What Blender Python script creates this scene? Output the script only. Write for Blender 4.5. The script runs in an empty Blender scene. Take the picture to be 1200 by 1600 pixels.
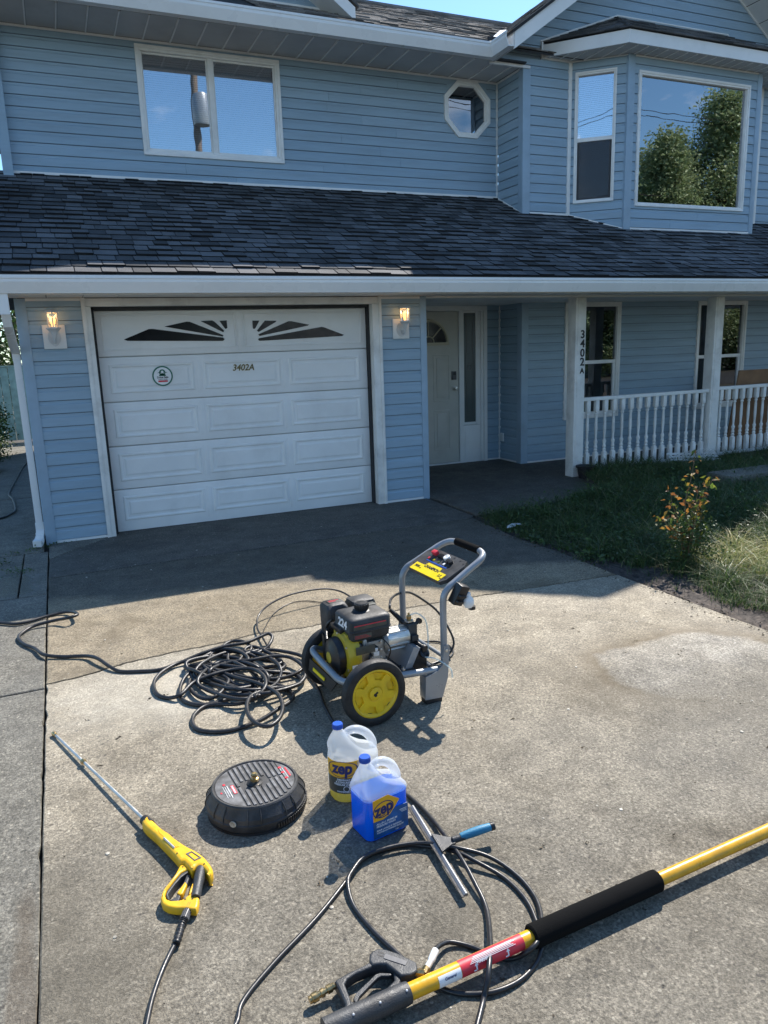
import bpy, bmesh, math, random
import numpy as np
from mathutils import Vector, Matrix, Euler
random.seed(7); rng = np.random.default_rng(7)
S = bpy.context.scene
COL = S.collection
R = math.radians

# ---------------------------------------------------------------- camera
CAM_F = 1162.45           # focal length in pixels of the 1200x1600 photograph
CAM_C = Vector((-0.382, -7.516, 1.706))
_p, _r, _y = R(12.48), R(-1.938), R(23.102)
_F = Vector((math.sin(_y)*math.cos(_p), math.cos(_y)*math.cos(_p), -math.sin(_p)))
_R0 = Vector((math.cos(_y), -math.sin(_y), 0)); _U0 = _R0.cross(_F)
_RR = _R0*math.cos(_r) + _U0*math.sin(_r); _UU = -_R0*math.sin(_r) + _U0*math.cos(_r)
cd = bpy.data.cameras.new('camera'); cam = bpy.data.objects.new('camera', cd); COL.objects.link(cam)
cd.sensor_fit = 'VERTICAL'; cd.sensor_height = 36.0; cd.lens = CAM_F/1600*36
cd.clip_start = 0.05; cd.clip_end = 1500
cam.matrix_world = Matrix(((_RR.x, _UU.x, -_F.x, CAM_C.x), (_RR.y, _UU.y, -_F.y, CAM_C.y), (_RR.z, _UU.z, -_F.z, CAM_C.z), (0, 0, 0, 1)))
S.camera = cam
S.render.resolution_x = 768; S.render.resolution_y = 1024

# ---------------------------------------------------------------- light
SUN_AZ, SUN_EL = R(41.0), R(47.0)      # azimuth measured from +X towards +Y
w = bpy.data.worlds.new('World'); S.world = w; w.use_nodes = True
nt = w.node_tree; nt.nodes.clear()
out = nt.nodes.new('ShaderNodeOutputWorld'); bg = nt.nodes.new('ShaderNodeBackground')
sky = nt.nodes.new('ShaderNodeTexSky'); sky.sky_type = 'NISHITA'; sky.sun_disc = False
sky.sun_elevation = SUN_EL; sky.sun_rotation = math.pi/2 - SUN_AZ
sky.air_density = 1.0; sky.dust_density = 0.3; sky.ozone_density = 3.0; sky.altitude = 350
# fair-weather cumulus low in the sky
tc = nt.nodes.new('ShaderNodeTexCoord'); sep = nt.nodes.new('ShaderNodeSeparateXYZ')
nt.links.new(tc.outputs['Generated'], sep.inputs[0])
mp = nt.nodes.new('ShaderNodeMapping'); mp.inputs['Scale'].default_value = (1, 1, 2.2); mp.inputs['Location'].default_value = (0.35, 0.1, 0)
nt.links.new(tc.outputs['Generated'], mp.inputs[0])
nz = nt.nodes.new('ShaderNodeTexNoise'); nz.inputs['Scale'].default_value = 3.2; nz.inputs['Detail'].default_value = 9; nz.inputs['Roughness'].default_value = 0.55
nt.links.new(mp.outputs[0], nz.inputs['Vector'])
cr = nt.nodes.new('ShaderNodeValToRGB'); cr.color_ramp.elements[0].position = 0.50; cr.color_ramp.elements[1].position = 0.62
nt.links.new(nz.outputs['Fac'], cr.inputs[0])
mr = nt.nodes.new('ShaderNodeMapRange'); mr.inputs['From Min'].default_value = 0.22; mr.inputs['From Max'].default_value = 0.33
mr.inputs['To Min'].default_value = 1; mr.inputs['To Max'].default_value = 0; mr.clamp = True
nt.links.new(sep.outputs['Z'], mr.inputs['Value'])
my = nt.nodes.new('ShaderNodeMapRange'); my.inputs['From Min'].default_value = 0.0; my.inputs['From Max'].default_value = 0.4
my.inputs['To Min'].default_value = 1; my.inputs['To Max'].default_value = 0
nt.links.new(sep.outputs['Y'], my.inputs['Value'])
mu = nt.nodes.new('ShaderNodeMath'); mu.operation = 'MULTIPLY'; nt.links.new(cr.outputs[0], mu.inputs[0]); nt.links.new(mr.outputs[0], mu.inputs[1])
mu2 = nt.nodes.new('ShaderNodeMath'); mu2.operation = 'MULTIPLY'; nt.links.new(mu.outputs[0], mu2.inputs[0]); nt.links.new(my.outputs[0], mu2.inputs[1])
mx = nt.nodes.new('ShaderNodeMix'); mx.data_type = 'RGBA'
tint = nt.nodes.new('ShaderNodeMix'); tint.data_type = 'RGBA'; tint.blend_type = 'MULTIPLY'; tint.inputs['Factor'].default_value = 1; tint.inputs['B'].default_value = (.82, 1.02, 1.10, 1)
nt.links.new(sky.outputs[0], tint.inputs['A'])
nt.links.new(mu2.outputs[0], mx.inputs['Factor']); nt.links.new(tint.outputs['Result'], mx.inputs['A']); mx.inputs['B'].default_value = (9, 9.2, 9.6, 1)
nt.links.new(mx.outputs['Result'], bg.inputs['Color']); bg.inputs['Strength'].default_value = 0.126
nt.links.new(bg.outputs[0], out.inputs[0])
sl = bpy.data.lights.new('sun', 'SUN'); so = bpy.data.objects.new('sun', sl); COL.objects.link(so)
sl.energy = 5.0; sl.angle = R(0.5); sl.color = (1.0, 0.94, 0.86)
sdir = Vector((math.cos(SUN_AZ)*math.cos(SUN_EL), math.sin(SUN_AZ)*math.cos(SUN_EL), math.sin(SUN_EL)))
so.rotation_euler = sdir.to_track_quat('Z', 'Y').to_euler(); so.location = sdir*30
S.view_settings.view_transform = 'Standard'; S.view_settings.look = 'None'; S.view_settings.gamma = 1; S.view_settings.use_curve_mapping = False
S.view_settings.exposure = 0.78
S.cycles.max_bounces = 8; S.cycles.transparent_max_bounces = 12

# ---------------------------------------------------------------- helpers
def ray(px, py):
    return _F + _RR*((px-600)/CAM_F) + _UU*((800-py)/CAM_F)
def atz(px, py, z=0.0):                      # point of the picture that lies at height z
    d = ray(px, py); t = (z-CAM_C.z)/d.z; return CAM_C + d*t
def aty(px, py, y=0.0):                      # point of the picture that lies in the plane y
    d = ray(px, py); t = (y-CAM_C.y)/d.y; return CAM_C + d*t

def tag(o, label=None, cat=None, group=None, kind=None):
    if label: o['label'] = label
    if cat: o['category'] = cat
    if group: o['group'] = group
    if kind: o['kind'] = kind
    return o
def empty(name, loc=(0, 0, 0), parent=None, rz=0):
    o = bpy.data.objects.new(name, None); COL.objects.link(o); o.empty_display_size = 0.2
    o.location = loc; o.rotation_euler.z = rz
    if parent: o.parent = parent
    return o
def link(name, me, mat=None, parent=None, M=None):
    o = bpy.data.objects.new(name, me); COL.objects.link(o)
    if mat and not me.materials: me.materials.append(mat)
    if M is not None: o.matrix_basis = M
    if parent:
        o.parent = parent
    return o
class MB:
    def __init__(s, M=None): s.v = []; s.f = []; s.sm = []; s.mi = []; s.M = M or Matrix.Identity(4); s.cur = 0
    def add(s, vs, fs, smooth=False, M=None):
        b = len(s.v); T = s.M @ M if M is not None else s.M
        s.v += [tuple(T @ Vector(v)) for v in vs]; s.f += [tuple(i+b for i in f) for f in fs]; s.sm += [smooth]*len(fs); s.mi += [s.cur]*len(fs)
        return s
    def box(s, x0, x1, y0, y1, z0, z1, M=None):
        v = [(x0,y0,z0),(x1,y0,z0),(x1,y1,z0),(x0,y1,z0),(x0,y0,z1),(x1,y0,z1),(x1,y1,z1),(x0,y1,z1)]
        return s.add(v, [(0,3,2,1),(4,5,6,7),(0,1,5,4),(1,2,6,5),(2,3,7,6),(3,0,4,7)], False, M)
    def bbox(s, x0, x1, y0, y1, z0, z1, b=0.004, M=None):   # box with bevelled edges
        bm = bmesh.new(); bmesh.ops.create_cube(bm, size=1)
        for v in bm.verts: v.co = Vector((x0+(v.co.x+.5)*(x1-x0), y0+(v.co.y+.5)*(y1-y0), z0+(v.co.z+.5)*(z1-z0)))
        bmesh.ops.bevel(bm, geom=bm.edges[:], offset=b, segments=2, affect='EDGES', profile=.6)
        bm.verts.index_update(); s.add([v.co.copy() for v in bm.verts], [[v.index for v in f.verts] for f in bm.faces], True, M); bm.free(); return s
    def prism(s, pts, vec, M=None, smooth=False):          # planar polygon extruded by vec
        n = len(pts); vec = Vector(vec); a = [Vector(p) for p in pts]; v = a+[p+vec for p in a]
        f = [tuple(range(n))[::-1], tuple(range(n, 2*n))]+[(i, (i+1) % n, n+(i+1) % n, n+i) for i in range(n)]
        return s.add(v, f, smooth, M)
    def quad(s, a, b, c, d, M=None): return s.add([a, b, c, d], [(0, 1, 2, 3)], False, M)
    def lathe(s, prof, n=24, M=None, caps=True):          # profile of (r, z)
        v = []; f = []
        for r, z in prof:
            for k in range(n):
                a = 2*math.pi*k/n; v.append((r*math.cos(a), r*math.sin(a), z))
        for i in range(len(prof)-1):
            for k in range(n):
                k2 = (k+1) % n; f.append((i*n+k, i*n+k2, (i+1)*n+k2, (i+1)*n+k))
        if caps: f += [tuple(range(n))[::-1], tuple(range((len(prof)-1)*n, len(prof)*n))]
        return s.add(v, f, True, M)
    def tube(s, pts, r, n=8, M=None, closed=False, caps=True, ribs=None):
        P = [Vector(p) for p in pts]; m = len(P); v = []; f = []
        t0 = None; up = None
        for i in range(m):
            if closed: t = (P[(i+1) % m]-P[i-1])
            else: t = P[min(i+1, m-1)]-P[max(i-1, 0)]
            t = t.normalized() if t.length > 1e-9 else (t0 or Vector((0, 0, 1)))
            if up is None:
                up = Vector((0, 0, 1)) if abs(t.z) < .9 else Vector((1, 0, 0)); up = (up-t*up.dot(t)).normalized()
            else:
                up = up-t*up.dot(t); up = up.normalized() if up.length > 1e-6 else Vector((1, 0, 0))
            side = t.cross(up); t0 = t
            rr = r[i] if isinstance(r, (list, tuple)) else r
            for k in range(n):
                a = 2*math.pi*k/n; v.append(P[i]+(up*math.cos(a)+side*math.sin(a))*rr)
        for i in range(m if closed else m-1):
            j = (i+1) % m
            for k in range(n):
                k2 = (k+1) % n; f.append((i*n+k, j*n+k, j*n+k2, i*n+k2))
        if caps and not closed: f += [tuple(range(n)), tuple(range((m-1)*n, m*n))[::-1]]
        return s.add(v, f, True, M)
    def mesh(s, mats=None, ang=38):
        me = bpy.data.meshes.new('mesh'); me.from_pydata(s.v, [], s.f); me.update()
        me.polygons.foreach_set('use_smooth', s.sm); me.polygons.foreach_set('material_index', s.mi)
        if any(s.sm): me.set_sharp_from_angle(angle=R(ang))
        for m in (mats or []): me.materials.append(m)
        return me
    def build(s, name, mat, parent=None, M=None, ang=38):
        mats = mat if isinstance(mat, (list, tuple)) else [mat]
        return link(name, s.mesh(mats, ang), None, parent, M)
def spline(pts, seg=8, closed=False):                     # Catmull-Rom through points
    P = [Vector(p) for p in pts]; n = len(P); o = []
    rngi = range(n if closed else n-1)
    for i in rngi:
        if closed: a, b, c, d = P[(i-1) % n], P[i], P[(i+1) % n], P[(i+2) % n]
        else: a, b, c, d = P[max(i-1, 0)], P[i], P[i+1], P[min(i+2, n-1)]
        for k in range(seg):
            t = k/seg; o.append(.5*((2*b)+(c-a)*t+(2*a-5*b+4*c-d)*t*t+(3*b-a-3*c+d)*t**3))
    if not closed: o.append(P[-1])
    return o
def np_mesh(V, F, smooth=False):                          # V (n,3), F (m,k) arrays
    me = bpy.data.meshes.new('mesh'); k = F.shape[1]
    me.vertices.add(len(V)); me.vertices.foreach_set('co', V.astype(np.float32).ravel())
    me.loops.add(F.size); me.loops.foreach_set('vertex_index', F.astype(np.int32).ravel())
    me.polygons.add(len(F)); me.polygons.foreach_set('loop_start', (np.arange(len(F))*k).astype(np.int32))
    me.update(calc_edges=True); me.validate()
    if smooth: me.polygons.foreach_set('use_smooth', [True]*len(F))
    return me
_dg = None
def curve_mesh(cu):
    o = bpy.data.objects.new('tmp', cu); COL.objects.link(o)
    bpy.context.view_layer.update(); dg = bpy.context.evaluated_depsgraph_get()
    me = bpy.data.meshes.new_from_object(o.evaluated_get(dg)); bpy.data.objects.remove(o); bpy.data.curves.remove(cu)
    me.materials.clear(); return me
def plate(loops, thick, bev=0.003, smooth=True):          # flat outline (with holes) in XY, centred on z=0
    cu = bpy.data.curves.new('c', 'CURVE'); cu.dimensions = '2D'; cu.fill_mode = 'BOTH'; cu.extrude = max(thick/2-bev, 0); cu.bevel_depth = bev; cu.bevel_resolution = 2; cu.offset = -bev
    for L in loops:
        L = [(p[0], p[1], 0) for p in L]
        if smooth: L = [tuple(q) for q in spline(L, 4, True)]
        sp = cu.splines.new('POLY'); sp.points.add(len(L)-1); sp.use_cyclic_u = True
        for i, q in enumerate(L): sp.points[i].co = (q[0], q[1], 0, 1)
    me = curve_mesh(cu); me.polygons.foreach_set('use_smooth', [True]*len(me.polygons)); me.set_sharp_from_angle(angle=R(40)); return me
def text_mesh(t, size, depth=0.001, shear=0, bold=0, sx=1.0, align='CENTER'):
    cu = bpy.data.curves.new('t', 'FONT'); cu.body = t; cu.size = size; cu.extrude = depth/2; cu.shear = shear; cu.offset = bold; cu.align_x = align; cu.align_y = 'CENTER'
    cu.resolution_u = 3
    me = curve_mesh(cu)
    if sx != 1:
        for v in me.vertices: v.co.x *= sx
    return me
def basis(o, x, y, z=None):                               # matrix from axes
    x = Vector(x).normalized(); y = Vector(y); y = (y-x*y.dot(x)).normalized(); z = x.cross(y); o = Vector(o)
    return Matrix(((x.x, y.x, z.x, o.x), (x.y, y.y, z.y, o.y), (x.z, y.z, z.z, o.z), (0, 0, 0, 1)))
def T(x, y, z): return Matrix.Translation((x, y, z))
def copy_tree(o, parent=None):
    c = o.copy(); COL.objects.link(c); c.parent = parent
    for ch in list(o.children): copy_tree(ch, c)
    return c

# ---------------------------------------------------------------- materials
def new_mat(name):
    m = bpy.data.materials.new(name); m.use_nodes = True; n = m.node_tree; b = n.nodes['Principled BSDF']; return m, n, b
def N(n, t, **kw):
    x = n.nodes.new(t)
    for k, v in kw.items():
        if k in x.inputs: x.inputs[k].default_value = v
        else: setattr(x, k, v)
    return x
def ramp(n, src, stops):
    r = n.nodes.new('ShaderNodeValToRGB'); e = r.color_ramp.elements
    while len(e) < len(stops): e.new(.5)
    for i, (p, c) in enumerate(stops):
        e[i].position = p; e[i].color = (c, c, c, 1) if not isinstance(c, (tuple, list)) else (*c, 1)
    n.links.new(src, r.inputs[0]); return r.outputs[0]
def mixc(n, fac, a, b, mode='MIX'):
    m = n.nodes.new('ShaderNodeMix'); m.data_type = 'RGBA'; m.blend_type = mode
    for s, v in (('Factor', fac), ('A', a), ('B', b)):
        if isinstance(v, (int, float)): m.inputs[s].default_value = v if s == 'Factor' else (v, v, v, 1)
        elif isinstance(v, tuple): m.inputs[s].default_value = (*v, 1)
        else: n.links.new(v, m.inputs[s])
    return m.outputs['Result']
def noise(n, vec, sc, det=4, rough=.5, dist=0):
    x = N(n, 'ShaderNodeTexNoise'); x.inputs['Scale'].default_value = sc; x.inputs['Detail'].default_value = det; x.inputs['Roughness'].default_value = rough; x.inputs['Distortion'].default_value = dist
    if vec is not None: n.links.new(vec, x.inputs['Vector'])
    return x.outputs['Fac']
def objc(n): return N(n, 'ShaderNodeTexCoord').outputs['Object']
def wpos(n): return N(n, 'ShaderNodeNewGeometry').outputs['Position']
def bump(n, b, h, st=.3, d=.01):
    x = N(n, 'ShaderNodeBump'); x.inputs['Strength'].default_value = st; x.inputs['Distance'].default_value = d
    n.links.new(h, x.inputs['Height']); n.links.new(x.outputs[0], b.inputs['Normal']); return x
def simple(name, col, rough=.5, metal=0, var=.06, sc=6, bmp=0, bsc=60, dirt=0, spec=.5):
    m, n, b = new_mat(name); P = wpos(n)
    c = ramp(n, noise(n, P, sc, 5), [(.3, tuple(max(0, x*(1-var*2)) for x in col)), (.7, tuple(x*(1+var) for x in col))])
    if dirt:
        d = ramp(n, noise(n, P, 3.1, 8, .65), [(.5, 0.), (.72, 1.)])
        f = N(n, 'ShaderNodeMath', operation='MULTIPLY'); n.links.new(d, f.inputs[0]); f.inputs[1].default_value = dirt
        c = mixc(n, f.outputs[0], c, (.10, .09, .075))
    n.links.new(c, b.inputs['Base Color']); b.inputs['Metallic'].default_value = metal
    b.inputs['Specular IOR Level'].default_value = spec
    rr = ramp(n, noise(n, P, sc*3, 4), [(.3, max(.02, rough-.08)), (.7, min(1, rough+.1))]); n.links.new(rr, b.inputs['Roughness'])
    if bmp: bump(n, b, noise(n, P, bsc, 4), bmp, .004)
    return m
M = {}
# siding paint: fine embossed wood grain, soft dust, per-board shift
def siding_mat():
    m, n, b = new_mat('blue_siding'); P = wpos(n)
    oi = N(n, 'ShaderNodeObjectInfo')
    c0 = ramp(n, oi.outputs['Random'], [(0, (.275, .388, .482)), (1, (.31, .425, .52))])
    mp = N(n, 'ShaderNodeMapping'); mp.inputs['Scale'].default_value = (1, 1, 9); n.links.new(P, mp.inputs[0])
    d = ramp(n, noise(n, mp.outputs[0], 1.7, 7, .6), [(.42, 0.), (.75, .30)])
    c = mixc(n, d, c0, (.17, .20, .22))
    s = ramp(n, noise(n, P, 5.5, 6, .7, 1.0), [(.66, 0.), (.78, .35)]); c = mixc(n, s, c, (.13, .15, .17))
    n.links.new(c, b.inputs['Base Color']); b.inputs['Roughness'].default_value = .5; b.inputs['Specular IOR Level'].default_value = .35
    mp2 = N(n, 'ShaderNodeMapping'); mp2.inputs['Scale'].default_value = (6, 6, 120); n.links.new(P, mp2.inputs[0])
    g = noise(n, mp2.outputs[0], 2.2, 5, .6); lo = noise(n, P, 2.5, 2)
    a = N(n, 'ShaderNodeMath', operation='MULTIPLY_ADD'); n.links.new(lo, a.inputs[0]); a.inputs[1].default_value = 4.0; n.links.new(g, a.inputs[2])
    bump(n, b, a.outputs[0], .28, .004); return m
M['siding'] = siding_mat()
M['trim_blue'] = simple('blue_trim', (.30, .41, .51), .45, var=.04, dirt=.15)
M['white'] = simple('white_paint', (.78, .78, .76), .45, var=.03, sc=2, dirt=.10, bmp=.1)
M['white_worn'] = simple('worn_white_paint', (.76, .76, .73), .6, var=.05, sc=4, dirt=.35, bmp=.3, bsc=40)
M['gutter'] = simple('white_gutter', (.78, .79, .78), .3, var=.03, sc=1.5, dirt=.07)
M['vinyl'] = simple('white_vinyl', (.78, .78, .76), .35, var=.03, dirt=.15)
M['door_white'] = simple('garage_door_paint', (.78, .79, .78), .42, var=.03, sc=2.5, dirt=.10, bmp=.15, bsc=90)
M['soffit'] = simple('soffit_panel', (.50, .50, .49), .5, var=.05, sc=2, dirt=.15)
M['cream'] = simple('cream_door', (.55, .54, .48), .45, var=.03, dirt=.1)
M['cream_frame'] = simple('cream_plastic', (.55, .50, .36), .5)
M['dark_in'] = simple('dark_room', (.02, .022, .025), .9)
M['black_gap'] = simple('dark_gap', (.03, .032, .035), .8)
M['black'] = simple('black_plastic', (.014, .014, .015), .38, var=.2, sc=30, bmp=.15, bsc=300)
M['black_dusty'] = simple('dusty_black_plastic', (.034, .035, .037), .55, var=.35, sc=14, dirt=.6, bmp=.3, bsc=200)
M['dusty_grey'] = simple('dusty_grey_plastic', (.15, .15, .152), .7, var=.35, sc=25, dirt=.4, bmp=.4, bsc=300)
M['rubber'] = simple('black_rubber', (.016, .016, .017), .62, var=.3, sc=20, bmp=.2, bsc=200)
M['hose'] = simple('hose_rubber', (.018, .018, .02), .36, var=.25, sc=30)
M['hose_rib'] = simple('ribbed_hose_rubber', (.02, .02, .022), .45, var=.25, sc=25)
M['yellow'] = simple('yellow_plastic', (.78, .44, .010), .42, var=.08, sc=22, dirt=.22, bmp=.15, bsc=250)
M['yellow_rim'] = simple('yellow_wheel_plastic', (.76, .50, .012), .45, var=.10, sc=14, dirt=.3)
M['yellow_metal'] = simple('yellow_sheet_metal', (.52, .38, .02), .35, var=.1, sc=8, dirt=.35)
M['pole'] = simple('yellow_fibreglass', (.70, .37, .012), .32, var=.10, sc=14, dirt=.3, bmp=.1)
M['foam'] = simple('black_foam', (.008, .008, .008), 1.0, spec=.08, bmp=.6, bsc=500)
M['steel'] = simple('steel', (.66, .65, .62), .42, metal=1, var=.08, sc=12)
M['silver'] = simple('silver_paint', (.30, .32, .34), .35, metal=.35, var=.06, dirt=.15)
M['grey_metal'] = simple('grey_cast_metal', (.34, .33, .31), .45, metal=.6, var=.15, sc=25, bmp=.3, dirt=.4)
M['brass'] = simple('brass', (.62, .44, .20), .3, metal=1, var=.2, sc=30)
M['grey_plastic'] = simple('grey_plastic', (.10, .10, .105), .45, bmp=.1)
M['gun_grey'] = simple('gunmetal_plastic', (.036, .039, .043), .5, var=.25, sc=15, bmp=.3, bsc=250, dirt=.3)
M['teal'] = simple('teal_rubber', (.02, .19, .33), .5, bmp=.3, bsc=200)
M['red'] = simple('red_print', (.60, .03, .05), .45)
M['print_white'] = simple('white_print', (.80, .80, .80), .5)
M['print_black'] = simple('black_print', (.015, .015, .015), .5)
M['label_yellow'] = simple('yellow_label', (.85, .62, .01), .4)
M['gold'] = simple('gold_label', (.82, .42, .02), .4)
M['navy'] = simple('navy_print', (.02, .025, .12), .4)
M['label_blue'] = simple('blue_label', (.012, .10, .30), .4, var=.25, sc=20)
M['label_grey'] = simple('grey_label', (.06, .065, .055), .45, var=.2, sc=20)
M['blue_cap'] = simple('blue_cap', (.012, .09, .48), .35)
M['green_print'] = simple('green_print', (.01, .14, .09), .5)
M['digits_gold'] = simple('digit_gold', (.5, .38, .12), .4)
M['plywood'] = simple('plywood', (.22, .12, .06), .6, var=.12, sc=5, bmp=.2)
M['pot'] = simple('plant_pot', (.02, .017, .02), .5)
M['bark'] = simple('bark', (.10, .075, .05), .9, var=.3, sc=20, bmp=.8, bsc=40)
M['flashing'] = simple('metal_flashing', (.45, .45, .43), .3, metal=.7)
M['fence_green'] = simple('grey_green_fence_paint', (.22, .33, .31), .7, var=.12, sc=9, bmp=.3)
M['shed_blue'] = simple('pale_blue_boards', (.30, .50, .58), .6, var=.06)
M['debris'] = simple('dead_leaf', (.09, .065, .035), .8, var=.4, sc=30)
M['gravelbit'] = simple('pebble', (.5, .46, .38), .7, var=.3, sc=60)

def glass_mat(name, refl, tint, rough=.005):
    m, n, b = new_mat(name); n.nodes.remove(b)
    tr = N(n, 'ShaderNodeBsdfTransparent'); tr.inputs[0].default_value = (*tint, 1)
    gl = N(n, 'ShaderNodeBsdfGlossy'); gl.inputs['Roughness'].default_value = rough; gl.inputs['Color'].default_value = (.95, .97, 1, 1)
    fr = N(n, 'ShaderNodeFresnel'); fr.inputs['IOR'].default_value = 1.6
    mm = N(n, 'ShaderNodeMath', operation='MULTIPLY_ADD'); n.links.new(fr.outputs[0], mm.inputs[0]); mm.inputs[1].default_value = 1.3; mm.inputs[2].default_value = refl; mm.use_clamp = True
    # slow waviness of real panes
    bp = N(n, 'ShaderNodeBump'); bp.inputs['Strength'].default_value = .05; bp.inputs['Distance'].default_value = .01
    n.links.new(noise(n, wpos(n), 2.3, 2), bp.inputs['Height']); n.links.new(bp.outputs[0], gl.inputs['Normal'])
    mx = N(n, 'ShaderNodeMixShader'); n.links.new(mm.outputs[0], mx.inputs[0]); n.links.new(tr.outputs[0], mx.inputs[1]); n.links.new(gl.outputs[0], mx.inputs[2])
    n.links.new(mx.outputs[0], n.nodes['Material Output'].inputs[0]); return m
M['glass'] = glass_mat('window_glass', .29, (.85, .88, .9))
M['glass_low'] = glass_mat('porch_window_glass', .08, (.5, .55, .58))
M['glass_lamp'] = glass_mat('lamp_glass', .05, (.92, .93, .93))
m, n, b = new_mat('insect_screen'); n.nodes.remove(b); t_a = N(n, 'ShaderNodeBsdfTransparent'); t_b = N(n, 'ShaderNodeBsdfDiffuse'); t_b.inputs[0].default_value = (.07, .07, .075, 1); t_m = N(n, 'ShaderNodeMixShader'); t_m.inputs[0].default_value = .55
n.links.new(t_a.outputs[0], t_m.inputs[1]); n.links.new(t_b.outputs[0], t_m.inputs[2]); n.links.new(t_m.outputs[0], n.nodes['Material Output'].inputs[0]); M['screen'] = m
M['dark_glass'] = simple('dark_door_glass', (.012, .013, .016), .15, spec=.2)
M['blind'] = simple('blind_slat', (.62, .63, .64), .5, var=.02)
m, n, b = new_mat('frosted_glass'); b.inputs['Base Color'].default_value = (.035, .06, .065, 1); b.inputs['Roughness'].default_value = .3
bump(n, b, noise(n, objc(n), 60, 3), .5, .003); M['frost'] = m
m, n, b = new_mat('lamp_bulb'); b.inputs['Base Color'].default_value = (1, .8, .5, 1); b.inputs['Emission Color'].default_value = (1, .50, .16, 1); b.inputs['Emission Strength'].default_value = 1.1; M['bulb'] = m

def shingle_mat(name, dark, light, moss=.25):
    m, n, b = new_mat(name); P = wpos(n)
    oi = N(n, 'ShaderNodeObjectInfo'); g = N(n, 'ShaderNodeNewGeometry')
    a = N(n, 'ShaderNodeMath', operation='ADD'); n.links.new(oi.outputs['Random'], a.inputs[0]); n.links.new(g.outputs['Random Per Island'], a.inputs[1])
    fr = N(n, 'ShaderNodeMath', operation='FRACT'); n.links.new(a.outputs[0], fr.inputs[0])
    c = ramp(n, fr.outputs[0], [(0, dark), (.35, tuple((x+y)/2 for x, y in zip(dark, light))), (1, light)])
    gr = ramp(n, noise(n, P, 260, 2, .7), [(.3, .55), (.7, 1.5)])
    c = mixc(n, 1.0, c, gr, 'MULTIPLY')
    st = ramp(n, noise(n, P, 1.3, 6, .65, .6), [(.45, 0.), (.66, .55)]); c = mixc(n, st, c, (.018, .02, .018))
    n.links.new(c, b.inputs['Base Color']); b.inputs['Roughness'].default_value = .85
    b.inputs['Specular IOR Level'].default_value = .3
    bump(n, b, noise(n, P, 220, 3), .6, .004); return m
M['butt'] = simple('shingle_edge', (.012, .012, .012), .95, var=.3)  # dark asphalt edge, also paints the shadow line under each row
M['shingle'] = shingle_mat('asphalt_shingle', (.042, .044, .046), (.150, .150, .152))
M['shingle_up'] = shingle_mat('weathered_shingle', (.055, .05, .048), (.34, .32, .30))

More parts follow.
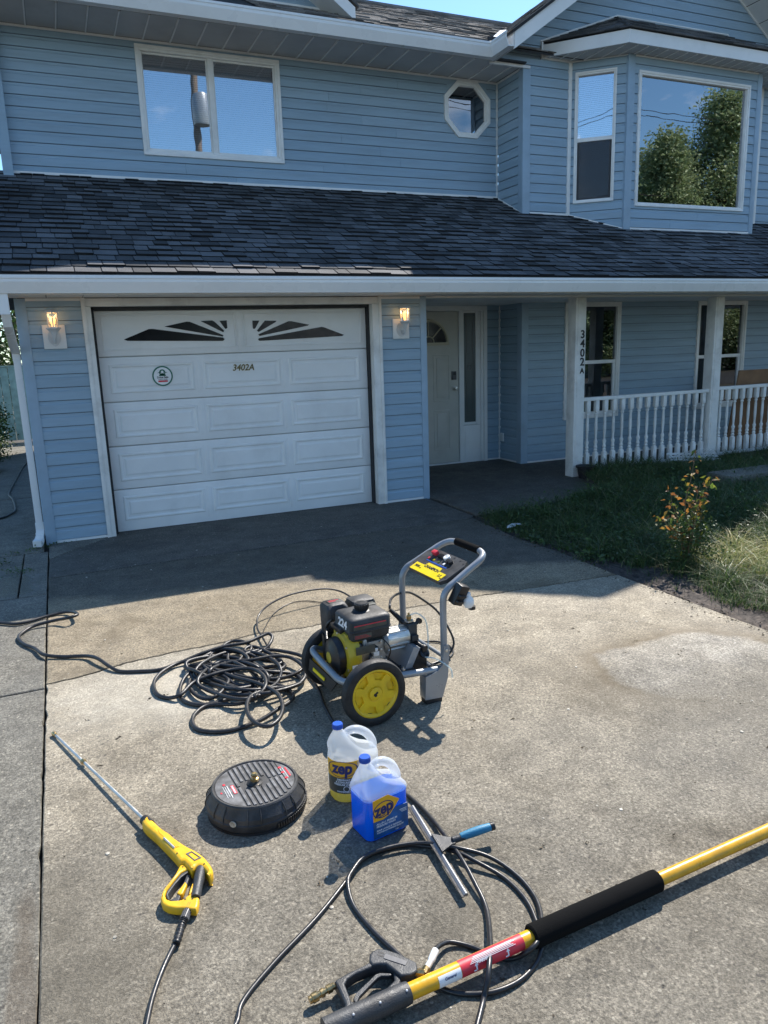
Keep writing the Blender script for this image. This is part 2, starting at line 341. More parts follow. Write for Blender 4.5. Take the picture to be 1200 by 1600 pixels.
def concrete_mat(name, base, warm, dark, seed=0):
    m, n, b = new_mat(name); P = wpos(n)
    mp = N(n, 'ShaderNodeMapping'); mp.inputs['Location'].default_value = (seed*3.1, seed*1.7, 0); n.links.new(P, mp.inputs[0]); P2 = mp.outputs[0]
    c = ramp(n, noise(n, P2, .9, 6, .6), [(.3, base), (.7, warm)])
    mid = ramp(n, noise(n, P2, 5, 8, .7), [(.35, .72), (.65, 1.14)]); c = mixc(n, 1.0, c, mid, 'MULTIPLY')
    fine = ramp(n, noise(n, P, 85, 4, .85), [(.32, .45), (.5, .98), (.68, 1.55)]); c = mixc(n, 1.0, c, fine, 'MULTIPLY')
    vg = N(n, 'ShaderNodeTexVoronoi'); vg.inputs['Scale'].default_value = 150; n.links.new(P, vg.inputs['Vector'])
    c = mixc(n, 1.0, c, ramp(n, vg.outputs['Color'], [(.15, .74), (.5, 1.0), (.85, 1.30)]), 'MULTIPLY')
    vh = N(n, 'ShaderNodeTexVoronoi'); vh.inputs['Scale'].default_value = 75; n.links.new(P2, vh.inputs['Vector'])
    c = mixc(n, 1.0, c, ramp(n, vh.outputs['Color'], [(.15, .86), (.5, 1.02), (.85, 1.16)]), 'MULTIPLY')
    # exposed aggregate: pale and dark grains
    vo = N(n, 'ShaderNodeTexVoronoi'); vo.inputs['Scale'].default_value = 70; n.links.new(P, vo.inputs['Vector'])
    sel = ramp(n, vo.outputs['Color'], [(.84, 0.), (.87, 1.)]); cell = ramp(n, vo.outputs['Distance'], [(.28, 1.), (.42, 0.)])
    f = mixc(n, 1.0, sel, cell, 'MULTIPLY'); f2 = mixc(n, 1.0, f, .75, 'MULTIPLY'); c = mixc(n, f2, c, (.42, .38, .30))
    vd = N(n, 'ShaderNodeTexVoronoi'); vd.inputs['Scale'].default_value = 48; n.links.new(P2, vd.inputs['Vector'])
    sd = ramp(n, vd.outputs['Color'], [(.82, 0.), (.85, 1.)]); cdd = ramp(n, vd.outputs['Distance'], [(.2, 1.), (.4, 0.)])
    c = mixc(n, mixc(n, 1.0, mixc(n, 1.0, sd, cdd, 'MULTIPLY'), .7, 'MULTIPLY'), c, (.055, .05, .045))
    # sparse larger pebbles and pits
    vp = N(n, 'ShaderNodeTexVoronoi'); vp.inputs['Scale'].default_value = 17; n.links.new(P2, vp.inputs['Vector'])
    sp = ramp(n, vp.outputs['Color'], [(.86, 0.), (.87, 1.)]); cp = ramp(n, vp.outputs['Distance'], [(.05, 1.), (.10, 0.)])
    c = mixc(n, mixc(n, 1.0, sp, cp, 'MULTIPLY'), c, (.42, .39, .33))
    vq = N(n, 'ShaderNodeTexVoronoi'); vq.inputs['Scale'].default_value = 11; n.links.new(P2, vq.inputs['Vector'])
    sq = ramp(n, vq.outputs['Color'], [(.70, 0.), (.72, 1.)]); cq = ramp(n, vq.outputs['Distance'], [(.05, 1.), (.13, 0.)])
    c = mixc(n, mixc(n, 1.0, mixc(n, 1.0, sq, cq, 'MULTIPLY'), .8, 'MULTIPLY'), c, (.06, .052, .042))
    stn = ramp(n, noise(n, P2, 2.1, 9, .72, .8), [(.52, 0.), (.70, .6)]); c = mixc(n, stn, c, dark)
    n.links.new(c, b.inputs['Base Color'])
    rr = ramp(n, noise(n, P2, 1.8, 5), [(.35, .62), (.65, .9)]); n.links.new(rr, b.inputs['Roughness']); b.inputs['Specular IOR Level'].default_value = .35
    h = mixc(n, .35, noise(n, P, 150, 4, .7), noise(n, P, 30, 5)); bump(n, b, h, 1.0, .010)
    return m, n, b, c
M['concrete'], _, _, _ = concrete_mat('driveway_concrete', (.178, .157, .120), (.24, .214, .167), (.105, .09, .065))
M['concrete_b'], _, _, _ = concrete_mat('stained_concrete', (.215, .175, .115), (.29, .24, .165), (.13, .10, .06), 2)
M['concrete_c'], _, _, _ = concrete_mat('side_path_concrete', (.15, .14, .115), (.205, .19, .155), (.08, .07, .055), 5)
M['concrete_damp_shade'], _, _, _ = concrete_mat('damp_shaded_concrete', (.095, .088, .074), (.130, .120, .102), (.05, .045, .04), 1)  # damp tone, darkened further to deepen the house shade
M['soil'] = simple('soil', (.075, .06, .05), .95, var=.4, sc=25, bmp=1, bsc=60)
M['ground'] = simple('ground_dirt', (.07, .065, .045), .95, var=.3, sc=3, bmp=.5)
def leaf_mat(name, stops, rough=.5, trans=.35, nsc=3.0):
    m, n, b = new_mat(name); g = N(n, 'ShaderNodeNewGeometry')
    c = ramp(n, g.outputs['Random Per Island'], stops)
    lo = ramp(n, noise(n, g.outputs['Position'], nsc, 3), [(.35, .65), (.65, 1.25)]); c = mixc(n, 1.0, c, lo, 'MULTIPLY')
    n.links.new(c, b.inputs['Base Color']); b.inputs['Roughness'].default_value = rough
    t = N(n, 'ShaderNodeBsdfTranslucent'); n.links.new(c, t.inputs[0]); mx = N(n, 'ShaderNodeMixShader'); mx.inputs[0].default_value = trans
    n.links.new(b.outputs[0], mx.inputs[1]); n.links.new(t.outputs[0], mx.inputs[2]); n.links.new(mx.outputs[0], n.nodes['Material Output'].inputs[0]); return m
M['leaf'] = leaf_mat('tree_leaf', [(0, (.035, .07, .015)), (.5, (.06, .115, .02)), (1, (.10, .16, .035))])
M['leaf_street'] = leaf_mat('street_tree_leaf', [(0, (.22, .29, .14)), (.5, (.32, .40, .19)), (1, (.44, .50, .27))])
M['leaf_dark'] = leaf_mat('dark_leaf', [(0, (.02, .045, .012)), (1, (.05, .095, .02))])
M['leaf_rose'] = leaf_mat('rose_leaf', [(0, (.16, .06, .03)), (.3, (.38, .18, .04)), (.55, (.16, .19, .03)), (1, (.07, .13, .03))], .6, .5)
M['leaf_weed'] = leaf_mat('weed_leaf', [(0, (.04, .08, .025)), (1, (.09, .15, .04))])
# water rings and damp patches on the big slab
def ring(n, P, cx, cy, rx, ry, wob, lo=.0, band=.05):
    mp = N(n, 'ShaderNodeMapping'); mp.vector_type = 'POINT'; mp.inputs['Location'].default_value = (-cx/rx, -cy/ry, 0); mp.inputs['Scale'].default_value = (1/rx, 1/ry, 0); n.links.new(P, mp.inputs[0])
    ln = N(n, 'ShaderNodeVectorMath', operation='LENGTH'); n.links.new(mp.outputs[0], ln.inputs[0])
    a = N(n, 'ShaderNodeMath', operation='MULTIPLY_ADD'); n.links.new(noise(n, P, 2.2, 5, .6), a.inputs[0]); a.inputs[1].default_value = wob; n.links.new(ln.outputs['Value'], a.inputs[2])
    return a.outputs[0]
n = M['concrete'].node_tree; b = n.nodes['Principled BSDF']; src = b.inputs['Base Color'].links[0].from_socket; P = wpos(n)
r1 = ring(n, P, 2.58, -4.76, .62, .42, .5)
rv = ring(n, P, 2.58, -4.76, 1.24, .80, .42)
sy_ = N(n, 'ShaderNodeSeparateXYZ'); n.links.new(P, sy_.inputs[0]); fy_ = N(n, 'ShaderNodeMapRange'); fy_.inputs['From Min'].default_value = -5.15; fy_.inputs['From Max'].default_value = -4.75; n.links.new(sy_.outputs['Y'], fy_.inputs['Value'])
c = mixc(n, mixc(n, 1.0, ramp(n, rv, [(.0, .9), (.58, .8), (.66, .5), (.70, 0.)]), fy_.outputs[0], 'MULTIPLY'), src, mixc(n, 1.0, src, (1.16, 1.22, 1.36), 'MULTIPLY'))
ed_ = ramp(n, rv, [(.64, 0.), (.69, .8), (.705, .65), (.78, .25), (.95, 0.)]); ed_ = mixc(n, 1.0, ed_, fy_.outputs[0], 'MULTIPLY'); c = mixc(n, ed_, c, (.13, .105, .07))
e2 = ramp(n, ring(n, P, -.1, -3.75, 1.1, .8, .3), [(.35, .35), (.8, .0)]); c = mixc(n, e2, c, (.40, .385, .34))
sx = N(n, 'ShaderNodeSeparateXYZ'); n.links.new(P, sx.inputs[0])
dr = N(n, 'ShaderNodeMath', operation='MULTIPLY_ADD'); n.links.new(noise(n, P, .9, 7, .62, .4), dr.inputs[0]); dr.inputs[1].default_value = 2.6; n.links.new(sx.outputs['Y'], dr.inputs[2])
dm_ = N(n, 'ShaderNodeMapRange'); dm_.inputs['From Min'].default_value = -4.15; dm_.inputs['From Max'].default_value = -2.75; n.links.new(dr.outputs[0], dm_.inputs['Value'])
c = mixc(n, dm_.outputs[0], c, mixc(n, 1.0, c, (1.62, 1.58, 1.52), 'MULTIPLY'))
pd_ = ramp(n, noise(n, P, 1.4, 8, .7, .5), [(.50, 0.), (.60, .45)]); c = mixc(n, pd_, c, mixc(n, 1.0, c, (.62, .60, .56), 'MULTIPLY'))
e3 = ramp(n, ring(n, P, .75, -4.75, 1.3, 1.0, .4), [(.35, .45), (.62, .0)]); c = mixc(n, e3, c, (.11, .095, .075))
sm_ = ramp(n, ring(n, P, -.55, -5.6, .55, 1.6, .8), [(.55, .5), (.95, .0)]); c = mixc(n, sm_, c, (.10, .085, .06))
n.links.new(c, b.inputs['Base Color'])
# upper part of the stained slab: damp, with house shade darkened into the colour
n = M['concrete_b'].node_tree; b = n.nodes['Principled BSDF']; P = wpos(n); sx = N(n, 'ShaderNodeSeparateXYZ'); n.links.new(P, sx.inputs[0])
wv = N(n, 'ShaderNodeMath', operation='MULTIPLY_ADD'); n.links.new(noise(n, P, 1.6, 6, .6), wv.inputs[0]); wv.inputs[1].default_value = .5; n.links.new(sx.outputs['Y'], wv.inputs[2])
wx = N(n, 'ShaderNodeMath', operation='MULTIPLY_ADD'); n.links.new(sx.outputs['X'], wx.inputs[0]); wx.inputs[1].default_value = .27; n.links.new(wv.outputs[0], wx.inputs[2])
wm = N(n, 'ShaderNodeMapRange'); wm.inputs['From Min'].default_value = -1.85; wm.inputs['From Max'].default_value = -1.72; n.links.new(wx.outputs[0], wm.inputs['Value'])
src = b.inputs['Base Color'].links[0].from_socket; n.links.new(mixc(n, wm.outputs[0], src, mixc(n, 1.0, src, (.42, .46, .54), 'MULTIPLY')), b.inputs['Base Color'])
n = M['concrete_c'].node_tree; b = n.nodes['Principled BSDF']; P = wpos(n)
bs_ = ramp(n, ring(n, P, -.665, -6.0, .075, 1.35, .5), [(.80, .55), (1.0, .0)]); bs0 = b.inputs['Base Color'].links[0].from_socket; n.links.new(mixc(n, bs_, bs0, (.115, .088, .06)), b.inputs['Base Color'])
e = ramp(n, ring(n, P, -.95, -1.3, .75, .85, .9), [(.72, 1.), (.86, 0.)])
src = b.inputs['Base Color'].links[0].from_socket; n.links.new(mixc(n, e, src, mixc(n, .55, src, (.02, .02, .02))), b.inputs['Base Color'])
rs = b.inputs['Roughness'].links[0].from_socket; n.links.new(mixc(n, e, rs, .12), b.inputs['Roughness'])
# darker shingles at the left end of the lower roof
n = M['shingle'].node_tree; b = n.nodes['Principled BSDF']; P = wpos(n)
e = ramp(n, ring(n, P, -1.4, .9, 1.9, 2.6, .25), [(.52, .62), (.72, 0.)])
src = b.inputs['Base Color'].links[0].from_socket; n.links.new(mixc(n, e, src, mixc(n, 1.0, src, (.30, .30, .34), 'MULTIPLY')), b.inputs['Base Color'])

# ---------------------------------------------------------------- dimensions of the house
LOW_Z = 2.235                                 # lower soffit
GX0, GX1 = -.645, 3.395                       # garage front wall
UY, WY, BY = 2.10, 1.46, .98                  # upper wall, wing wall, bay front
UX = 5.62                                     # inner corner of the wing
UZ = 5.18                                     # upper soffit
CX = 8.10                                     # centre line of the wing
RX1 = 2*CX-UX
ROOF_M = .474
def roof_z(y): return 2.405+ROOF_M*(y+.62)

house = tag(empty('house', (0, 0, 0)), 'pale blue two storey house with white garage door and railed porch', 'house')

# ---------------------------------------------------------------- siding
EXPO = .1185
PROF = [(0, .0045), (.0125, .0045), (.0150, .0075), (.0135, .083), (.0045, .095), (.0035, .1185), (0, .1185)]  # boards stop short so the black backing draws a shadow line
def clip_prof(a, b):
    a = max(a, 0); b = min(b, EXPO)
    def at(z):
        pts = PROF[1:-1]
        for (o0, z0), (o1, z1) in zip(pts, pts[1:]):
            if z0 <= z <= z1 and z1 > z0: return o0+(o1-o0)*(z-z0)/(z1-z0)
        return pts[-1][0]
    a = max(a, .0045); q = [(0, a), (at(a), a)]+[(o, z) for o, z in PROF[1:-1] if a < z < b]+[(at(b), b), (0, b)]
    return q
board_cache = {}
def board(wall, M0, u0, u1, zb, a, b, s0=0, s1=0):
    """one siding board: wall-local u along the wall, out = -y, z up; s0/s1 shift the top ends"""
    if u1-u0 < .015 or b-a < .006: return
    q = clip_prof(a, b); n_ = len(q)
    v = [(u0+s0*(z-a), -o, zb+z) for o, z in q]+[(u1+s1*(z-a), -o, zb+z) for o, z in q]
    f = [tuple(range(n_)), tuple(range(n_, 2*n_))[::-1]]+[(i, n_+i, n_+(i+1) % n_, (i+1) % n_) for i in range(n_)]
    me = bpy.data.meshes.new('mesh'); me.from_pydata(v, [], f); me.materials.append(M['siding'])
    link('siding_board', me, None, wall, M0)
def wall_face(org, ang, L, z0, z1, openings=(), zref=None, left=None, right=None, backing=.05):
    """wall plane starting at org=(x,y), running at ang, boards between z0 and z1; openings (u0,u1,z0,z1)"""
    M0 = Matrix.Translation((org[0], org[1], 0)) @ Matrix.Rotation(ang, 4, 'Z')
    # sheathing behind the boards with holes, as strips
    mb = MB(M0); zs = sorted({z0, z1}|{z for o in openings for z in o[2:] if z0 < z < z1})
    for za, zb in zip(zs, zs[1:]):
        u = 0; ops = sorted([o for o in openings if o[2] < (za+zb)/2 < o[3]])
        ul = left(za) if left else 0; ur = right(za) if right else L; ult = left(zb) if left else 0; urt = right(zb) if right else L
        cuts = [ul]+[x for o in ops for x in o[:2]]+[ur]
        for k in range(0, len(cuts), 2):
            a0, a1 = cuts[k], cuts[k+1]
            if a1-a0 > .01:
                t0 = ult if k == 0 else a0; t1 = urt if k == len(cuts)-2 else a1
                mb.prism([(a0, .001, za), (a1, .001, za), (t1, .001, zb), (t0, .001, zb)], (0, backing, 0))
    wall = mb.build('wall', M['black_gap'], house)
    zref = z0 if zref is None else zref
    k0 = math.floor((z0-zref)/EXPO); z = zref+k0*EXPO
    while z < z1-.004:
        a, b = max(z0, z), min(z1, z+EXPO)
        # split vertically at opening edges crossing this course
        cutz = sorted({a, b}|{zz for o in openings for zz in o[2:] if a+.004 < zz < b-.004})
        if len(cutz) == 2: bands = [(a, b, None)]
        else: bands = [(p, q_, None) for p, q_ in zip(cutz, cutz[1:])]
        for p, q_, _ in bands:
            zm = (p+q_)/2; ops = sorted([o for o in openings if o[2] < zm < o[3]])
            ul = left(p) if left else 0; ur = right(p) if right else L
            s0 = ((left(q_)-left(p))/(q_-p)) if left else 0; s1 = ((right(q_)-right(p))/(q_-p)) if right else 0
            cuts = [ul]+[x for o in ops for x in o[:2]]+[ur]
            for k in range(0, len(cuts), 2):
                a0_, a1_ = cuts[k]+.001, cuts[k+1]-.001; s0_ = s0 if k == 0 else 0; s1_ = s1 if k == len(cuts)-2 else 0
                if a1_-a0_ > 2.2:      # butt joint somewhere along a long course
                    jx = a0_+(a1_-a0_)*random.uniform(.22, .78); board(wall, M0, a0_, jx-.0012, z, p-z, q_-z, s0_, 0); board(wall, M0, jx+.0012, a1_, z, p-z, q_-z, 0, s1_)
                else: board(wall, M0, a0_, a1_, z, p-z, q_-z, s0_, s1_)
        z += EXPO
    return wall
def part(mb, name, mat, parent=None, **k): return mb.build(name, mat, parent or house, **k)

# garage front piers and everything round the garage door
wall_face((GX0+.09, 0), 0, (-.085)-(GX0+.09), .02, LOW_Z-.015)
wall_face((2.85, 0), 0, GX1-.075-2.85, .02, LOW_Z-.015)
for a, b in ((GX0, GX0+.092), (GX1-.075, GX1)):
    part(MB().bbox(a, b, -.022, .09, -.01, LOW_Z-.006, .004), 'corner_trim', M['trim_blue'])
part(MB().box(GX0-.003, GX0+.02, .09, 2.1, -.02, LOW_Z+.1).box(GX0, GX0+.1, 2.0, 8, -.02, 5.2), 'side_wall', M['siding'])
wall_face((GX1, 0.09), R(90), UY-.09, .02, LOW_Z+.15)                       # side of the garage facing the entrance
for a, b in ((GX0+.09, -.085), (2.85, GX1-.075)):
    part(MB().box(a, b, -.017, .0, .0, .022), 'starter_strip', M['vinyl'])
    part(MB().box(a, b, -.018, .0, LOW_Z-.028, LOW_Z-.004), 'cap_strip', M['vinyl'])
# garage door trim
tr = MB().bbox(-.088, -.02, -.03, .12, -.012, 2.155, .004).bbox(2.755, 2.848, -.03, .12, -.012, 2.155, .004).bbox(-.088, 2.848, -.03, .12, 2.157, 2.228, .004)
tr.bbox(-.10, -.065, -.042, -.012, -.012, 2.232, .004).bbox(2.825, 2.857, -.042, -.012, -.012, 2.232, .004)
part(tr, 'door_trim', M['white_worn'])
part(MB().box(-.018, .006, .06, .13, 0, 2.155).box(2.738, 2.753, .06, .13, 0, 2.155).box(-.018, 2.753, .06, .13, 2.128, 2.156), 'weather_strip', M['black_gap'])
# garage door
gd = part(MB().box(-.015, 2.75, .165, .19, 0, 2.15), 'garage_door', M['door_white'])
SH = 2.125/5
def sunpoly(pts, mir=False):
    return [aty(180+x*.31667, 480+y*.31667, .118) for x, y in pts]
SUNL = [[(43,160),(60,152),(165,108),(185,107),(532,150),(540,158),(532,166),(60,166)], [(243,95),(352,71),(368,72),(534,138),(530,145),(520,143),(250,97)], [(421,68),(478,65),(488,70),(538,116),(533,123),(524,119)], [(514,67),(550,65),(553,103),(545,107),(540,103)]]
SUNR = [[(677,66),(711,66),(708,72),(690,106),(682,107),(679,103)], [(738,66),(795,67),(792,73),(708,122),(699,116)], [(855,69),(870,69),(957,86),(950,91),(712,142),(706,134)], [(1017,97),(1030,99),(1128,136),(1120,142),(712,166),(705,160),(710,153)]]
for k in range(5):
    z0 = 2.125-(k+1)*SH+.004; z1 = 2.125-k*SH-.004
    mb = MB(); mb.bbox(.006, 2.735, .122, .165, max(z0, .004), z1, .006)
    sec = link('door_section', mb.mesh([M['door_white']]), None, gd)
    if k == 0:
        for u0, u1 in ((.06, 1.325), (1.415, 2.68)):
            zz0, zz1 = z0+.055, z1-.04
            fr = MB().bbox(u0, u1, .114, .124, zz1-.012, zz1, .003).bbox(u0, u1, .114, .124, zz0, zz0+.012, .003).bbox(u0, u0+.012, .114, .124, zz0+.012, zz1-.012, .003).bbox(u1-.012, u1, .114, .124, zz0+.012, zz1-.012, .003)
            fr.build('raised_panel', M['door_white'], gd)
        for L in SUNL+SUNR:
            fr = MB(); c = sum((Vector(p) for p in sunpoly(L)), Vector())/len(L)
            big = [c+(Vector(p)-c)*1.0 for p in sunpoly(L)]
            MB().prism([(p.x, .1195, p.z) for p in big], (0, -.004, 0)).build('window_pane', M['dark_glass'], gd)
        MB().bbox(1.34, 1.40, .116, .124, z0+.02, z1-.015, .003).build('centre_stile', M['door_white'], gd)
    else:
        for j in range(3):
            u0 = .085+j*.885; u1 = u0+.795; a, b_ = z0+.075, z1-.065
            if k == 4: a += .03
            v = []; 
            def ringv(i, y): return [(u0+i, y, a+i), (u1-i, y, a+i), (u1-i, y, b_-i), (u0+i, y, b_-i)]
            rings = [ringv(0, .1225), ringv(.010, .1135), ringv(.022, .1135), ringv(.034, .1215), ringv(.052, .1215), ringv(.068, .1155)]
            vs = [p for r_ in rings for p in r_]; fs = []
            for i in range(5):
                for q in range(4): fs.append((i*4+q, i*4+(q+1) % 4, (i+1)*4+(q+1) % 4, (i+1)*4+q))
            fs.append((20, 21, 22, 23)); MB().add(vs, fs).build('raised_panel', M['door_white'], gd)
        for j in (0, 1):
            u = .085+.795+.045+j*.885; MB().bbox(u-.022, u+.022, .1185, .1235, z0+.05, z1-.045, .002).build('centre_stile', M['door_white'], gd)
# number on the garage door, gold edged black digits
cpt = aty(380, 574.5, .11)
d1 = text_mesh('3402A', .088, .002, .22, .0022, .95); link('house_number', d1, M['digits_gold'], gd, basis((cpt.x, .1118, cpt.z), (1, 0, -.01), (0, 0, 1)))
d1 = text_mesh('3402A', .088, .003, .22, -.0006, .95); link('house_number', d1, M['print_black'], gd, basis((cpt.x, .1105, cpt.z), (1, 0, -.01), (0, 0, 1)))
# round sticker
sc_ = aty(254, 587.5, .11)
stk = MB(Matrix.Translation((sc_.x, .1118, sc_.z)) @ Matrix.Rotation(R(90), 4, 'X')).lathe([(0, 0), (.096, 0), (.096, .0015), (0, .0015)], 40, caps=False).build('sticker', M['print_white'])
tag(stk, 'round white sticker with green ring on the left of the garage door', 'sticker')
SM = basis((sc_.x, .109, sc_.z), (1, 0, 0), (0, 0, 1))
MB(SM).lathe([(.084, 0), (.097, 0), (.097, .0012), (.084, .0012), (.084, 0)], 40, caps=False).build('ring', M['green_print'], stk)
em = MB(SM); em.lathe([(0, 0), (.030, 0), (.030, .001), (0, .001)], 20, caps=False, M=T(0, .034, 0))
em.prism([(-.052, .03, 0), (-.02, .04, 0), (-.02, .03, 0)], (0, 0, .001)).prism([(.052, .03, 0), (.02, .03, 0), (.02, .04, 0)], (0, 0, .001)).prism([(-.035, .0, 0), (.035, .0, 0), (.022, .02, 0), (-.022, .02, 0)], (0, 0, .001))
em.build('emblem', M['green_print'], stk)
MB(SM).lathe([(0, .001), (.012, .001), (.012, .002), (0, .002)], 12, caps=False, M=T(0, .04, 0)).box(-.02, -.004, .026, .031, .001, .002).box(.004, .02, .026, .031, .001, .002).build('emblem_face', M['print_white'], stk)
link('lettering', text_mesh('Drive Safe', .026, .001, 0, .0006), M['print_black'], stk, SM @ T(0, -.013, .001))
link('lettering', text_mesh('Children at play', .014, .001), M['print_black'], stk, SM @ T(0, -.032, .001))
MB(SM).box(-.045, .045, -.058, -.042, .0005, .0015).build('red_bar', M['red'], stk)

# ---------------------------------------------------------------- windows
def local_box(mb, u0, u1, o0, o1, z0, z1, b=.003): mb.bbox(u0, u1, -o1, -o0, z0, z1, b)
def window(org, ang, u0, u1, z0, z1, kind='slider', trim=.05, glass='glass', blinds=True, depth=.28):
    W = Matrix.Translation((org[0], org[1], 0)) @ Matrix.Rotation(ang, 4, 'Z')
    mb = MB(W); t = trim; w = empty('window', (0, 0, 0), house)
    # outer casing, stepped
    for (i, o0, o1) in ((0, -.06, .034), (t*.55, -.06, .024)):
        th = t*.55 if i == 0 else t*.45
        a0, a1, c0, c1 = u0+i, u1-i, z0+i, z1-i
        local_box(mb, a0, a1, o0, o1, c1-th, c1); local_box(mb, a0, a1, o0, o1, c0, c0+th)
        local_box(mb, a0, a0+th, o0, o1, c0+th, c1-th); local_box(mb, a1-th, a1, o0, o1, c0+th, c1-th)
    mb.build('frame', M['vinyl'], w)
    a0, a1, c0, c1 = u0+t, u1-t, z0+t, z1-t
    panes = []
    if kind == 'slider':
        m_ = (a0+a1)/2; s = .03
        sa = MB(W); local_box(sa, m_-s, m_+s, -.03, .012, c0, c1); sa.build('mullion', M['vinyl'], w)
        sa = MB(W)
        for b0, b1, oo in ((a0, m_-s, -.012), (m_+s, a1, -.002)):
            local_box(sa, b0, b1, oo-.02, oo, c1-.02, c1); local_box(sa, b0, b1, oo-.02, oo, c0, c0+.022); local_box(sa, b0, b0+.016, oo-.02, oo, c0+.022, c1-.02); local_box(sa, b1-.016, b1, oo-.02, oo, c0+.022, c1-.02)
            panes.append((b0+.012, b1-.012, c0+.012, c1-.012, oo-.014))
        sa.build('sash', M['vinyl'], w)
    elif kind == 'hung':
        m_ = c0+(c1-c0)*.49; s = .025
        sa = MB(W); local_box(sa, a0, a1, -.03, .006, m_-s, m_+s)
        local_box(sa, a0, a0+.03, -.035, -.004, c0, m_-s); local_box(sa, a1-.03, a1, -.035, -.004, c0, m_-s); local_box(sa, a0+.03, a1-.03, -.035, -.004, c0, c0+.03)
        sa.build('sash', M['vinyl'], w)
        if blinds: MB(W).box(a0+.002, a1-.002, .0, .0015, c0+.002, m_-s-.002).build('insect_screen', M['screen'], w)
        panes = [(a0, a1, m_+s-.002, c1, -.02), (a0+.028, a1-.028, c0+.028, m_-s+.002, -.028)]
    else:
        panes = [(a0, a1, c0, c1, -.02)]
    for p0, p1, q0, q1, oo in panes:
        g = MB(W); g.box(p0, p1, -oo+.0, -oo+.004, q0, q1); g.build('pane', M[glass], w)
    if blinds:
        bl = MB(W); z = c1-.02; tl = R(blinds if not isinstance(blinds, bool) else 62)
        bl.box(a0+.005, a1-.005, .075, .105, c1-.03, c1-.002)
        zstop = c0+.03
        while z > zstop:
            dy, dz = .0125*math.cos(tl), .0125*math.sin(tl)
            bl.quad((a0+.01, .09-dy, z-dz), (a1-.01, .09-dy, z-dz), (a1-.01, .09+dy, z+dz), (a0+.01, .09+dy, z+dz)); z -= .0235
        bo = bl.build('blind', M['blind'], w); bo['kind'] = 'stuff'
    rb = MB(W)   # dark room behind, an open box
    e = .02; rb.box(u0+e, u1-e, depth, depth+.02, z0+e, z1-e); rb.box(u0+e-.02, u0+e, .06, depth+.02, z0+e, z1-e).box(u1-e, u1-e+.02, .06, depth+.02, z0+e, z1-e).box(u0, u1, .06, depth+.02, z0, z0+.02).box(u0, u1, .06, depth+.02, z1-.02, z1)
    rb.build('room_lining', M['dark_in'], w)
    return w

# upper wall with slider and octagon window
OC = (5.136, 4.805); OR = .345
oct_open = [(OC[0]-OR, OC[0]+OR, OC[1]-OR, OC[1]+OR)]
X0 = -.64
upz = roof_z(UY)
wall_face((X0+.08, UY), 0, UX-X0-.10, upz+.02, UZ, [(.858-X0-.08, 2.524-X0-.08, 3.974, 5.125), (OC[0]-.30-X0-.08, OC[0]+.30-X0-.08, OC[1]-.30, OC[1]+.30)], zref=upz+.02-.05)
window((0, UY), 0, .853, 2.528, 3.97, 5.128, 'slider', .062, blinds=66)
part(MB().bbox(X0-.01, X0+.085, UY-.02, UY+.10, upz-.05, UZ, .004), 'corner_trim', M['trim_blue'])
part(MB().box(X0+.085, UX-.02, UY-.03, UY-.002, upz+.0, upz+.026), 'starter_strip', M['vinyl'])
part(MB().box(X0-.4, UX-.0, UY-.03, UY-.002, UZ-.026, UZ-.003), 'cap_strip', M['vinyl'])
part(MB().box(UX-.024, UX-.004, UY-.024, UY-.002, upz+.026, UZ-.026), 'inside_corner', M['vinyl'])
# octagon window
ow = empty('octagon_window', (0, 0, 0), house)
def octv(r, y): return [(OC[0]+r*math.cos(R(22.5+45*k)), y, OC[1]+r*math.sin(R(22.5+45*k))*1.0) for k in range(8)]
rs = [(.382, UY), (.382, UY-.036), (.345, UY-.036), (.338, UY-.024), (.312, UY-.024), (.305, UY+.03)]
v = [p for r_, y in rs for p in octv(r_, y)]; f = [(i*8+k, i*8+(k+1) % 8, (i+1)*8+(k+1) % 8, (i+1)*8+k) for i in range(len(rs)-1) for k in range(8)]
MB().add(v, f).build('frame', M['vinyl'], ow)
for sx in (-1, 1):
    for sz in (-1, 1): MB().prism([(OC[0]+sx*.302, UY-.008, OC[1]+sz*.302), (OC[0]+sx*.302, UY-.008, OC[1]+sz*.12), (OC[0]+sx*.12, UY-.008, OC[1]+sz*.302)], (0, .02, 0)).build('corner_piece', M['siding'], ow)
MB().prism(octv(.31, UY+.012), (0, .004, 0)).build('pane', M['glass_low'], ow)
MB().prism(octv(.36, UY+.35), (0, .02, 0)).box(OC[0]-.36, OC[0]-.34, UY+.06, UY+.36, OC[1]-.36, OC[1]+.36).box(OC[0]+.34, OC[0]+.36, UY+.06, UY+.36, OC[1]-.36, OC[1]+.36).box(OC[0]-.34, OC[0]+.34, UY+.06, UY+.36, OC[1]+.34, OC[1]+.36).box(OC[0]-.34, OC[0]+.34, UY+.06, UY+.36, OC[1]-.36, OC[1]-.34).build('room_lining', M['dark_in'], ow)

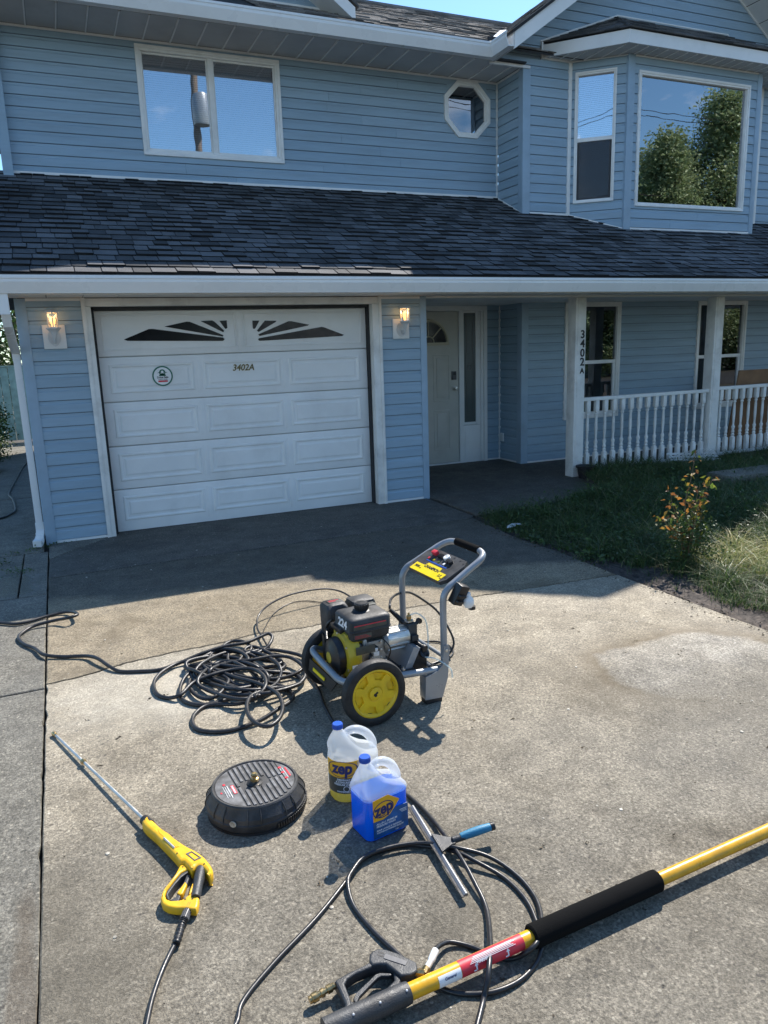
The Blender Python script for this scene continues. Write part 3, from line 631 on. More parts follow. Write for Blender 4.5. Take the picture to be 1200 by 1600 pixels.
# wing: side wall facing the garage, front wall with gable, bay
wall_face((UX, UY-.03), R(-90), UY-WY-.06, upz-.30, UZ, zref=upz+.02-.05)
wz = roof_z(WY)
def rake(x): return UZ+.02+.70*min(x-5.17, 2*CX-5.17-x)
GZ = rake(CX)
ZS = wz-.02+round((UZ-wz+.02)/EXPO)*EXPO
wall_face((UX+.095, WY), 0, 6.34-UX-.095, wz-.02, UZ, zref=upz+.02-.05-3*EXPO)
wall_face((2*CX-6.34, WY), 0, 6.34-UX-.1, wz-.02, UZ, zref=upz+.02-.05-3*EXPO)
wall_face((5.12, WY), 0, 2*(CX-5.12), UZ, GZ-.03, [(6.37-5.12, 2*CX-6.37-5.12, UZ-.1, 5.33)], zref=upz+.02-.05-3*EXPO,
          left=lambda z: max(0, (z-UZ-.02)/.70+5.17-5.12), right=lambda z: min(2*(CX-5.12), 2*CX-5.17-(z-UZ-.02)/.70-5.12))
part(MB().bbox(UX-.022, UX+.095, WY-.022, WY+.09, wz-.14, UZ-.004, .004), 'corner_trim', M['trim_blue'])
part(MB().box(UX+.095, 6.33, WY-.028, WY-.002, wz-.0, wz+.024), 'starter_strip', M['vinyl'])
part(MB().prism([(UX-.026, UY-.02, upz-.005), (UX-.026, UY-.02, upz+.02), (UX-.026, WY+.06, roof_z(WY+.06)+.02), (UX-.026, WY+.06, roof_z(WY+.06)-.005)], (.02, 0, 0)), 'starter_strip', M['vinyl'])
part(MB().box(UX-.026, UX-.006, WY+.05, UY-.03, UZ-.026, UZ-.002), 'cap_strip', M['vinyl'])
part(MB().bbox(6.315, 6.365, WY-.03, WY+.03, wz-.02, 5.33, .004), 'inside_corner', M['vinyl'])
part(MB().bbox(2*CX-6.365, 2*CX-6.315, WY-.03, WY+.03, wz-.02, 5.33, .004), 'inside_corner', M['vinyl'])
# bay
BX0, BX1 = 6.93, 2*CX-6.93
bz = roof_z(BY); fa = math.atan2(BY-WY, BX0-6.36); FL = math.hypot(BX0-6.36, BY-WY)
bref = upz+.02-.05-8*EXPO
wall_face((6.36, WY), fa, FL-.01, bz-.0, 5.33, [(.075, FL-.165, 3.55, 5.16)], zref=bref, left=None)
wall_face((BX1, BY), -fa, FL, bz, 5.33, zref=bref)
wall_face((BX0+.08, BY), 0, BX1-BX0-.13, bz+.0, 5.33, [(7.09-BX0-.08, 9.06-BX0-.08, 3.475, 5.125)], zref=bref)
window((6.36, WY), fa, .062, FL-.152, 3.54, 5.17, 'hung', .042, blinds=60)
window((0, BY), 0, 7.075, 9.075, 3.465, 5.135, 'fixed', .05, blinds=75, depth=.5)
part(MB().bbox(BX0-.035, BX0+.08, BY-.022, BY+.09, bz-.05, 5.33, .004, M=None), 'corner_trim', M['trim_blue'])
part(MB().bbox(BX1-.055, BX1+.03, BY-.022, BY+.09, bz-.05, 5.33, .004), 'corner_trim', M['trim_blue'])
part(MB().box(BX0+.08, BX1-.055, BY-.028, BY-.002, bz-.01, bz+.022), 'starter_strip', M['vinyl'])
part(MB().box(BX0+.08, BX1-.055, BY-.028, BY-.002, 5.29, 5.309), 'cap_strip', M['vinyl'])
FM = Matrix.Translation((6.36, WY, 0)) @ Matrix.Rotation(fa, 4, 'Z')
part(MB(FM).prism([(0, 0, wz-.01), (FL-.02, 0, bz-.01), (FL-.02, 0, bz+.018), (0, 0, wz+.018)], (0, -.026, 0)), 'starter_strip', M['vinyl'])
part(MB(FM).box(0, FL-.02, -.026, -.002, 5.297, 5.309), 'cap_strip', M['vinyl'])
# bay roof and fascia
ffx, ffy, fz0, fz1 = 6.64, .66, 5.31, 5.46
fl = [(5.88, WY-.005), (ffx, ffy), (2*CX-ffx, ffy), (2*CX-5.88, WY-.005)]
fm = MB()
for (xa, ya), (xb, yb) in zip(fl, fl[1:]):
    d = Vector((xb-xa, yb-ya, 0)).normalized(); nrm = Vector((d.y, -d.x, 0)).normalized()*-1
    if nrm.y < 0: nrm = -nrm
    a, b_ = Vector((xa, ya, 0)), Vector((xb, yb, 0))
    fm.prism([a+Vector((0, 0, fz0)), b_+Vector((0, 0, fz0)), b_+Vector((0, 0, fz1)), a+Vector((0, 0, fz1))], nrm*.02)
part(fm, 'fascia', M['white'])
part(MB().prism([(5.87, WY+.01, fz0+.004), (ffx+.0, ffy+.004, fz0+.004), (2*CX-ffx-.0, ffy+.004, fz0+.004), (2*CX-5.87, WY+.01, fz0+.004)], (0, 0, .01)), 'soffit', M['soffit'])
for i in range(26):
    x = 5.98+i*.165
    y0 = max(ffy+.03, WY-(x-5.9)*.98) if x < CX else max(ffy+.03, WY-(2*CX-5.9-x)*.98)
    yb = BY-.03 if BX0 < x < BX1 else (WY-.03-max(0, (min(x, 2*CX-x)-6.36))*.84)
    if yb-y0 > .03: part(MB().box(x-.006, x+.006, y0, yb, fz0-.006, fz0+.004), 'soffit_rib', M['vinyl'])
bt = 5.93; btx = 7.1
br = MB(); A = (5.86, WY, fz1+.02); B = (ffx-.02, ffy-.03, fz1+.01); C_ = (2*CX-ffx+.02, ffy-.03, fz1+.01); D = (2*CX-5.86, WY, fz1+.02); E_ = (btx, WY, bt); F_ = (2*CX-btx, WY, bt)
br.add([A, B, C_, D, E_, F_], [(0, 1, 4), (1, 2, 5, 4), (2, 3, 5), (0, 4, 5, 3), (0, 3, 2, 1)])
bay_roof = part(br, 'bay_roof', M['shingle'])
part(MB().tube([Vector(A)+Vector((-.0, -.012, .02)), Vector(E_)+Vector((0, -.012, .02)), Vector(F_)+Vector((0, -.012, .02)), Vector((2*CX-btx+.08, WY-.012, bt-.07))], .014, 6).box(5.87, 5.89, WY-.04, WY-.012, fz0-.015, fz1+.03).box(5.87, 6.33, WY-.03, WY-.002, fz0-.018, fz0+.005), 'flashing', M['vinyl'])
def shingle_rows(parent, name, P0, U, Vv, nrm, rows, wid, expo, u_lo, u_hi, mat, seed, th=(.004, .010), stuff=True):
    """rows of tabs on a plane: P0 origin, U along the eave, Vv up the slope; u_lo/u_hi(v) limits"""
    rg = random.Random(seed); mb = MB(basis(P0, U, Vv)); 
    for i in range(rows):
        v0 = i*expo; u = u_lo(v0)-rg.random()*wid; hi = u_hi(v0)
        while u < hi:
            w_ = wid*rg.uniform(.75, 1.25); a, b_ = max(u, u_lo(v0)), min(u+w_-.005, hi)
            if b_-a > .02:
                t = rg.choice(th)+rg.random()*.003; dv = -rg.random()*.006; bb = .001
                mb.add([(a, v0+dv, bb), (b_, v0+dv, bb), (b_, v0+dv, bb+t+.004), (a, v0+dv, bb+t+.004), (a, v0+expo+.012, bb), (b_, v0+expo+.012, bb), (b_, v0+expo+.012, .002+bb), (a, v0+expo+.012, .002+bb)], [(0, 1, 2, 3), (3, 2, 6, 7), (0, 3, 7, 4), (1, 5, 6, 2)])
            u += w_
    o = mb.build(name, mat, parent)
    if stuff: o['kind'] = 'stuff'
    return o
vb = Vector((0, WY-ffy+.03, bt-fz1-.01)); shingle_rows(bay_roof, 'shingles', Vector((0, ffy-.03, fz1+.012)), (1, 0, 0), vb, None, 7, .22, .14, lambda v: ffx-.02+v*.5, lambda v: 2*CX-ffx+.02-v*.5, M['shingle'], 3)
vl = Vector(E_)-Vector(A); ul = (Vector(B)-Vector(A)); upn = Vector((vl.x, vl.y, vl.z))
ax = ul.normalized(); vv = (vl-ax*vl.dot(ax)); LL = ul.length; HH = vv.length; px_ = vl.dot(ax)
shingle_rows(bay_roof, 'shingles', Vector(A)+Vector((0, 0, .003)), ax, vv, None, int(HH/.12)+1, .2, .12, lambda v: px_*min(1, v/HH), lambda v: LL+(px_-LL)*min(1, v/HH), M['shingle'], 4)

# gable rakes of the wing
RY = .88
for sgn in (1, -1):
    def X(x): return x if sgn == 1 else 2*CX-x
    zt = lambda x: UZ+.02+.70*(x-5.17)
    fx0 = 5.10
    part(MB().prism([(X(fx0), RY, zt(fx0)-.01), (X(CX), RY, zt(CX)-.01), (X(CX), RY, zt(CX)+.19), (X(fx0), RY, zt(fx0)+.17)], (0, .025, 0)), 'fascia', M['white'])
    # sloped soffit under the rake
    xs = 5.17; k = 0
    while xs < CX-.02:
        xe = min(xs+.262, CX-.002)
        part(MB().prism([(X(xs+.004), RY+.026, zt(xs+.004)+.012), (X(xe-.004), RY+.026, zt(xe-.004)+.012), (X(xe-.004), RY+.026, zt(xe-.004)+.022), (X(xs+.004), RY+.026, zt(xs+.004)+.022)], (0, WY-RY-.03, 0)), 'soffit_panel', M['white'])
        xs += .27
    part(MB().prism([(X(5.17), RY+.026, zt(5.17)+.024), (X(CX), RY+.026, zt(CX)+.024), (X(CX), RY+.026, zt(CX)+.05), (X(5.17), RY+.026, zt(5.17)+.05)], (0, WY-RY, 0)), 'soffit', M['black_gap'])
    part(MB().prism([(X(UX+.1), WY-.03, zt(UX+.1)-.014), (X(CX), WY-.03, zt(CX)-.014), (X(CX), WY-.03, zt(CX)+.011), (X(UX+.1), WY-.03, zt(UX+.1)+.011)], (0, .02, 0)), 'cap_strip', M['vinyl'])
# ---------------------------------------------------------------- roofs
# lower roof
RXa, RXb = -.98, 14.0
sl_ang = math.atan(ROOF_M); cs = math.cos(sl_ang)
lower = part(MB().prism([(RXa, -.66, roof_z(-.66)-.03), (RXa, -.66, roof_z(-.66)), (RXa, UY+.05, roof_z(UY+.05)), (RXa, UY+.05, roof_z(UY+.05)-.03)], (RXb-RXa, 0, 0)), 'roof', M['black_gap'])
SU = (1, 0, 0); SV = Vector((0, cs, math.sin(sl_ang))); P0 = Vector((0, -.672, roof_z(-.672)+.003))
EX = .143; NR = int((UY+.67)/cs/EX)+1
variants = []
for w_ in (.125, .150, .180, .210):
    for t in (.011, .016, .023):
        mb = MB(); mb.add([(0, 0, 0), (w_-.008, 0, 0), (w_-.008, -.003, t), (0, .003, t), (0, EX+.02, 0), (w_-.008, EX+.02, 0), (w_-.008, EX+.02, .002), (0, EX+.02, .002)], [(0, 1, 2, 3), (3, 2, 6, 7), (0, 3, 7, 4), (1, 5, 6, 2)])
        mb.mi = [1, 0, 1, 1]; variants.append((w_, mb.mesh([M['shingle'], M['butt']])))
rg = random.Random(11); rest = MB(basis(P0, SU, SV)); cnt = 0
Bm = basis(P0, SU, SV)
for i in range(NR):
    u = RXa+.0-rg.random()*.2; first = True
    while u < RXb:
        w_, me = rg.choice(variants); a = max(u, RXa)
        inview = u+w_ > -.85 and u < 9.6+i*.1
        if inview and cnt < 300 and u >= RXa:
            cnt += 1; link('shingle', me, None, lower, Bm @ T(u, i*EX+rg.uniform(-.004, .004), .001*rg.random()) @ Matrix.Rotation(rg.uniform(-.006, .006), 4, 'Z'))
        else:
            t = rg.choice((.011, .016, .023)); b_ = min(u+w_-.006, RXb); v0 = i*EX+rg.uniform(-.004, .004)
            rest.add([(a, v0, 0), (b_, v0, 0), (b_, v0, t), (a, v0, t), (a, v0+EX+.02, 0), (b_, v0+EX+.02, 0), (b_, v0+EX+.02, .002), (a, v0+EX+.02, .002)], [(0, 1, 2, 3), (3, 2, 6, 7), (0, 3, 7, 4), (1, 5, 6, 2)]); rest.mi[-4:] = [1, 0, 1, 1]
        u += w_
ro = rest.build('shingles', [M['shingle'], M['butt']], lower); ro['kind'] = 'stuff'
# starter course and drip edge, fascia, gutter
part(MB().box(RXa, RXb, -.695, -.64, roof_z(-.66)-.045, roof_z(-.66)-.012), 'drip_edge', M['black'])
def gutter(x0, x1, yf, z0, z1):
    q = [(yf+.11, z0+.01), (yf+.11, z1), (yf+.10, z1), (yf+.10, z0+.02), (yf+.03, z0+.012), (yf+.012, z0+.05), (yf+.012, z0+.085), (yf+.004, z1-.012), (yf+.012, z1-.006), (yf+.012, z1), (yf-.004, z1), (yf-.006, z1-.02), (yf, z0+.085), (yf+.004, z0+.05), (yf+.022, z0+.006), (yf+.03, z0)]
    h = z1-z0
    q = [(yf+.11, z0+.002), (yf+.11, z1-.004), (yf+.104, z1-.004), (yf+.104, z0+.012), (yf+.04, z0+.012), (yf+.022, z0+.012+h*.35), (yf+.008, z0+h*.6), (yf+.006, z1-.012), (yf+.020, z1-.010), (yf+.020, z1), (yf-.004, z1), (yf-.006, z1-.016), (yf-.006, z1-.026), (yf, z1-.03), (yf, z0+h*.62), (yf+.012, z0+h*.40), (yf+.030, z0+.012), (yf+.034, z0)]
    return MB().prism([(x0, a, b_) for a, b_ in q], (x1-x0, 0, 0))
part(gutter(-.99, RXb, -.735, 2.222, 2.362), 'gutter', M['gutter'])
part(MB().box(-.985, RXb, -.622, -.60, 2.215, 2.40), 'fascia', M['white'])
# lower soffit panels
x = -.98
while x < 11:
    y1 = -.005 if x < 3.3 else (.38 if x > 3.39 else 0)
    y1 = -.005 if x < 3.37 else UY-.01
    if x > UX: y1 = WY-.01
    part(MB().box(x+.003, x+.297, -.60, y1, LOW_Z, LOW_Z+.01), 'soffit_panel', M['white'])
    part(MB().box(x-.003, x+.003, -.60, y1, LOW_Z+.006, LOW_Z+.014), 'soffit_rib', M['black_gap'])
    x += .30
part(MB().box(-.98, 11, -.60, 2.0, LOW_Z+.014, LOW_Z+.03), 'soffit', M['black_gap'])
part(MB().box(3.40, 12, .02, .30, LOW_Z-.02, LOW_Z-.001), 'porch_beam', M['white'])
# upper main roof
MY0, MZ0 = 1.335, UZ+.155
ms = .5; RDY = 4.85; RDZ = MZ0+ms*(RDY-MY0)
def mz(y): return MZ0+ms*(y-MY0)
main = part(MB().prism([(-1.15, MY0, MZ0-.03), (-1.15, MY0, MZ0), (-1.15, RDY, RDZ), (-1.15, 2*RDY-MY0, MZ0), (-1.15, 2*RDY-MY0, MZ0-.03), (-1.15, RDY, RDZ-.06)], (9.2, 0, 0)), 'roof', M['black_gap'])
vs_ = Vector((0, 1, ms)).normalized()
shingle_rows(main, 'shingles', Vector((0, MY0-.015, MZ0+.003)), (1, 0, 0), vs_, None, 28, .24, .142, lambda v: 2.2, lambda v: 8.2, M['shingle_up'], 5)
part(MB().tube([(2, RDY, RDZ+.015), (8.0, RDY, RDZ+.015)], .05, 8), 'ridge_cap', M['shingle_up'])
part(gutter(-1.15, 5.10, 1.232, UZ-.015, UZ+.145), 'gutter', M['gutter'])
part(MB().box(-1.15, 5.10, 1.345, 1.365, UZ-.01, UZ+.15), 'fascia', M['white'])
# short gutter on the side of the wing
GS = Matrix(((0, 1, 0, 0), (1, 0, 0, 0), (0, 0, 1, 0), (0, 0, 0, 1)))
g2 = gutter(.885, 1.34, 4.985, UZ-.015, UZ+.145); g2.v = [(y, x, z) for x, y, z in g2.v]; g2.f = [f_[::-1] for f_ in g2.f]
part(g2, 'gutter', M['gutter'])
part(MB().box(5.10, 5.12, .91, WY, UZ-.005, UZ+.13), 'fascia', M['white'])
part(MB().box(5.09, 5.70, WY-.035, WY-.004, UZ-.022, UZ+.012), 'cap_strip', M['vinyl'])
part(MB().box(5.10, 5.16, .92, 1.44, UZ+.0, UZ+.01), 'soffit', M['soffit'])
part(MB().box(5.10, UX+.10, WY+.001, WY+.04, UZ, UZ+.30), 'wall', M['black_gap'])
x = -1.15
while x < 5.6:
    xe = min(x+.30, UX-.03)
    if xe-x > .03:
        y0_ = 1.40 if x < 4.95 else WY+.0
        if x > 4.8 and x < 4.96: xe = 5.15
        y1_ = UY-.03
        part(MB().box(x+.004, xe-.004, y0_, y1_, UZ, UZ+.008), 'soffit_panel', M['soffit'])
        part(MB().box(x-.007, x+.009, y0_, y1_, UZ-.012, UZ+.004), 'soffit_rib', M['vinyl'])
        part(MB().box(x+.011, x+.014, y0_, y1_, UZ-.001, UZ+.004), 'soffit_gap', M['black_gap'])
    x += .30
part(MB().box(-1.15, 5.6, 1.365, UY, UZ+.012, UZ+.03), 'soffit', M['black_gap'])
# wing roof
def wzf(x): return UZ+.02+.70*(x-5.17)+.175
wing = part(MB().prism([(5.07, RY-.02, wzf(5.07)), (CX, RY-.02, wzf(CX)), (2*CX-5.07, RY-.02, wzf(5.07)), (2*CX-5.07, RY-.02, wzf(5.07)+.03), (CX, RY-.02, wzf(CX)+.035), (5.07, RY-.02, wzf(5.07)+.03)], (0, 8, 0)), 'roof', M['black_gap'])
shingle_rows(wing, 'shingles', Vector((5.06, 0, wzf(5.06)+.034)), (0, -1, 0), Vector((1, 0, .70)), None, 26, .24, .142, lambda v: -8.8, lambda v: -(RY-.03), M['shingle_up'], 6)
vm = MB()   # valley flashing
for i in range(6):
    pass
va = Vector((5.13, MY0+.0, mz(MY0)+.02)); vk = .70/ms
vbn = Vector((5.13+1.3, MY0+1.3*vk, mz(MY0+1.3*vk)+.02))
part(MB().prism([va+Vector((-.13, 0, .0)), va+Vector((.05, 0, .04)), vbn+Vector((.05, 0, .05)), vbn+Vector((-.1, 0, .02))], (0, 0, .004)), 'flashing', M['flashing'])
# body of the house behind the fronts: back and far side
part(MB().box(X0, RX1, 8.2, 8.3, 0, 5.2).box(RX1, RX1+.1, 1.5, 8.3, 0, 5.2), 'wall', M['siding'])
part(MB().box(RX1, 14, 1.55, 1.6, 0, 5.2), 'wall', M['siding'])
part(MB().box(RX1+.1, 14.2, 1.3, 8.4, 5.2, 5.25), 'roof', M['shingle_up'])
wall_face((RX1+.0, 1.5), 0, 1.2, roof_z(1.5)-.05, 5.2)
# dormer gable on the main roof
DX, DY, DH = 1.78, 1.9, 1.70
dz0 = mz(DY)+.02
dormer = empty('dormer', (0, 0, 0), house)
zp = dz0+.70*DH
for sg in (1, -1):
    MB().prism([(DX+sg*DH, DY, dz0-.03), (DX, DY, zp-.03), (DX, DY, zp+.13), (DX+sg*DH, DY, dz0+.12)], (0, .025, 0)).build('fascia', M['white'], dormer)
    MB().prism([(DX+sg*(DH-.03), DY+.025, dz0+.0), (DX, DY+.025, zp-.005), (DX, DY+.025, zp+.01), (DX+sg*(DH-.03), DY+.025, dz0+.015)], (0, .42, 0)).build('soffit', M['white'], dormer)
MB().prism([(DX-DH-.04, DY-.02, dz0+.12), (DX, DY-.02, zp+.15), (DX+DH+.04, DY-.02, dz0+.12), (DX+DH+.04, DY-.02, dz0+.145), (DX, DY-.02, zp+.18), (DX-DH-.04, DY-.02, dz0+.145)], (0, 3, 0)).build('roof_slab', M['shingle'], dormer)
WYd = DY+.42
dw0 = mz(WYd)
z = dw0
k = 0
while z < zp-.05:
    hw = (zp-.01-z)/.70; hw2 = (zp-.01-min(z+EXPO, zp-.02))/.70
    mb = MB(); q = PROF; n_ = len(q)
    v = [(DX-hw+(hw-hw2)*zz/EXPO, WYd-o, z+zz) for o, zz in q]+[(DX+hw-(hw-hw2)*zz/EXPO, WYd-o, z+zz) for o, zz in q]
    mb.add(v, [tuple(range(n_)), tuple(range(n_, 2*n_))[::-1]]+[(i, n_+i, n_+(i+1) % n_, (i+1) % n_) for i in range(n_)]); mb.build('siding_board', M['siding'], dormer); z += EXPO
hwb = (zp-dw0)/.70
for sg in (1, -1):
    MB().prism([(DX+sg*hwb, WYd-.03, dw0-.0), (DX, WYd-.03, zp-.03), (DX, WYd-.03, zp-.005), (DX+sg*hwb, WYd-.03, dw0+.035)], (0, .02, 0)).build('cap_strip', M['vinyl'], dormer)
MB().box(DX-hwb+.05, DX+hwb-.05, WYd-.035, WYd-.01, dw0+.005, dw0+.028).build('starter_strip', M['vinyl'], dormer)

# ---------------------------------------------------------------- entrance and porch walls
DYY = 2.0
fd0, fd1 = 3.96, 5.36
wall_face((GX1, DYY), 0, UX-GX1-.02, .03, LOW_Z+.0, [(fd0-GX1, fd1-GX1, -.1, 2.24)], zref=.03)
wall_face((UX-.02, DYY-.02), R(-90), DYY-WY-.06, .03, LOW_Z, zref=.03)
wall_face((UX+.06, WY-.04), 0, 5.2, .03, LOW_Z, [(6.315-UX-.06, 7.28-UX-.06, .60, 2.225), (8.79-UX-.06, 9.80-UX-.06, .60, 2.225)], zref=.03)
PW = WY-.04
part(MB().bbox(UX-.05, UX+.06, PW-.03, PW+.09, 0, LOW_Z, .004), 'corner_trim', M['trim_blue'])
part(MB().box(UX-.045, UX-.02, DYY-.03, DYY-.004, .03, LOW_Z), 'inside_corner', M['vinyl'])
part(MB().box(UX+.06, 10.8, PW-.02, PW-.001, .005, .032).box(UX-.038, UX-.02, PW+.06, DYY-.03, .005, .032).box(fd1, UX-.03, DYY-.02, DYY-.001, .005, .032), 'starter_strip', M['vinyl'])
window((0, PW), 0, 6.30, 7.29, .585, 2.235, 'hung', .06, glass='glass_low', blinds=False, depth=.7)
window((0, PW), 0, 8.78, 9.81, .585, 2.235, 'hung', .06, glass='glass_low', blinds=False, depth=.7)
# front door with sidelight
ent = empty('front_door', (0, 0, 0), house)
fm = MB().bbox(fd0, fd0+.07, DYY-.05, DYY+.06, 0, 2.17, .004).bbox(fd1-.055, fd1, DYY-.05, DYY+.06, 0, 2.17, .004).bbox(fd0, fd1, DYY-.05, DYY+.06, 2.17, 2.24, .004).bbox(4.905, 4.965, DYY-.035, DYY+.06, .03, 2.17, .004).bbox(fd1-.10, fd1-.055, DYY-.03, DYY+.06, .03, 2.17, .004).box(fd0+.07, fd1-.055, DYY-.02, DYY+.06, .0, .03)
fm.build('frame', M['white'], ent)
MB().bbox(fd0+.075, 4.903, DYY-.008, DYY+.04, .035, 2.165, .003).build('door_leaf', M['cream'], ent)
for (a, b_) in ((4.10, 4.39), (4.50, 4.76)):
    for (c0, c1) in ((.22, .80), (.92, 1.58)):
        pm = MB()
        pm.bbox(a, b_, DYY-.013, DYY-.006, c1-.018, c1, .003).bbox(a, b_, DYY-.013, DYY-.006, c0, c0+.018, .003).bbox(a, a+.018, DYY-.013, DYY-.006, c0+.018, c1-.018, .003).bbox(b_-.018, b_, DYY-.013, DYY-.006, c0+.018, c1-.018, .003).bbox(a+.05, b_-.05, DYY-.014, DYY-.006, c0+.05, c1-.05, .006)
        pm.build('raised_panel', M['cream'], ent)
# fan light
fcx, fcz, fr_ = 4.43, 1.745, .30
def arc(r, y, n_=20): return [(fcx+r*math.cos(math.pi*k/n_), y, fcz+r*math.sin(math.pi*k/n_)) for k in range(n_+1)]
MB().prism(arc(fr_-.02, DYY-.012), (0, .004, 0)).build('fan_light', M['dark_glass'], ent)
fl_ = MB(); fl_.tube(arc(fr_, DYY-.016), .022, 6); fl_.box(fcx-fr_-.02, fcx+fr_+.02, DYY-.034, DYY-.008, fcz-.04, fcz)
for a in (45, 90, 135): fl_.tube([(fcx+.09*math.cos(R(a)), DYY-.016, fcz+.09*math.sin(R(a))), (fcx+fr_*math.cos(R(a)), DYY-.016, fcz+fr_*math.sin(R(a)))], .010, 6)
fl_.tube(arc(.085, DYY-.016, 10), .010, 6); fl_.build('fan_frame', M['cream_frame'], ent)
# lock, knob
MB().bbox(4.79, 4.86, DYY-.035, DYY-.006, 1.22, 1.34, .006).build('keypad_lock', M['grey_plastic'], ent)
MB().box(4.803, 4.847, DYY-.037, DYY-.033, 1.285, 1.328).build('keypad', M['print_black'], ent)
MB(T(4.84, DYY-.008, 1.10) @ Matrix.Rotation(R(90), 4, 'X')).lathe([(0, 0), (.033, 0), (.033, .008), (.013, .012), (.012, .035), (.026, .045), (.031, .058), (.024, .07), (0, .074)], 20, caps=False).build('door_knob', M['steel'], ent)
# side light: frosted glass with decorative came
MB().box(4.99, 5.185, DYY-.006, DYY, .60, 2.15).build('side_light', M['frost'], ent)
sm = MB().bbox(4.966, 4.992, DYY-.02, DYY+.02, .56, 2.168, .003).bbox(5.183, 5.258, DYY-.02, DYY+.02, .56, 2.168, .003).bbox(4.992, 5.183, DYY-.02, DYY+.02, .56, .60, .003).bbox(4.992, 5.183, DYY-.02, DYY+.02, 2.14, 2.168, .003)
sm.bbox(4.966, 5.258, DYY-.02, DYY+.02, .032, .555, .003).bbox(5.0, 5.20, DYY-.026, DYY-.019, .08, .49, .004); sm.build('side_light_frame', M['white'], ent)
cm = MB(); cm.tube([(5.0875+.03*math.cos(t_), DYY-.009, 1.38+.045*math.sin(t_)) for t_ in [k*math.pi/8 for k in range(16)]], .003, 5, closed=True)
for s_ in (-1, 1): cm.tube(spline([(5.0875+s_*.07, DYY-.009, .66), (5.0875+s_*.045, DYY-.009, 1.0), (5.0875+s_*.07, DYY-.009, 1.38), (5.0875+s_*.045, DYY-.009, 1.75), (5.0875+s_*.07, DYY-.009, 2.1)], 6), .0025, 5)
cm.build('leading', M['grey_plastic'], ent)
# outlet and small screw eye on the side wall by the door
part(MB().bbox(UX-.055, UX-.034, 1.86, 1.935, .29, .41, .004), 'outlet_cover', M['white'])
# columns
def column(x0, y0, zt_, zb):
    c = empty('column', (0, 0, 0), house)
    MB().bbox(x0, x0+.155, y0, y0+.155, zb, zt_, .006).build('post', M['white_worn'], c)
    MB().bbox(x0+.028, x0+.127, y0-.008, y0+.006, zb+.25, zt_-.0, .004).build('face_board', M['white_worn'], c)
    return c
c1 = column(5.50, .12, LOW_Z-.02, .0); c2 = column(7.80, .14, LOW_Z-.02, .0); column(10.1, .14, LOW_Z-.02, .0)
for i, ch in enumerate('3402A'):
    sz = .135 if ch != 'A' else .09
    pp = aty(906.5-.0*i, (523, 537.5, 552, 566, 580)[i], .11)
    link('house_number', text_mesh(ch, sz, .006, 0, .0025, 1.0), M['print_black'], c1, basis((5.60, .108, pp.z), (1, 0, 0), (0, 0, 1)))
# railing
def baluster_mesh():
    h0, h1 = .085, .955; mb = MB()
    mb.bbox(-.027, .027, -.027, .027, h0, h0+.20, .003).bbox(-.027, .027, -.027, .027, h1-.14, h1, .003)
    z = [h0+.20, h0+.215, h0+.23, h0+.25, h0+.27, h0+.30, h0+.33, h0+.345, h0+.36, h0+.39, h0+.50, h1-.24, h1-.19, h1-.175, h1-.16, h1-.14]
    r = [.022, .014, .020, .012, .019, .012, .018, .019, .012, .010, .015, .013, .011, .019, .013, .021]
    r = [q*1.35 for q in r]; mb.lathe(list(zip(r, z)), 10, caps=False); return mb.mesh([M['white_worn']])
bme = baluster_mesh(); RYY = .20
rail = empty('railing', (0, 0, 0), house); rail2 = empty('railing', (0, 0, 0), house)
MB().bbox(5.655, 7.80, RYY-.035, RYY+.035, .955, 1.0, .006).build('top_rail', M['white_worn'], rail)
MB().bbox(5.655, 7.80, RYY-.025, RYY+.025, .045, .085, .004).build('bottom_rail', M['white_worn'], rail)
MB().bbox(7.955, 10.1, RYY-.035, RYY+.035, .975, 1.02, .006).build('top_rail', M['white_worn'], rail2)
MB().bbox(7.955, 10.1, RYY-.025, RYY+.025, .065, .105, .004).build('bottom_rail', M['white_worn'], rail2)
for i in range(15): link('baluster', bme, None, rail, T(5.775+i*.1395, RYY, 0) @ Matrix.Rotation(rg.uniform(-.05, .05), 4, 'Z'))
for i in range(15): link('baluster', bme, None, rail2, T(8.05+i*.1375, RYY, .02) @ Matrix.Rotation(rg.uniform(-.05, .05), 4, 'Z'))
# downspout
dp = empty('downspout', (0, 0, 0), house)
def rect_tube(pts, a, b_, name, mat, parent):
    mb = MB(); P = [Vector(p) for p in pts]; vs = []; n_ = len(P)
    for i, p in enumerate(P):
        t = (P[min(i+1, n_-1)]-P[max(i-1, 0)]).normalized(); s = Vector((1, 0, 0)); s = (s-t*s.dot(t)).normalized(); u = t.cross(s)
        vs += [p+s*a+u*b_, p-s*a+u*b_, p-s*a-u*b_, p+s*a-u*b_]
    fs = [(i*4+k, i*4+(k+1) % 4, (i+1)*4+(k+1) % 4, (i+1)*4+k) for i in range(n_-1) for k in range(4)]+[(0, 3, 2, 1), tuple(range(n_*4-4, n_*4))]
    mb.add(vs, fs); return mb.build(name, mat, parent)
rect_tube([(-.695, -.66, 2.23), (-.695, -.66, 2.06)], .036, .030, 'outlet_pipe', M['gutter'], dp)
rect_tube([(-.695, -.66, 2.085), (-.692, -.60, 1.99), (-.69, -.15, 1.83), (-.687, .045, 1.78), (-.685, .06, 1.70)], .033, .028, 'elbow', M['gutter'], dp)
rect_tube([(-.685, .06, 1.73), (-.685, .06, .16)], .030, .026, 'pipe', M['gutter'], dp)
rect_tube([(-.685, .06, .20), (-.685, .055, .13), (-.688, .02, .075), (-.70, -.06, .05), (-.72, -.14, .04)], .036, .030, 'shoe', M['gutter'], dp)
sh = MB()
for k in range(6): sh.bbox(-.728+k*.001, -.66, .02-.028*k-.004, .02-.028*k+.006, .045, .112-.008*k, .002)
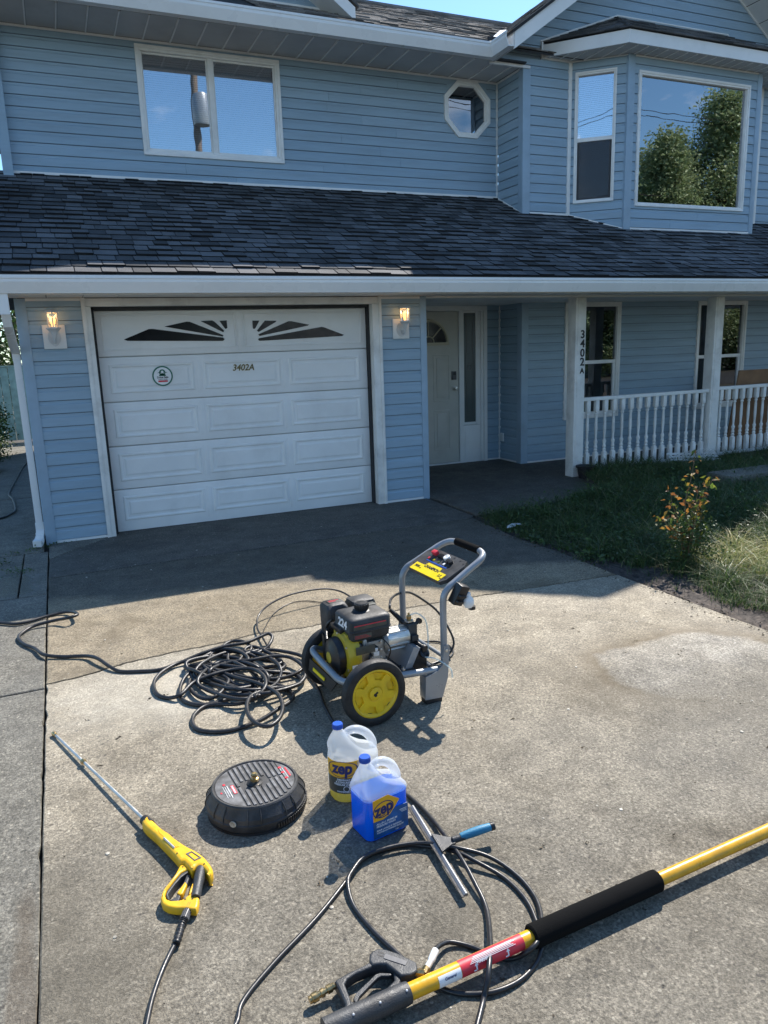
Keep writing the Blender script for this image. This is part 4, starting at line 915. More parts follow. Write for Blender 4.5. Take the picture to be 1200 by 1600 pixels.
sh.build('shoe_ribs', M['gutter'], dp)

# wall lanterns
def lantern(px, lit_label, box_px):
    L = empty('wall_lantern', (px, -.02, 1.95)); 
    def B(mb, n_, m_): return mb.build(n_, m_, L)
    cx_ = .0
    B(MB().bbox(-.095, .095, -.012, .008, -.16, .05, .004), 'mounting_block', M['white'])
    back = [(-.035, .0), (.035, .0), (.05, -.03), (.055, -.07), (.045, -.10), (.02, -.13), (0, -.14), (-.02, -.13), (-.045, -.10), (-.055, -.07), (-.05, -.03)]
    B(MB().prism([(a, -.012, b_) for a, b_ in back], (0, -.015, 0)), 'back_plate', M['silver_white'])
    B(MB().tube(spline([(0, -.025, -.07), (0, -.05, -.105), (0, -.085, -.10), (0, -.105, -.06)], 6), [.012]*19, 8).lathe([(0, -.075), (.012, -.07), (.018, -.055), (.022, -.05), (.028, -.02), (.052, .005), (.062, .012), (.062, .022), (0, .022)], 6, M=T(0, -.11, 0), caps=False), 'arm', M['silver_white'])
    for k in range(6):
        a = R(60*k+30); B(MB().tube([(.046*math.cos(a), -.11+.046*math.sin(a), .02), (.050*math.cos(a), -.11+.050*math.sin(a), .15)], .0045, 6), 'glazing_bar', M['silver_white'])
    B(MB().lathe([(.0425, .022), (.0465, .15)], 6, M=T(0, -.11, 0) @ Matrix.Rotation(R(30), 4, 'Z'), caps=False), 'glass', M['glass_lamp'])
    B(MB().lathe([(0, .148), (.060, .148), (.066, .156), (.062, .165), (.03, .178), (0, .184)], 6, M=T(0, -.11, 0) @ Matrix.Rotation(R(30), 4, 'Z'), caps=False), 'cap', M['silver_white'])
    B(MB().lathe([(0, .028), (.013, .03), (.014, .045), (.022, .065), (.027, .085), (.022, .104), (.010, .115), (0, .117)], 16, M=T(0, -.11, 0), caps=False), 'bulb', M['bulb'])
    li = bpy.data.lights.new('lamp_light', 'POINT'); li.energy = .22; li.color = (1, .55, .2); li.shadow_soft_size = .03; lo = bpy.data.objects.new('lamp_light', li); COL.objects.link(lo); lo.parent = L; lo.location = (0, -.11, .12)
    return L
M['silver_white'] = simple('off_white_metal', (.62, .63, .63), .4, var=.05)
la = lantern(-.352, 0, 0); tag(la, 'lit white wall lantern on the siding left of the garage door', 'wall lamp', 'wall lanterns beside the garage door')
lb = copy_tree(la); lb.location.x = 3.085; tag(lb, 'lit white wall lantern on the siding between garage door and front door', 'wall lamp', 'wall lanterns beside the garage door')
# ---------------------------------------------------------------- ground
gm = MB(); gm.quad((-400, -400, -.06), (400, -400, -.06), (400, 400, -.06), (-400, 400, -.06)); tag(gm.build('ground', M['ground']), kind='structure')
road = MB(); road.quad((-80, -17.5, -.05), (80, -17.5, -.05), (80, -10.5, -.05), (-80, -10.5, -.05))
M['asphalt'] = simple('asphalt', (.05, .05, .052), .85, var=.2, sc=8, bmp=.6, bsc=200)
tag(road.build('road', M['asphalt']), kind='structure')
def jag(a, b_, n_, amp, seed):
    rr = random.Random(seed); a, b_ = Vector(a), Vector(b_); d = (b_-a); p = Vector((-d.y, d.x, 0)).normalized(); o = []; s = 0
    for i in range(n_+1):
        s = s*.6+rr.uniform(-amp, amp) if 0 < i < n_ else 0
        o.append(a+d*(i/n_)+p*s)
    return o
def slab(parent, loop, z1=0.0, z0=-.05, mat='concrete', bev=.006):
    P0_ = [Vector((p[0], p[1], 0)) for p in loop]; P = []; rq = random.Random(int(abs(loop[0][0]*991+loop[0][1]*77)*10)); c0_ = sum(P0_, Vector())/len(P0_)
    for a_, b_ in zip(P0_, P0_[1:]+P0_[:1]):
        k_ = max(1, min(90, int((b_-a_).length/.045))); d_ = (b_-a_).normalized() if (b_-a_).length > 0 else Vector((1, 0, 0)); nn_ = Vector((-d_.y, d_.x, 0)); nn_ = nn_ if (c0_-a_).dot(nn_) > 0 else -nn_
        for i in range(k_): P.append(a_.lerp(b_, i/k_)+nn_*((abs(rq.gauss(0, .0016))+(.008*rq.random() if rq.random() < .05 else 0)) if i else 0))
    n_ = len(P)
    c = sum(P, Vector())/n_
    ins = [p+(c-p).normalized()*bev for p in P]
    mb = MB(); v = [(p.x, p.y, z0) for p in P]+[(p.x, p.y, z1-bev*.7) for p in P]+[(p.x, p.y, z1) for p in ins]
    f = [(i, (i+1) % n_, n_+(i+1) % n_, n_+i) for i in range(n_)]+[(n_+i, n_+(i+1) % n_, 2*n_+(i+1) % n_, 2*n_+i) for i in range(n_)]+[tuple(range(2*n_, 3*n_))]
    return mb.add(v, f).build('slab', M[mat], parent)
drive = MB().quad((-.66, -10.4, -.045), (3.30, -10.4, -.045), (3.42, .1, -.045), (-.66, .1, -.045)).build('driveway', M['soil']); tag(drive, kind='structure')
xL = -.622
# joint lines, from the picture
jA = [Vector((xL, -1.235, 0)), Vector((3.29, -1.16, 0))]
jB = [Vector((p[0], p[1], 0)) for p in [(xL, -3.375), (-.45, -3.36), (-.28, -3.30), (-.1, -3.27), (.1, -3.25), (.3, -3.245), (.57, -3.20), (.72, -3.235), (.887, -3.235), (1.1, -3.24), (1.5, -3.235), (1.9, -3.227), (2.3, -3.26), (2.8, -3.29), (3.27, -3.325)]]
rr = random.Random(3); jB2 = []
for a, b_ in zip(jB, jB[1:]):
    k_ = max(2, int((b_-a).length/.035)); 
    for i in range(k_): jB2.append(a.lerp(b_, i/k_)+Vector((0, rr.uniform(-.007, .007) if len(jB2) else 0, 0)))
jB2.append(jB[-1]); jB = jB2
g_ = .009
# cracked corner near the downspout
crk = jag((xL, -.62, 0), (-.08, -.012, 0), 14, .012, 5)
slab(drive, [(p.x, p.y) for p in crk]+[(xL, -.012)], mat='concrete_c')
slab(drive, [(xL, jA[0].y+g_)]+[(jA[1].x, jA[1].y+g_), (3.36, -1.06), (3.36, .15), (-.05, .15), (-.05, -.016)]+[(p.x+.006, p.y-.010) for p in crk[::-1]], mat='concrete_damp_shade')
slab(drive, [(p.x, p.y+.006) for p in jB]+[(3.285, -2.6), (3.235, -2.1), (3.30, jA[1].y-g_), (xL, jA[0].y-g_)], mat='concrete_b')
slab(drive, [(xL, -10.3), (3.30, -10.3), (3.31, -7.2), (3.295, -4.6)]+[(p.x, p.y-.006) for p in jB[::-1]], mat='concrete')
# porch slab with the rounded corner
porch = [(3.40, .02), (3.385, -1.05), (3.6, -1.12), (3.85, -1.15), (4.15, -1.14), (4.46, -1.09), (4.8, -.99), (5.05, -.88), (5.18, -.78), (5.28, -.62), (5.38, -.40), (5.50, -.1), (5.60, .12)]
pp_ = porch+[(5.66, .28), (10.4, .28), (10.4, WY), (UX, WY), (UX, 2.0), (3.40, 2.0)]
pv = MB().quad((3.37, -1.17, -.04), (10.4, -1.17, -.04), (10.4, 2.0, -.04), (3.37, 2.0, -.04)).build('porch_floor', M['soil']); tag(pv, kind='structure')
slab(pv, pp_, z1=.012, z0=-.12, mat='concrete_damp_shade', bev=.012)
# side path on the left
path = MB().quad((-2.3, -10.4, -.048), (-.64, -10.4, -.048), (-.64, 11, -.048), (-2.3, 11, -.048)).build('side_path', M['soil']); tag(path, kind='structure')
xs_ = -.630
def strip(ya, yb, xa=-2.2, xb=xs_): slab(path, [(xa, ya), (xb, ya), (xb, yb), (xa, yb)], z1=-.004, mat='concrete_c')
slab(path, [(-2.2, -10.3), (-.6245, -10.3), (-.6245, -5.3), (-.629, -4.6), (-.629, -3.425), (-2.2, -3.425)], z1=-.004, mat='concrete_c'); strip(-3.41, -1.66); strip(-1.65, -.30, -2.2, -.83); strip(-1.65, -.30, -.822, xs_)
for a, b_ in ((-.285, 1.05), (1.06, 2.75), (2.76, 4.62), (4.63, 6.5), (6.51, 8.3), (8.31, 9.9)): slab(path, [(-2.0, a+.02), (-.665, a), (-.665, b_), (-2.0, b_+.02)], z1=-.006+.008*random.random(), mat='concrete_c')
# lawn surface
def lawn_h(x, y):
    a = np.clip((x-3.45)/2.2, 0, 1); bb = np.clip((y+1.6)/1.4, 0, 1)
    return -.02+.10*a*a*(3-2*a)-.05*bb*np.clip((x-5.0)/1.5, 0, 1)+.03*np.sin(x*2.3+y*1.7)*a
poly = [(3.285, -7.2), (3.27, -4.6), (3.245, -3.57), (3.18, -2.6), (3.19, -2.05), (3.33, -1.16)]
def edge_x(y):
    ys = [-8, -4.6, -3.57, -2.6, -2.05, -1.16]; xs2 = [3.31, 3.30, 3.28, 3.26, 3.23, 3.33]
    return np.interp(y, ys, xs2)
def porch_edge_y(x):
    xs2 = [p[0] for p in porch[1:]]+[5.66, 10.4]; ys = [p[1] for p in porch[1:]]+[.14, .14]
    return np.interp(x, xs2, ys)
nx, ny = 110, 90
gx = np.linspace(0, 1, nx); gy = np.linspace(-8, .2, ny); V = []
for yy in gy:
    ex = edge_x(yy)
    for t in gx:
        x = ex+t*t*(16-ex); yc_ = min(yy, 1e9)
        z = float(lawn_h(x, yy))+float(rng.normal(0, .006))
        if t == 0: z = -.02
        if yy > porch_edge_y(x)-.03 and x < 5.7: z = -.06
        V.append((x, yc_, z))
F = [(j*nx+i, j*nx+i+1, (j+1)*nx+i+1, (j+1)*nx+i) for j in range(ny-1) for i in range(nx-1)]
lme = np_mesh(np.array(V), np.array(F), True); lawn = link('garden_soil', lme, M['soil']); tag(lawn, kind='structure')

# ---------------------------------------------------------------- grass
def blades(pts, h, wdt, lean, seed, segs=3):
    r_ = np.random.default_rng(seed); n_ = len(pts); az = r_.uniform(0, 2*np.pi, n_); ln = lean*r_.uniform(.3, 1.5, n_); hh = h*r_.uniform(.45, 1.25, n_)
    la_ = r_.uniform(0, 2*np.pi, n_); V = np.zeros((n_, 2*segs+1, 3)); 
    for s in range(segs+1):
        t = s/segs; cx_ = pts[:, 0]+np.cos(la_)*ln*hh*t**2.0; cy_ = pts[:, 1]+np.sin(la_)*ln*hh*t**2.0; cz_ = pts[:, 2]+hh*(t-.35*np.minimum(ln, 1.2)*t*t)
        ww = wdt*(1-t)**.7*.5
        if s < segs:
            V[:, 2*s, 0] = cx_-np.cos(az)*ww; V[:, 2*s, 1] = cy_-np.sin(az)*ww; V[:, 2*s, 2] = cz_
            V[:, 2*s+1, 0] = cx_+np.cos(az)*ww; V[:, 2*s+1, 1] = cy_+np.sin(az)*ww; V[:, 2*s+1, 2] = cz_
        else: V[:, 2*segs] = np.stack([cx_, cy_, cz_], 1)
    base = np.arange(n_)*(2*segs+1); F = []
    for s in range(segs-1):
        a = base+2*s; F += [np.stack([a, a+1, a+3], 1), np.stack([a, a+3, a+2], 1)]
    a = base+2*(segs-1); F.append(np.stack([a, a+1, a+2], 1))
    return V.reshape(-1, 3), np.concatenate(F)
def scatter(n_, x0, x1, y0, y1, dens=None, seed=1):
    r_ = np.random.default_rng(seed); x = r_.uniform(x0, x1, n_); y = r_.uniform(y0, y1, n_)
    k = (x > edge_x(y)+.04+.05*np.sin(y*9)+.05*np.sin(y*23+1)) & ((y < porch_edge_y(x)-.05) | (x > 5.75))
    if dens is not None: k &= r_.uniform(0, 1, n_) < dens(x, y)
    x, y = x[k], y[k]; return np.stack([x, y, lawn_h(x, y)], 1)
def fbm(x, y, s, ph=0):
    return .5+.25*np.sin(x*s+ph+1.7*np.sin(y*s*.7+ph))+.25*np.sin(y*s*1.3-ph*2+1.3*np.sin(x*s*.9))
def dens_main(x, y):
    d = fbm(x, y, 2.6, .5)*.8+.35
    bare = (y < -2.9) & (x < edge_x(y)+.30+.12*np.sin(y*5))
    d = np.where(bare, .03, d); d = np.where(x < edge_x(y)+.1, d*.4, d); return d
m, n, b = new_mat('grass_blade'); g = N(n, 'ShaderNodeNewGeometry'); P = g.outputs['Position']
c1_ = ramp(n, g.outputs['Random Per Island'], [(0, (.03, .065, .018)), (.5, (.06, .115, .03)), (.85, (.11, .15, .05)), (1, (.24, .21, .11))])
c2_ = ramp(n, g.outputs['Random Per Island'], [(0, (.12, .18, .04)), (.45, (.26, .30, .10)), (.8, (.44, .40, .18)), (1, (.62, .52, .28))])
fr_n = ramp(n, ring(n, P, 4.3, -3.5, .75, 1.6, .9), [(.85, .95), (1.35, .0)])  # patch of straw blades, with sunlight brightened into their colour
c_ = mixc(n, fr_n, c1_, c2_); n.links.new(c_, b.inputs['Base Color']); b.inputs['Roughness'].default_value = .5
t = N(n, 'ShaderNodeBsdfTranslucent'); n.links.new(c_, t.inputs[0]); mxs = N(n, 'ShaderNodeMixShader'); mxs.inputs[0].default_value = .4
n.links.new(b.outputs[0], mxs.inputs[1]); n.links.new(t.outputs[0], mxs.inputs[2]); n.links.new(mxs.outputs[0], n.nodes['Material Output'].inputs[0]); M['grass'] = m
p1 = scatter(150000, 3.25, 8.0, -6.2, .1, dens_main, 2); p2 = scatter(50000, 5.0, 13, -5.5, .12, dens_main, 3)
# clumps of longer blades
r_ = np.random.default_rng(9); cl = scatter(900, 3.5, 9, -6, .05, lambda x, y: np.where((y < -2.9) & (x < edge_x(y)+.3), 0, 1.0), 5); cp = np.repeat(cl, 34, 0); cp[:, :2] += r_.normal(0, .045, (len(cp), 2))
cp = cp[cp[:, 0] > edge_x(cp[:, 1])+.02]; cp = cp[(cp[:, 1] < porch_edge_y(cp[:, 0])-.02) | (cp[:, 0] > 5.7)]; cp[:, 2] = lawn_h(cp[:, 0], cp[:, 1])
Vs, Fs, off = [], [], 0
for pts, h, wd, ln, sd in ((p1, .10, .0055, .9, 1), (p2, .13, .008, .9, 2), (cp, .24, .0075, 1.2, 3), (np.concatenate([p1[::5], p2[::5]]), .16, .005, 2.2, 6)):
    V_, F_2 = blades(pts, h, wd, ln, sd); Vs.append(V_); Fs.append(F_2+off); off += len(V_)
gr = link('grass', np_mesh(np.concatenate(Vs), np.concatenate(Fs)), M['grass']); tag(gr, 'long uncut grass with a straw coloured patch painted sunlit beside the driveway', 'grass', kind='stuff')

def leaf_cloud(centers, n_per, spread, size, seed, aspect=.55, up=.3):
    """many small folded leaves around the given centres"""
    r_ = np.random.default_rng(seed); C_2 = np.repeat(np.asarray(centers, float), n_per, 0); n_ = len(C_2)
    C_2 = C_2+r_.normal(0, 1, (n_, 3))*np.asarray(spread)
    d = r_.normal(0, 1, (n_, 3)); d[:, 2] = d[:, 2]*.6-.2; d /= np.linalg.norm(d, axis=1)[:, None]
    u = r_.normal(0, 1, (n_, 3)); u[:, 2] += up*3; s = np.cross(d, u); s /= np.linalg.norm(s, axis=1)[:, None]; nn = np.cross(s, d)
    L_ = size*r_.uniform(.6, 1.3, n_)[:, None]; W_ = L_*aspect*.5
    V = np.stack([C_2, C_2+d*L_*.5+s*W_+nn*W_*.35, C_2+d*L_, C_2+d*L_*.5-s*W_+nn*W_*.35], 1).reshape(-1, 3)
    a = np.arange(n_)*4; F = np.concatenate([np.stack([a, a+1, a+2], 1), np.stack([a, a+2, a+3], 1)]); return V, F
# low broad-leaved weeds in the shade by the driveway edge
wp = scatter(560, 3.3, 6.4, -3.2, -1.1, None, 21); wp2 = scatter(900, 3.4, 7.5, -3.3, -.2, None, 22)
V_, F_2 = leaf_cloud(wp+np.array([0, 0, .03]), 9, (.035, .035, .02), .045, 4); V3_, F3_ = leaf_cloud(wp2+np.array([0, 0, .08]), 10, (.03, .03, .05), .035, 14, .45, .6); F_2 = np.concatenate([F_2, F3_+len(V_)]); V_ = np.concatenate([V_, V3_])
tag(link('ground_weeds', np_mesh(V_, F_2), M['leaf_weed']), 'low broad leaved weeds along the shaded driveway edge', 'weeds', kind='stuff')
# ---------------------------------------------------------------- rose bush
rose = tag(empty('rose_bush', (3.86, -3.42, 0)), 'straggly rose bush with reddish orange young leaves beside the driveway', 'rose bush')
stems = [[(0, 0, 0), (.03, .02, .25), (-.02, .04, .5), (.02, .03, .72), (.05, .02, .93)], [(0, 0, 0), (.10, -.03, .2), (.14, 0, .42), (.2, .02, .58)], [(0, .02, 0), (-.08, .0, .2), (-.10, .03, .38), (-.16, .05, .52), (-.2, .04, .62)], [(0, 0, 0), (.05, .05, .3), (.14, .06, .5), (.26, .06, .62), (.32, .04, .70)], [(-.02, 0, .1), (-.12, -.02, .25), (-.24, 0, .36), (-.36, .02, .46)], [(0, 0, 0), (-.05, -.06, .2), (-.02, -.08, .4), (.03, -.06, .55)], [(0, 0, 0), (.09, .04, .25), (.08, .02, .5), (.10, 0, .66)]]
tips = []
M['stem'] = simple('rose_stem', (.14, .10, .05), .7)
for s_ in stems:
    q = spline(s_, 5); MB().tube(q, [.006*(1-i/len(q))+.002 for i in range(len(q))], 6).build('stem', M['stem'], rose); tips += [tuple(p) for p in q[int(len(q)*.35):]]
V_, F_2 = leaf_cloud(np.array(tips), 3, (.03, .03, .025), .052, 8, .55)
lf = link('foliage', np_mesh(V_, F_2), M['leaf_rose'], rose); lf['kind'] = 'stuff'
low = [(random.gauss(0, .11), random.gauss(0, .10), random.uniform(.05, .38)) for _ in range(170)]
V_, F_2 = leaf_cloud(np.array(low), 12, (.035, .035, .04), .028, 9, .6)
lf = link('foliage', np_mesh(V_, F_2), M['leaf_weed'], rose); lf['kind'] = 'stuff'; rose.scale = (.82, .9, .93)
# pot by the column, paper scrap, stepping stone, fallen lattice
pot = MB(T(5.60, .0, 0)).lathe([(0, 0), (.075, 0), (.10, .14), (.115, .145), (.118, .17), (.105, .17), (.095, .15), (0, .14)], 24, caps=False).build('plant_pot', M['pot']); tag(pot, 'small dark plant pot standing at the foot of the numbered column', 'plant pot')
MB(T(5.60, 0, .138)).lathe([(0, .01), (.05, .008), (.095, 0)], 16, caps=False).build('potting_soil', M['soil'], pot)
pv_ = atz(803, 822, .02); pm = MB(Matrix.Translation(pv_) @ Matrix.Rotation(.2, 4, 'Z') @ Matrix.Rotation(.12, 4, 'X'))
pm.prism([(-.10, -.01, 0), (-.05, -.03, .006), (.04, -.028, .012), (.10, -.008, .004), (.07, .02, .01), (0, .03, .014), (-.07, .02, .006)], (0, 0, .003)); tag(pm.build('paper_scrap', M['print_white']), 'crumpled white scrap of paper at the shaded edge of the weeds', 'litter')
st = MB(T(6.75, -1.45, float(lawn_h(6.75, -1.45))+.07)); st.bbox(-.48, .55, -.20, .16, -.12, .045, .03); tag(st.build('stone_slab', M['concrete_c']), 'flat grey stone slab lying in the grass behind the rose bush', 'stone slab')
lat = tag(empty('lattice_panel', (7.35, .0, .15)), 'broken white lattice panel lying in the grass below the railing', 'lattice')
for k in range(9):
    MB(T(-.30+k*.075, -.05, .0) @ Euler((R(52), 0, R(40))).to_matrix().to_4x4()).box(-.016, .016, -.004, .004, -.12, .16).build('slat', M['white_worn'], lat)
for k in range(3): MB(T(0, -.10+k*.04, -.05+k*.035) @ Euler((0, R(4), R(-3))).to_matrix().to_4x4()).box(-.42, .42, -.004, .004, -.014, .014).build('slat', M['white_worn'], lat)
lat2 = tag(empty('lattice_panel', (6.2, .02, .03)), 'pile of broken white lattice slats at the railing foot beside the plant pot', 'lattice')
for k in range(11):
    MB(T(-.45+k*.09+random.uniform(-.03, .03), random.uniform(-.08, .04), .02+random.random()*.03) @ Euler((R(random.uniform(-12, 12)), R(random.uniform(-10, 10)), R(random.uniform(-55, 15)))).to_matrix().to_4x4()).box(-.14, .14, -.014, .014, -.003, .003).build('slat', M['white_worn'], lat2)
ply = MB(T(8.68, .62, 0) @ Matrix.Rotation(R(8), 4, 'X')).box(-.02, .76, 0, .018, .014, 1.22).build('plywood_sheet', M['plywood']); tag(ply, 'brown plywood sheet leaning behind the porch railing on the far right', 'plywood')

# ---------------------------------------------------------------- things to the left of the house
fence = tag(empty('board_fence', (-2.3, 10.1, 0)), 'grey green board fence at the far end of the side path', 'fence')
for k in range(16):
    MB(T(k*.155, 0, 0)).bbox(-.072, .072, -.012, .012, .03+.004*(k % 3), 1.56+.006*(k % 2), .003).build('board', M['fence_green'], fence)
MB().bbox(-.1, 2.45, .014, .05, .4, .48, .003).bbox(-.1, 2.45, .014, .05, 1.25, 1.33, .003).build('rail', M['fence_green'], fence)
MB().bbox(-.1, 2.45, -.03, .04, 1.565, 1.59, .003).build('cap_rail', M['fence_green'], fence)
shed = tag(empty('garden_shed', (-3.3, 10.6, 0)), 'pale blue boarded shed seen at the left edge behind the fence', 'shed')
for k in range(16): MB(T(0, 0, .14*k)).prism([(0, 0, 0), (0, -.02, 0), (0, -.004, .138), (0, 0, .138)], (1.45, 0, 0)).build('board', M['shed_blue'], shed)
MB().box(0, 1.45, 0, 1.5, 0, 2.24).build('wall', M['shed_blue'], shed)
MB().prism([(-.2, -.25, 2.22), (-.2, .8, 2.65), (-.2, 1.8, 2.22), (-.2, 1.8, 2.29), (-.2, .8, 2.72), (-.2, -.25, 2.29)], (1.95, 0, 0)).build('roof', M['white'], shed)
def tree(name, loc, h, rad, seed, mat, label, cat='tree', n_cl=60, n_per=110, leaf=.09, tr_r=.12, low=.25, group=None, sp=.32, shape='round'):
    rg_ = random.Random(seed); t_ = tag(empty(name, loc), label, cat, group)
    top = h*.8; q = spline([(0, 0, -.05), (rg_.uniform(-.1, .1), rg_.uniform(-.1, .1), h*.3), (rg_.uniform(-.2, .2), rg_.uniform(-.2, .2), h*.6), (rg_.uniform(-.25, .25), 0, h*.92)], 5)
    MB().tube(q, [tr_r*(1-.85*i/len(q)) for i in range(len(q))], 8).build('trunk', M['bark'], t_)
    cs_ = []
    for k in range(n_cl):
        z = low*h+(1-low)*h*rg_.random()**.85*.97; f_ = (z/h-low)/(1-low)
        rr_ = rad*(math.sin(math.pi*min(.98, .12+.88*f_))**.6 if shape == 'round' else (1-f_)**.7*.9+.12); a = rg_.uniform(0, 6.283); r0 = rr_*math.sqrt(rg_.uniform(.1, 1))
        cs_.append((r0*math.cos(a), r0*math.sin(a), z))
    for k in range(0, n_cl, 4):
        c = Vector(cs_[k]); p = q[min(len(q)-1, int(len(q)*min(.95, c.z/h*.8)))]
        MB().tube(spline([p, p.lerp(c, .5)+Vector((0, 0, -.05*h*.2)), c], 4), [tr_r*.3, tr_r*.28, tr_r*.25, tr_r*.22, tr_r*.18, tr_r*.14, tr_r*.1, tr_r*.08, tr_r*.05], 5).build('limb', M['bark'], t_)
    V_, F_3 = leaf_cloud(np.array(cs_), n_per, (rad*sp*.5, rad*sp*.5, rad*sp*.42), leaf, seed)
    link('crown', np_mesh(V_, F_3), M[mat], t_)['kind'] = 'stuff'
    return t_
tree('leafy_bush', (-1.78, 7.5, 0), 1.0, .62, 31, 'leaf', 'green leafy bush growing over the left edge of the side path', 'bush', 60, 170, .055, .02, .03)
tree('leafy_bush', (-1.66, 5.6, 0), .55, .42, 33, 'leaf_weed', 'low pale green bush nearest the camera beside the side path', 'bush', 40, 170, .04, .015, .03)
tree('garden_tree', (-3.0, 13.5, 0), 5.6, 1.9, 35, 'leaf_dark', 'dark leafy tree behind the fence at the left edge', 'tree', 60, 170, .13, .12, .12)
tree('garden_tree', (-1.4, 15.5, 0), 4.8, 1.5, 36, 'leaf_dark', 'smaller leafy tree close to the house wall behind the fence', 'tree', 46, 160, .13, .10, .1)

# ---------------------------------------------------------------- across the street (seen mirrored in the windows)
tree('street_tree', (26.6, -19, 0), 11.0, 1.9, 41, 'leaf_street', 'slender pointed tree across the street mirrored in the middle of the bay window', 'tree', 90, 330, .15, .25, .08, group='trees across the street', shape='cone')
tree('street_tree', (30.0, -19, 0), 12.9, 2.5, 42, 'leaf_street', 'tallest tree across the street mirrored at the right of the bay window', 'tree', 110, 330, .16, .28, .08, group='trees across the street', shape='cone')
tree('street_tree', (24.0, -19.5, 0), 8.8, 2.0, 43, 'leaf_street', 'lower bushy tree across the street mirrored low in the bay window', 'tree', 110, 420, .16, .22, .05, group='trees across the street')
tree('street_tree', (33.6, -20, 0), 9.8, 3.0, 44, 'leaf_street', 'broad tree across the street at the end of the row', 'tree', 110, 420, .18, .25, .05, group='trees across the street')
tree('street_tree', (28.4, -21, 0), 10.6, 3.2, 47, 'leaf_street', 'dark broad tree standing behind the tallest tree across the street', 'tree', 110, 420, .18, .25, .05, group='trees across the street')
tree('street_tree', (2.0, -24, 0), 5.5, 3.2, 45, 'leaf_dark', 'low dark tree across the street opposite the garage', 'tree', 70, 380, .18, .25, .05, group='trees across the street')
tree('street_tree', (-7.0, -24, 0), 6.0, 3.4, 46, 'leaf_dark', 'round dark tree across the street left of the driveway', 'tree', 70, 380, .18, .25, .05, group='trees across the street')
pole = tag(empty('utility_pole', (5.45, -18.2, 0)), 'wooden utility pole with grey transformer mirrored in the upstairs window', 'utility pole')
M['pole_wood'] = simple('pole_wood', (.16, .12, .09), .85, bmp=.4)
MB().lathe([(0, -.2), (.17, -.2), (.12, 13), (0, 13)], 12, caps=False).build('mast', M['pole_wood'], pole)
MB().bbox(-1.2, 1.2, -.2, -.08, 12.1, 12.22, .01).build('cross_arm', M['pole_wood'], pole)
MB(T(.12, .40, 9.8)).lathe([(0, 0), (.27, 0), (.29, .05), (.29, .95), (.25, 1.05), (0, 1.08)], 18, caps=False).build('transformer', M['silver'], pole)
for k in (-1.1, -.4, .4, 1.1): MB(T(k, -.14, 12.22)).lathe([(0, 0), (.03, 0), (.05, .05), (.03, .08), (.05, .11), (.02, .16), (0, .16)], 8, caps=False).build('insulator', M['white'], pole)
wires = []
for i, (yy, zz) in enumerate(((-18.34, 12.35), (-18.34, 12.36), (-18.2, 9.0), (-18.2, 8.4))):
    xo = (-1.1, 1.1, 0, 0)[i]; q = [(5.9+xo*.2+s*45-45*0, yy+xo*.25, zz-1.1*(1-(2*abs(s)-1)**2)) for s in [k/12 for k in range(-12, 13)]]
    wv = MB().tube(q, .014 if i < 2 else .022, 5).build('power_line', M['black']); tag(wv, ['topmost thin power line on the near end of the pole cross arm', 'thin power line on the far end of the pole cross arm', 'thick black cable below the transformer on the utility pole', 'lowest thick cable strung along the utility pole'][i], 'power line', 'power lines across the street')

# ---------------------------------------------------------------- pressure washer
WO = (.80, -4.32, 0); pw = tag(empty('pressure_washer', WO, None, R(4)), 'petrol pressure washer with yellow wheels, black engine and silver tube frame', 'pressure washer')
def W(mb, name, mat, parent=None): return mb.build(name, mat, parent or pw)
fw = .205
fr = [(.385, -fw, .16), (.2, -fw, .175), (0, -fw, .195), (-.09, -fw-.005, .205), (-.135, -fw+.01, .21), (-.158, -fw+.05, .215), (-.162, -.08, .222), (-.162, .08, .235), (-.156, fw-.05, .24), (-.130, fw-.01, .235), (-.09, fw+.005, .215), (0, fw, .195), (.2, fw, .175), (.385, fw, .16)]
W(MB().tube(spline(fr, 6), .0165, 12), 'frame_tube', M['silver'])
hp = [(.385, -fw, .14), (.385, -fw, .35), (.385, -fw, .49), (.392, -fw, .535), (.418, -fw, .568), (.46, -fw+.005, .59), (.54, -fw+.014, .63), (.61, -fw+.022, .664), (.648, -fw+.045, .682), (.664, -fw+.09, .69), (.666, -.05, .692)]
hp = hp+[(a, -b_, c) for a, b_, c in hp[::-1]]
W(MB().tube(spline(hp, 5), .0165, 12), 'handle', M['silver'])
W(MB().tube([(.6665, -.105, .692), (.6668, .105, .692)], .0205, 14), 'grip', M['foam'])
W(MB().tube([(.34, -fw, .16), (.34, fw, .16)], .013, 10).tube([(.385, -fw, .22), (.385, fw, .22)], .010, 10), 'cross_tube', M['silver'])
for s in (-1, 1):
    y0 = s*(fw+.017); poly = [(.262, .03), (.36, .022), (.372, .06), (.392, .12), (.405, .275), (.396, .288), (.372, .285), (.362, .19), (.335, .165), (.268, .15)]
    W(MB().prism([(a, y0, b_) for a, b_ in poly], (0, s*.006, 0)), 'foot_bracket', M['silver'])
    W(MB().bbox(.268, .365, min(y0, y0-s*.06), max(y0, y0-s*.06), .025, .145, .006), 'foot_box', M['silver'])
    W(MB().bbox(.272, .362, min(y0-s*.055, y0), max(y0-s*.055, y0), 0, .03, .004), 'rubber_foot', M['rubber'])
    W(MB(T(.385, y0+s*.006, .262) @ Matrix.Rotation(R(90)*s, 4, 'X')).lathe([(0, 0), (.008, 0), (.008, -.004), (0, -.006)], 8, caps=False), 'bolt', M['steel'])
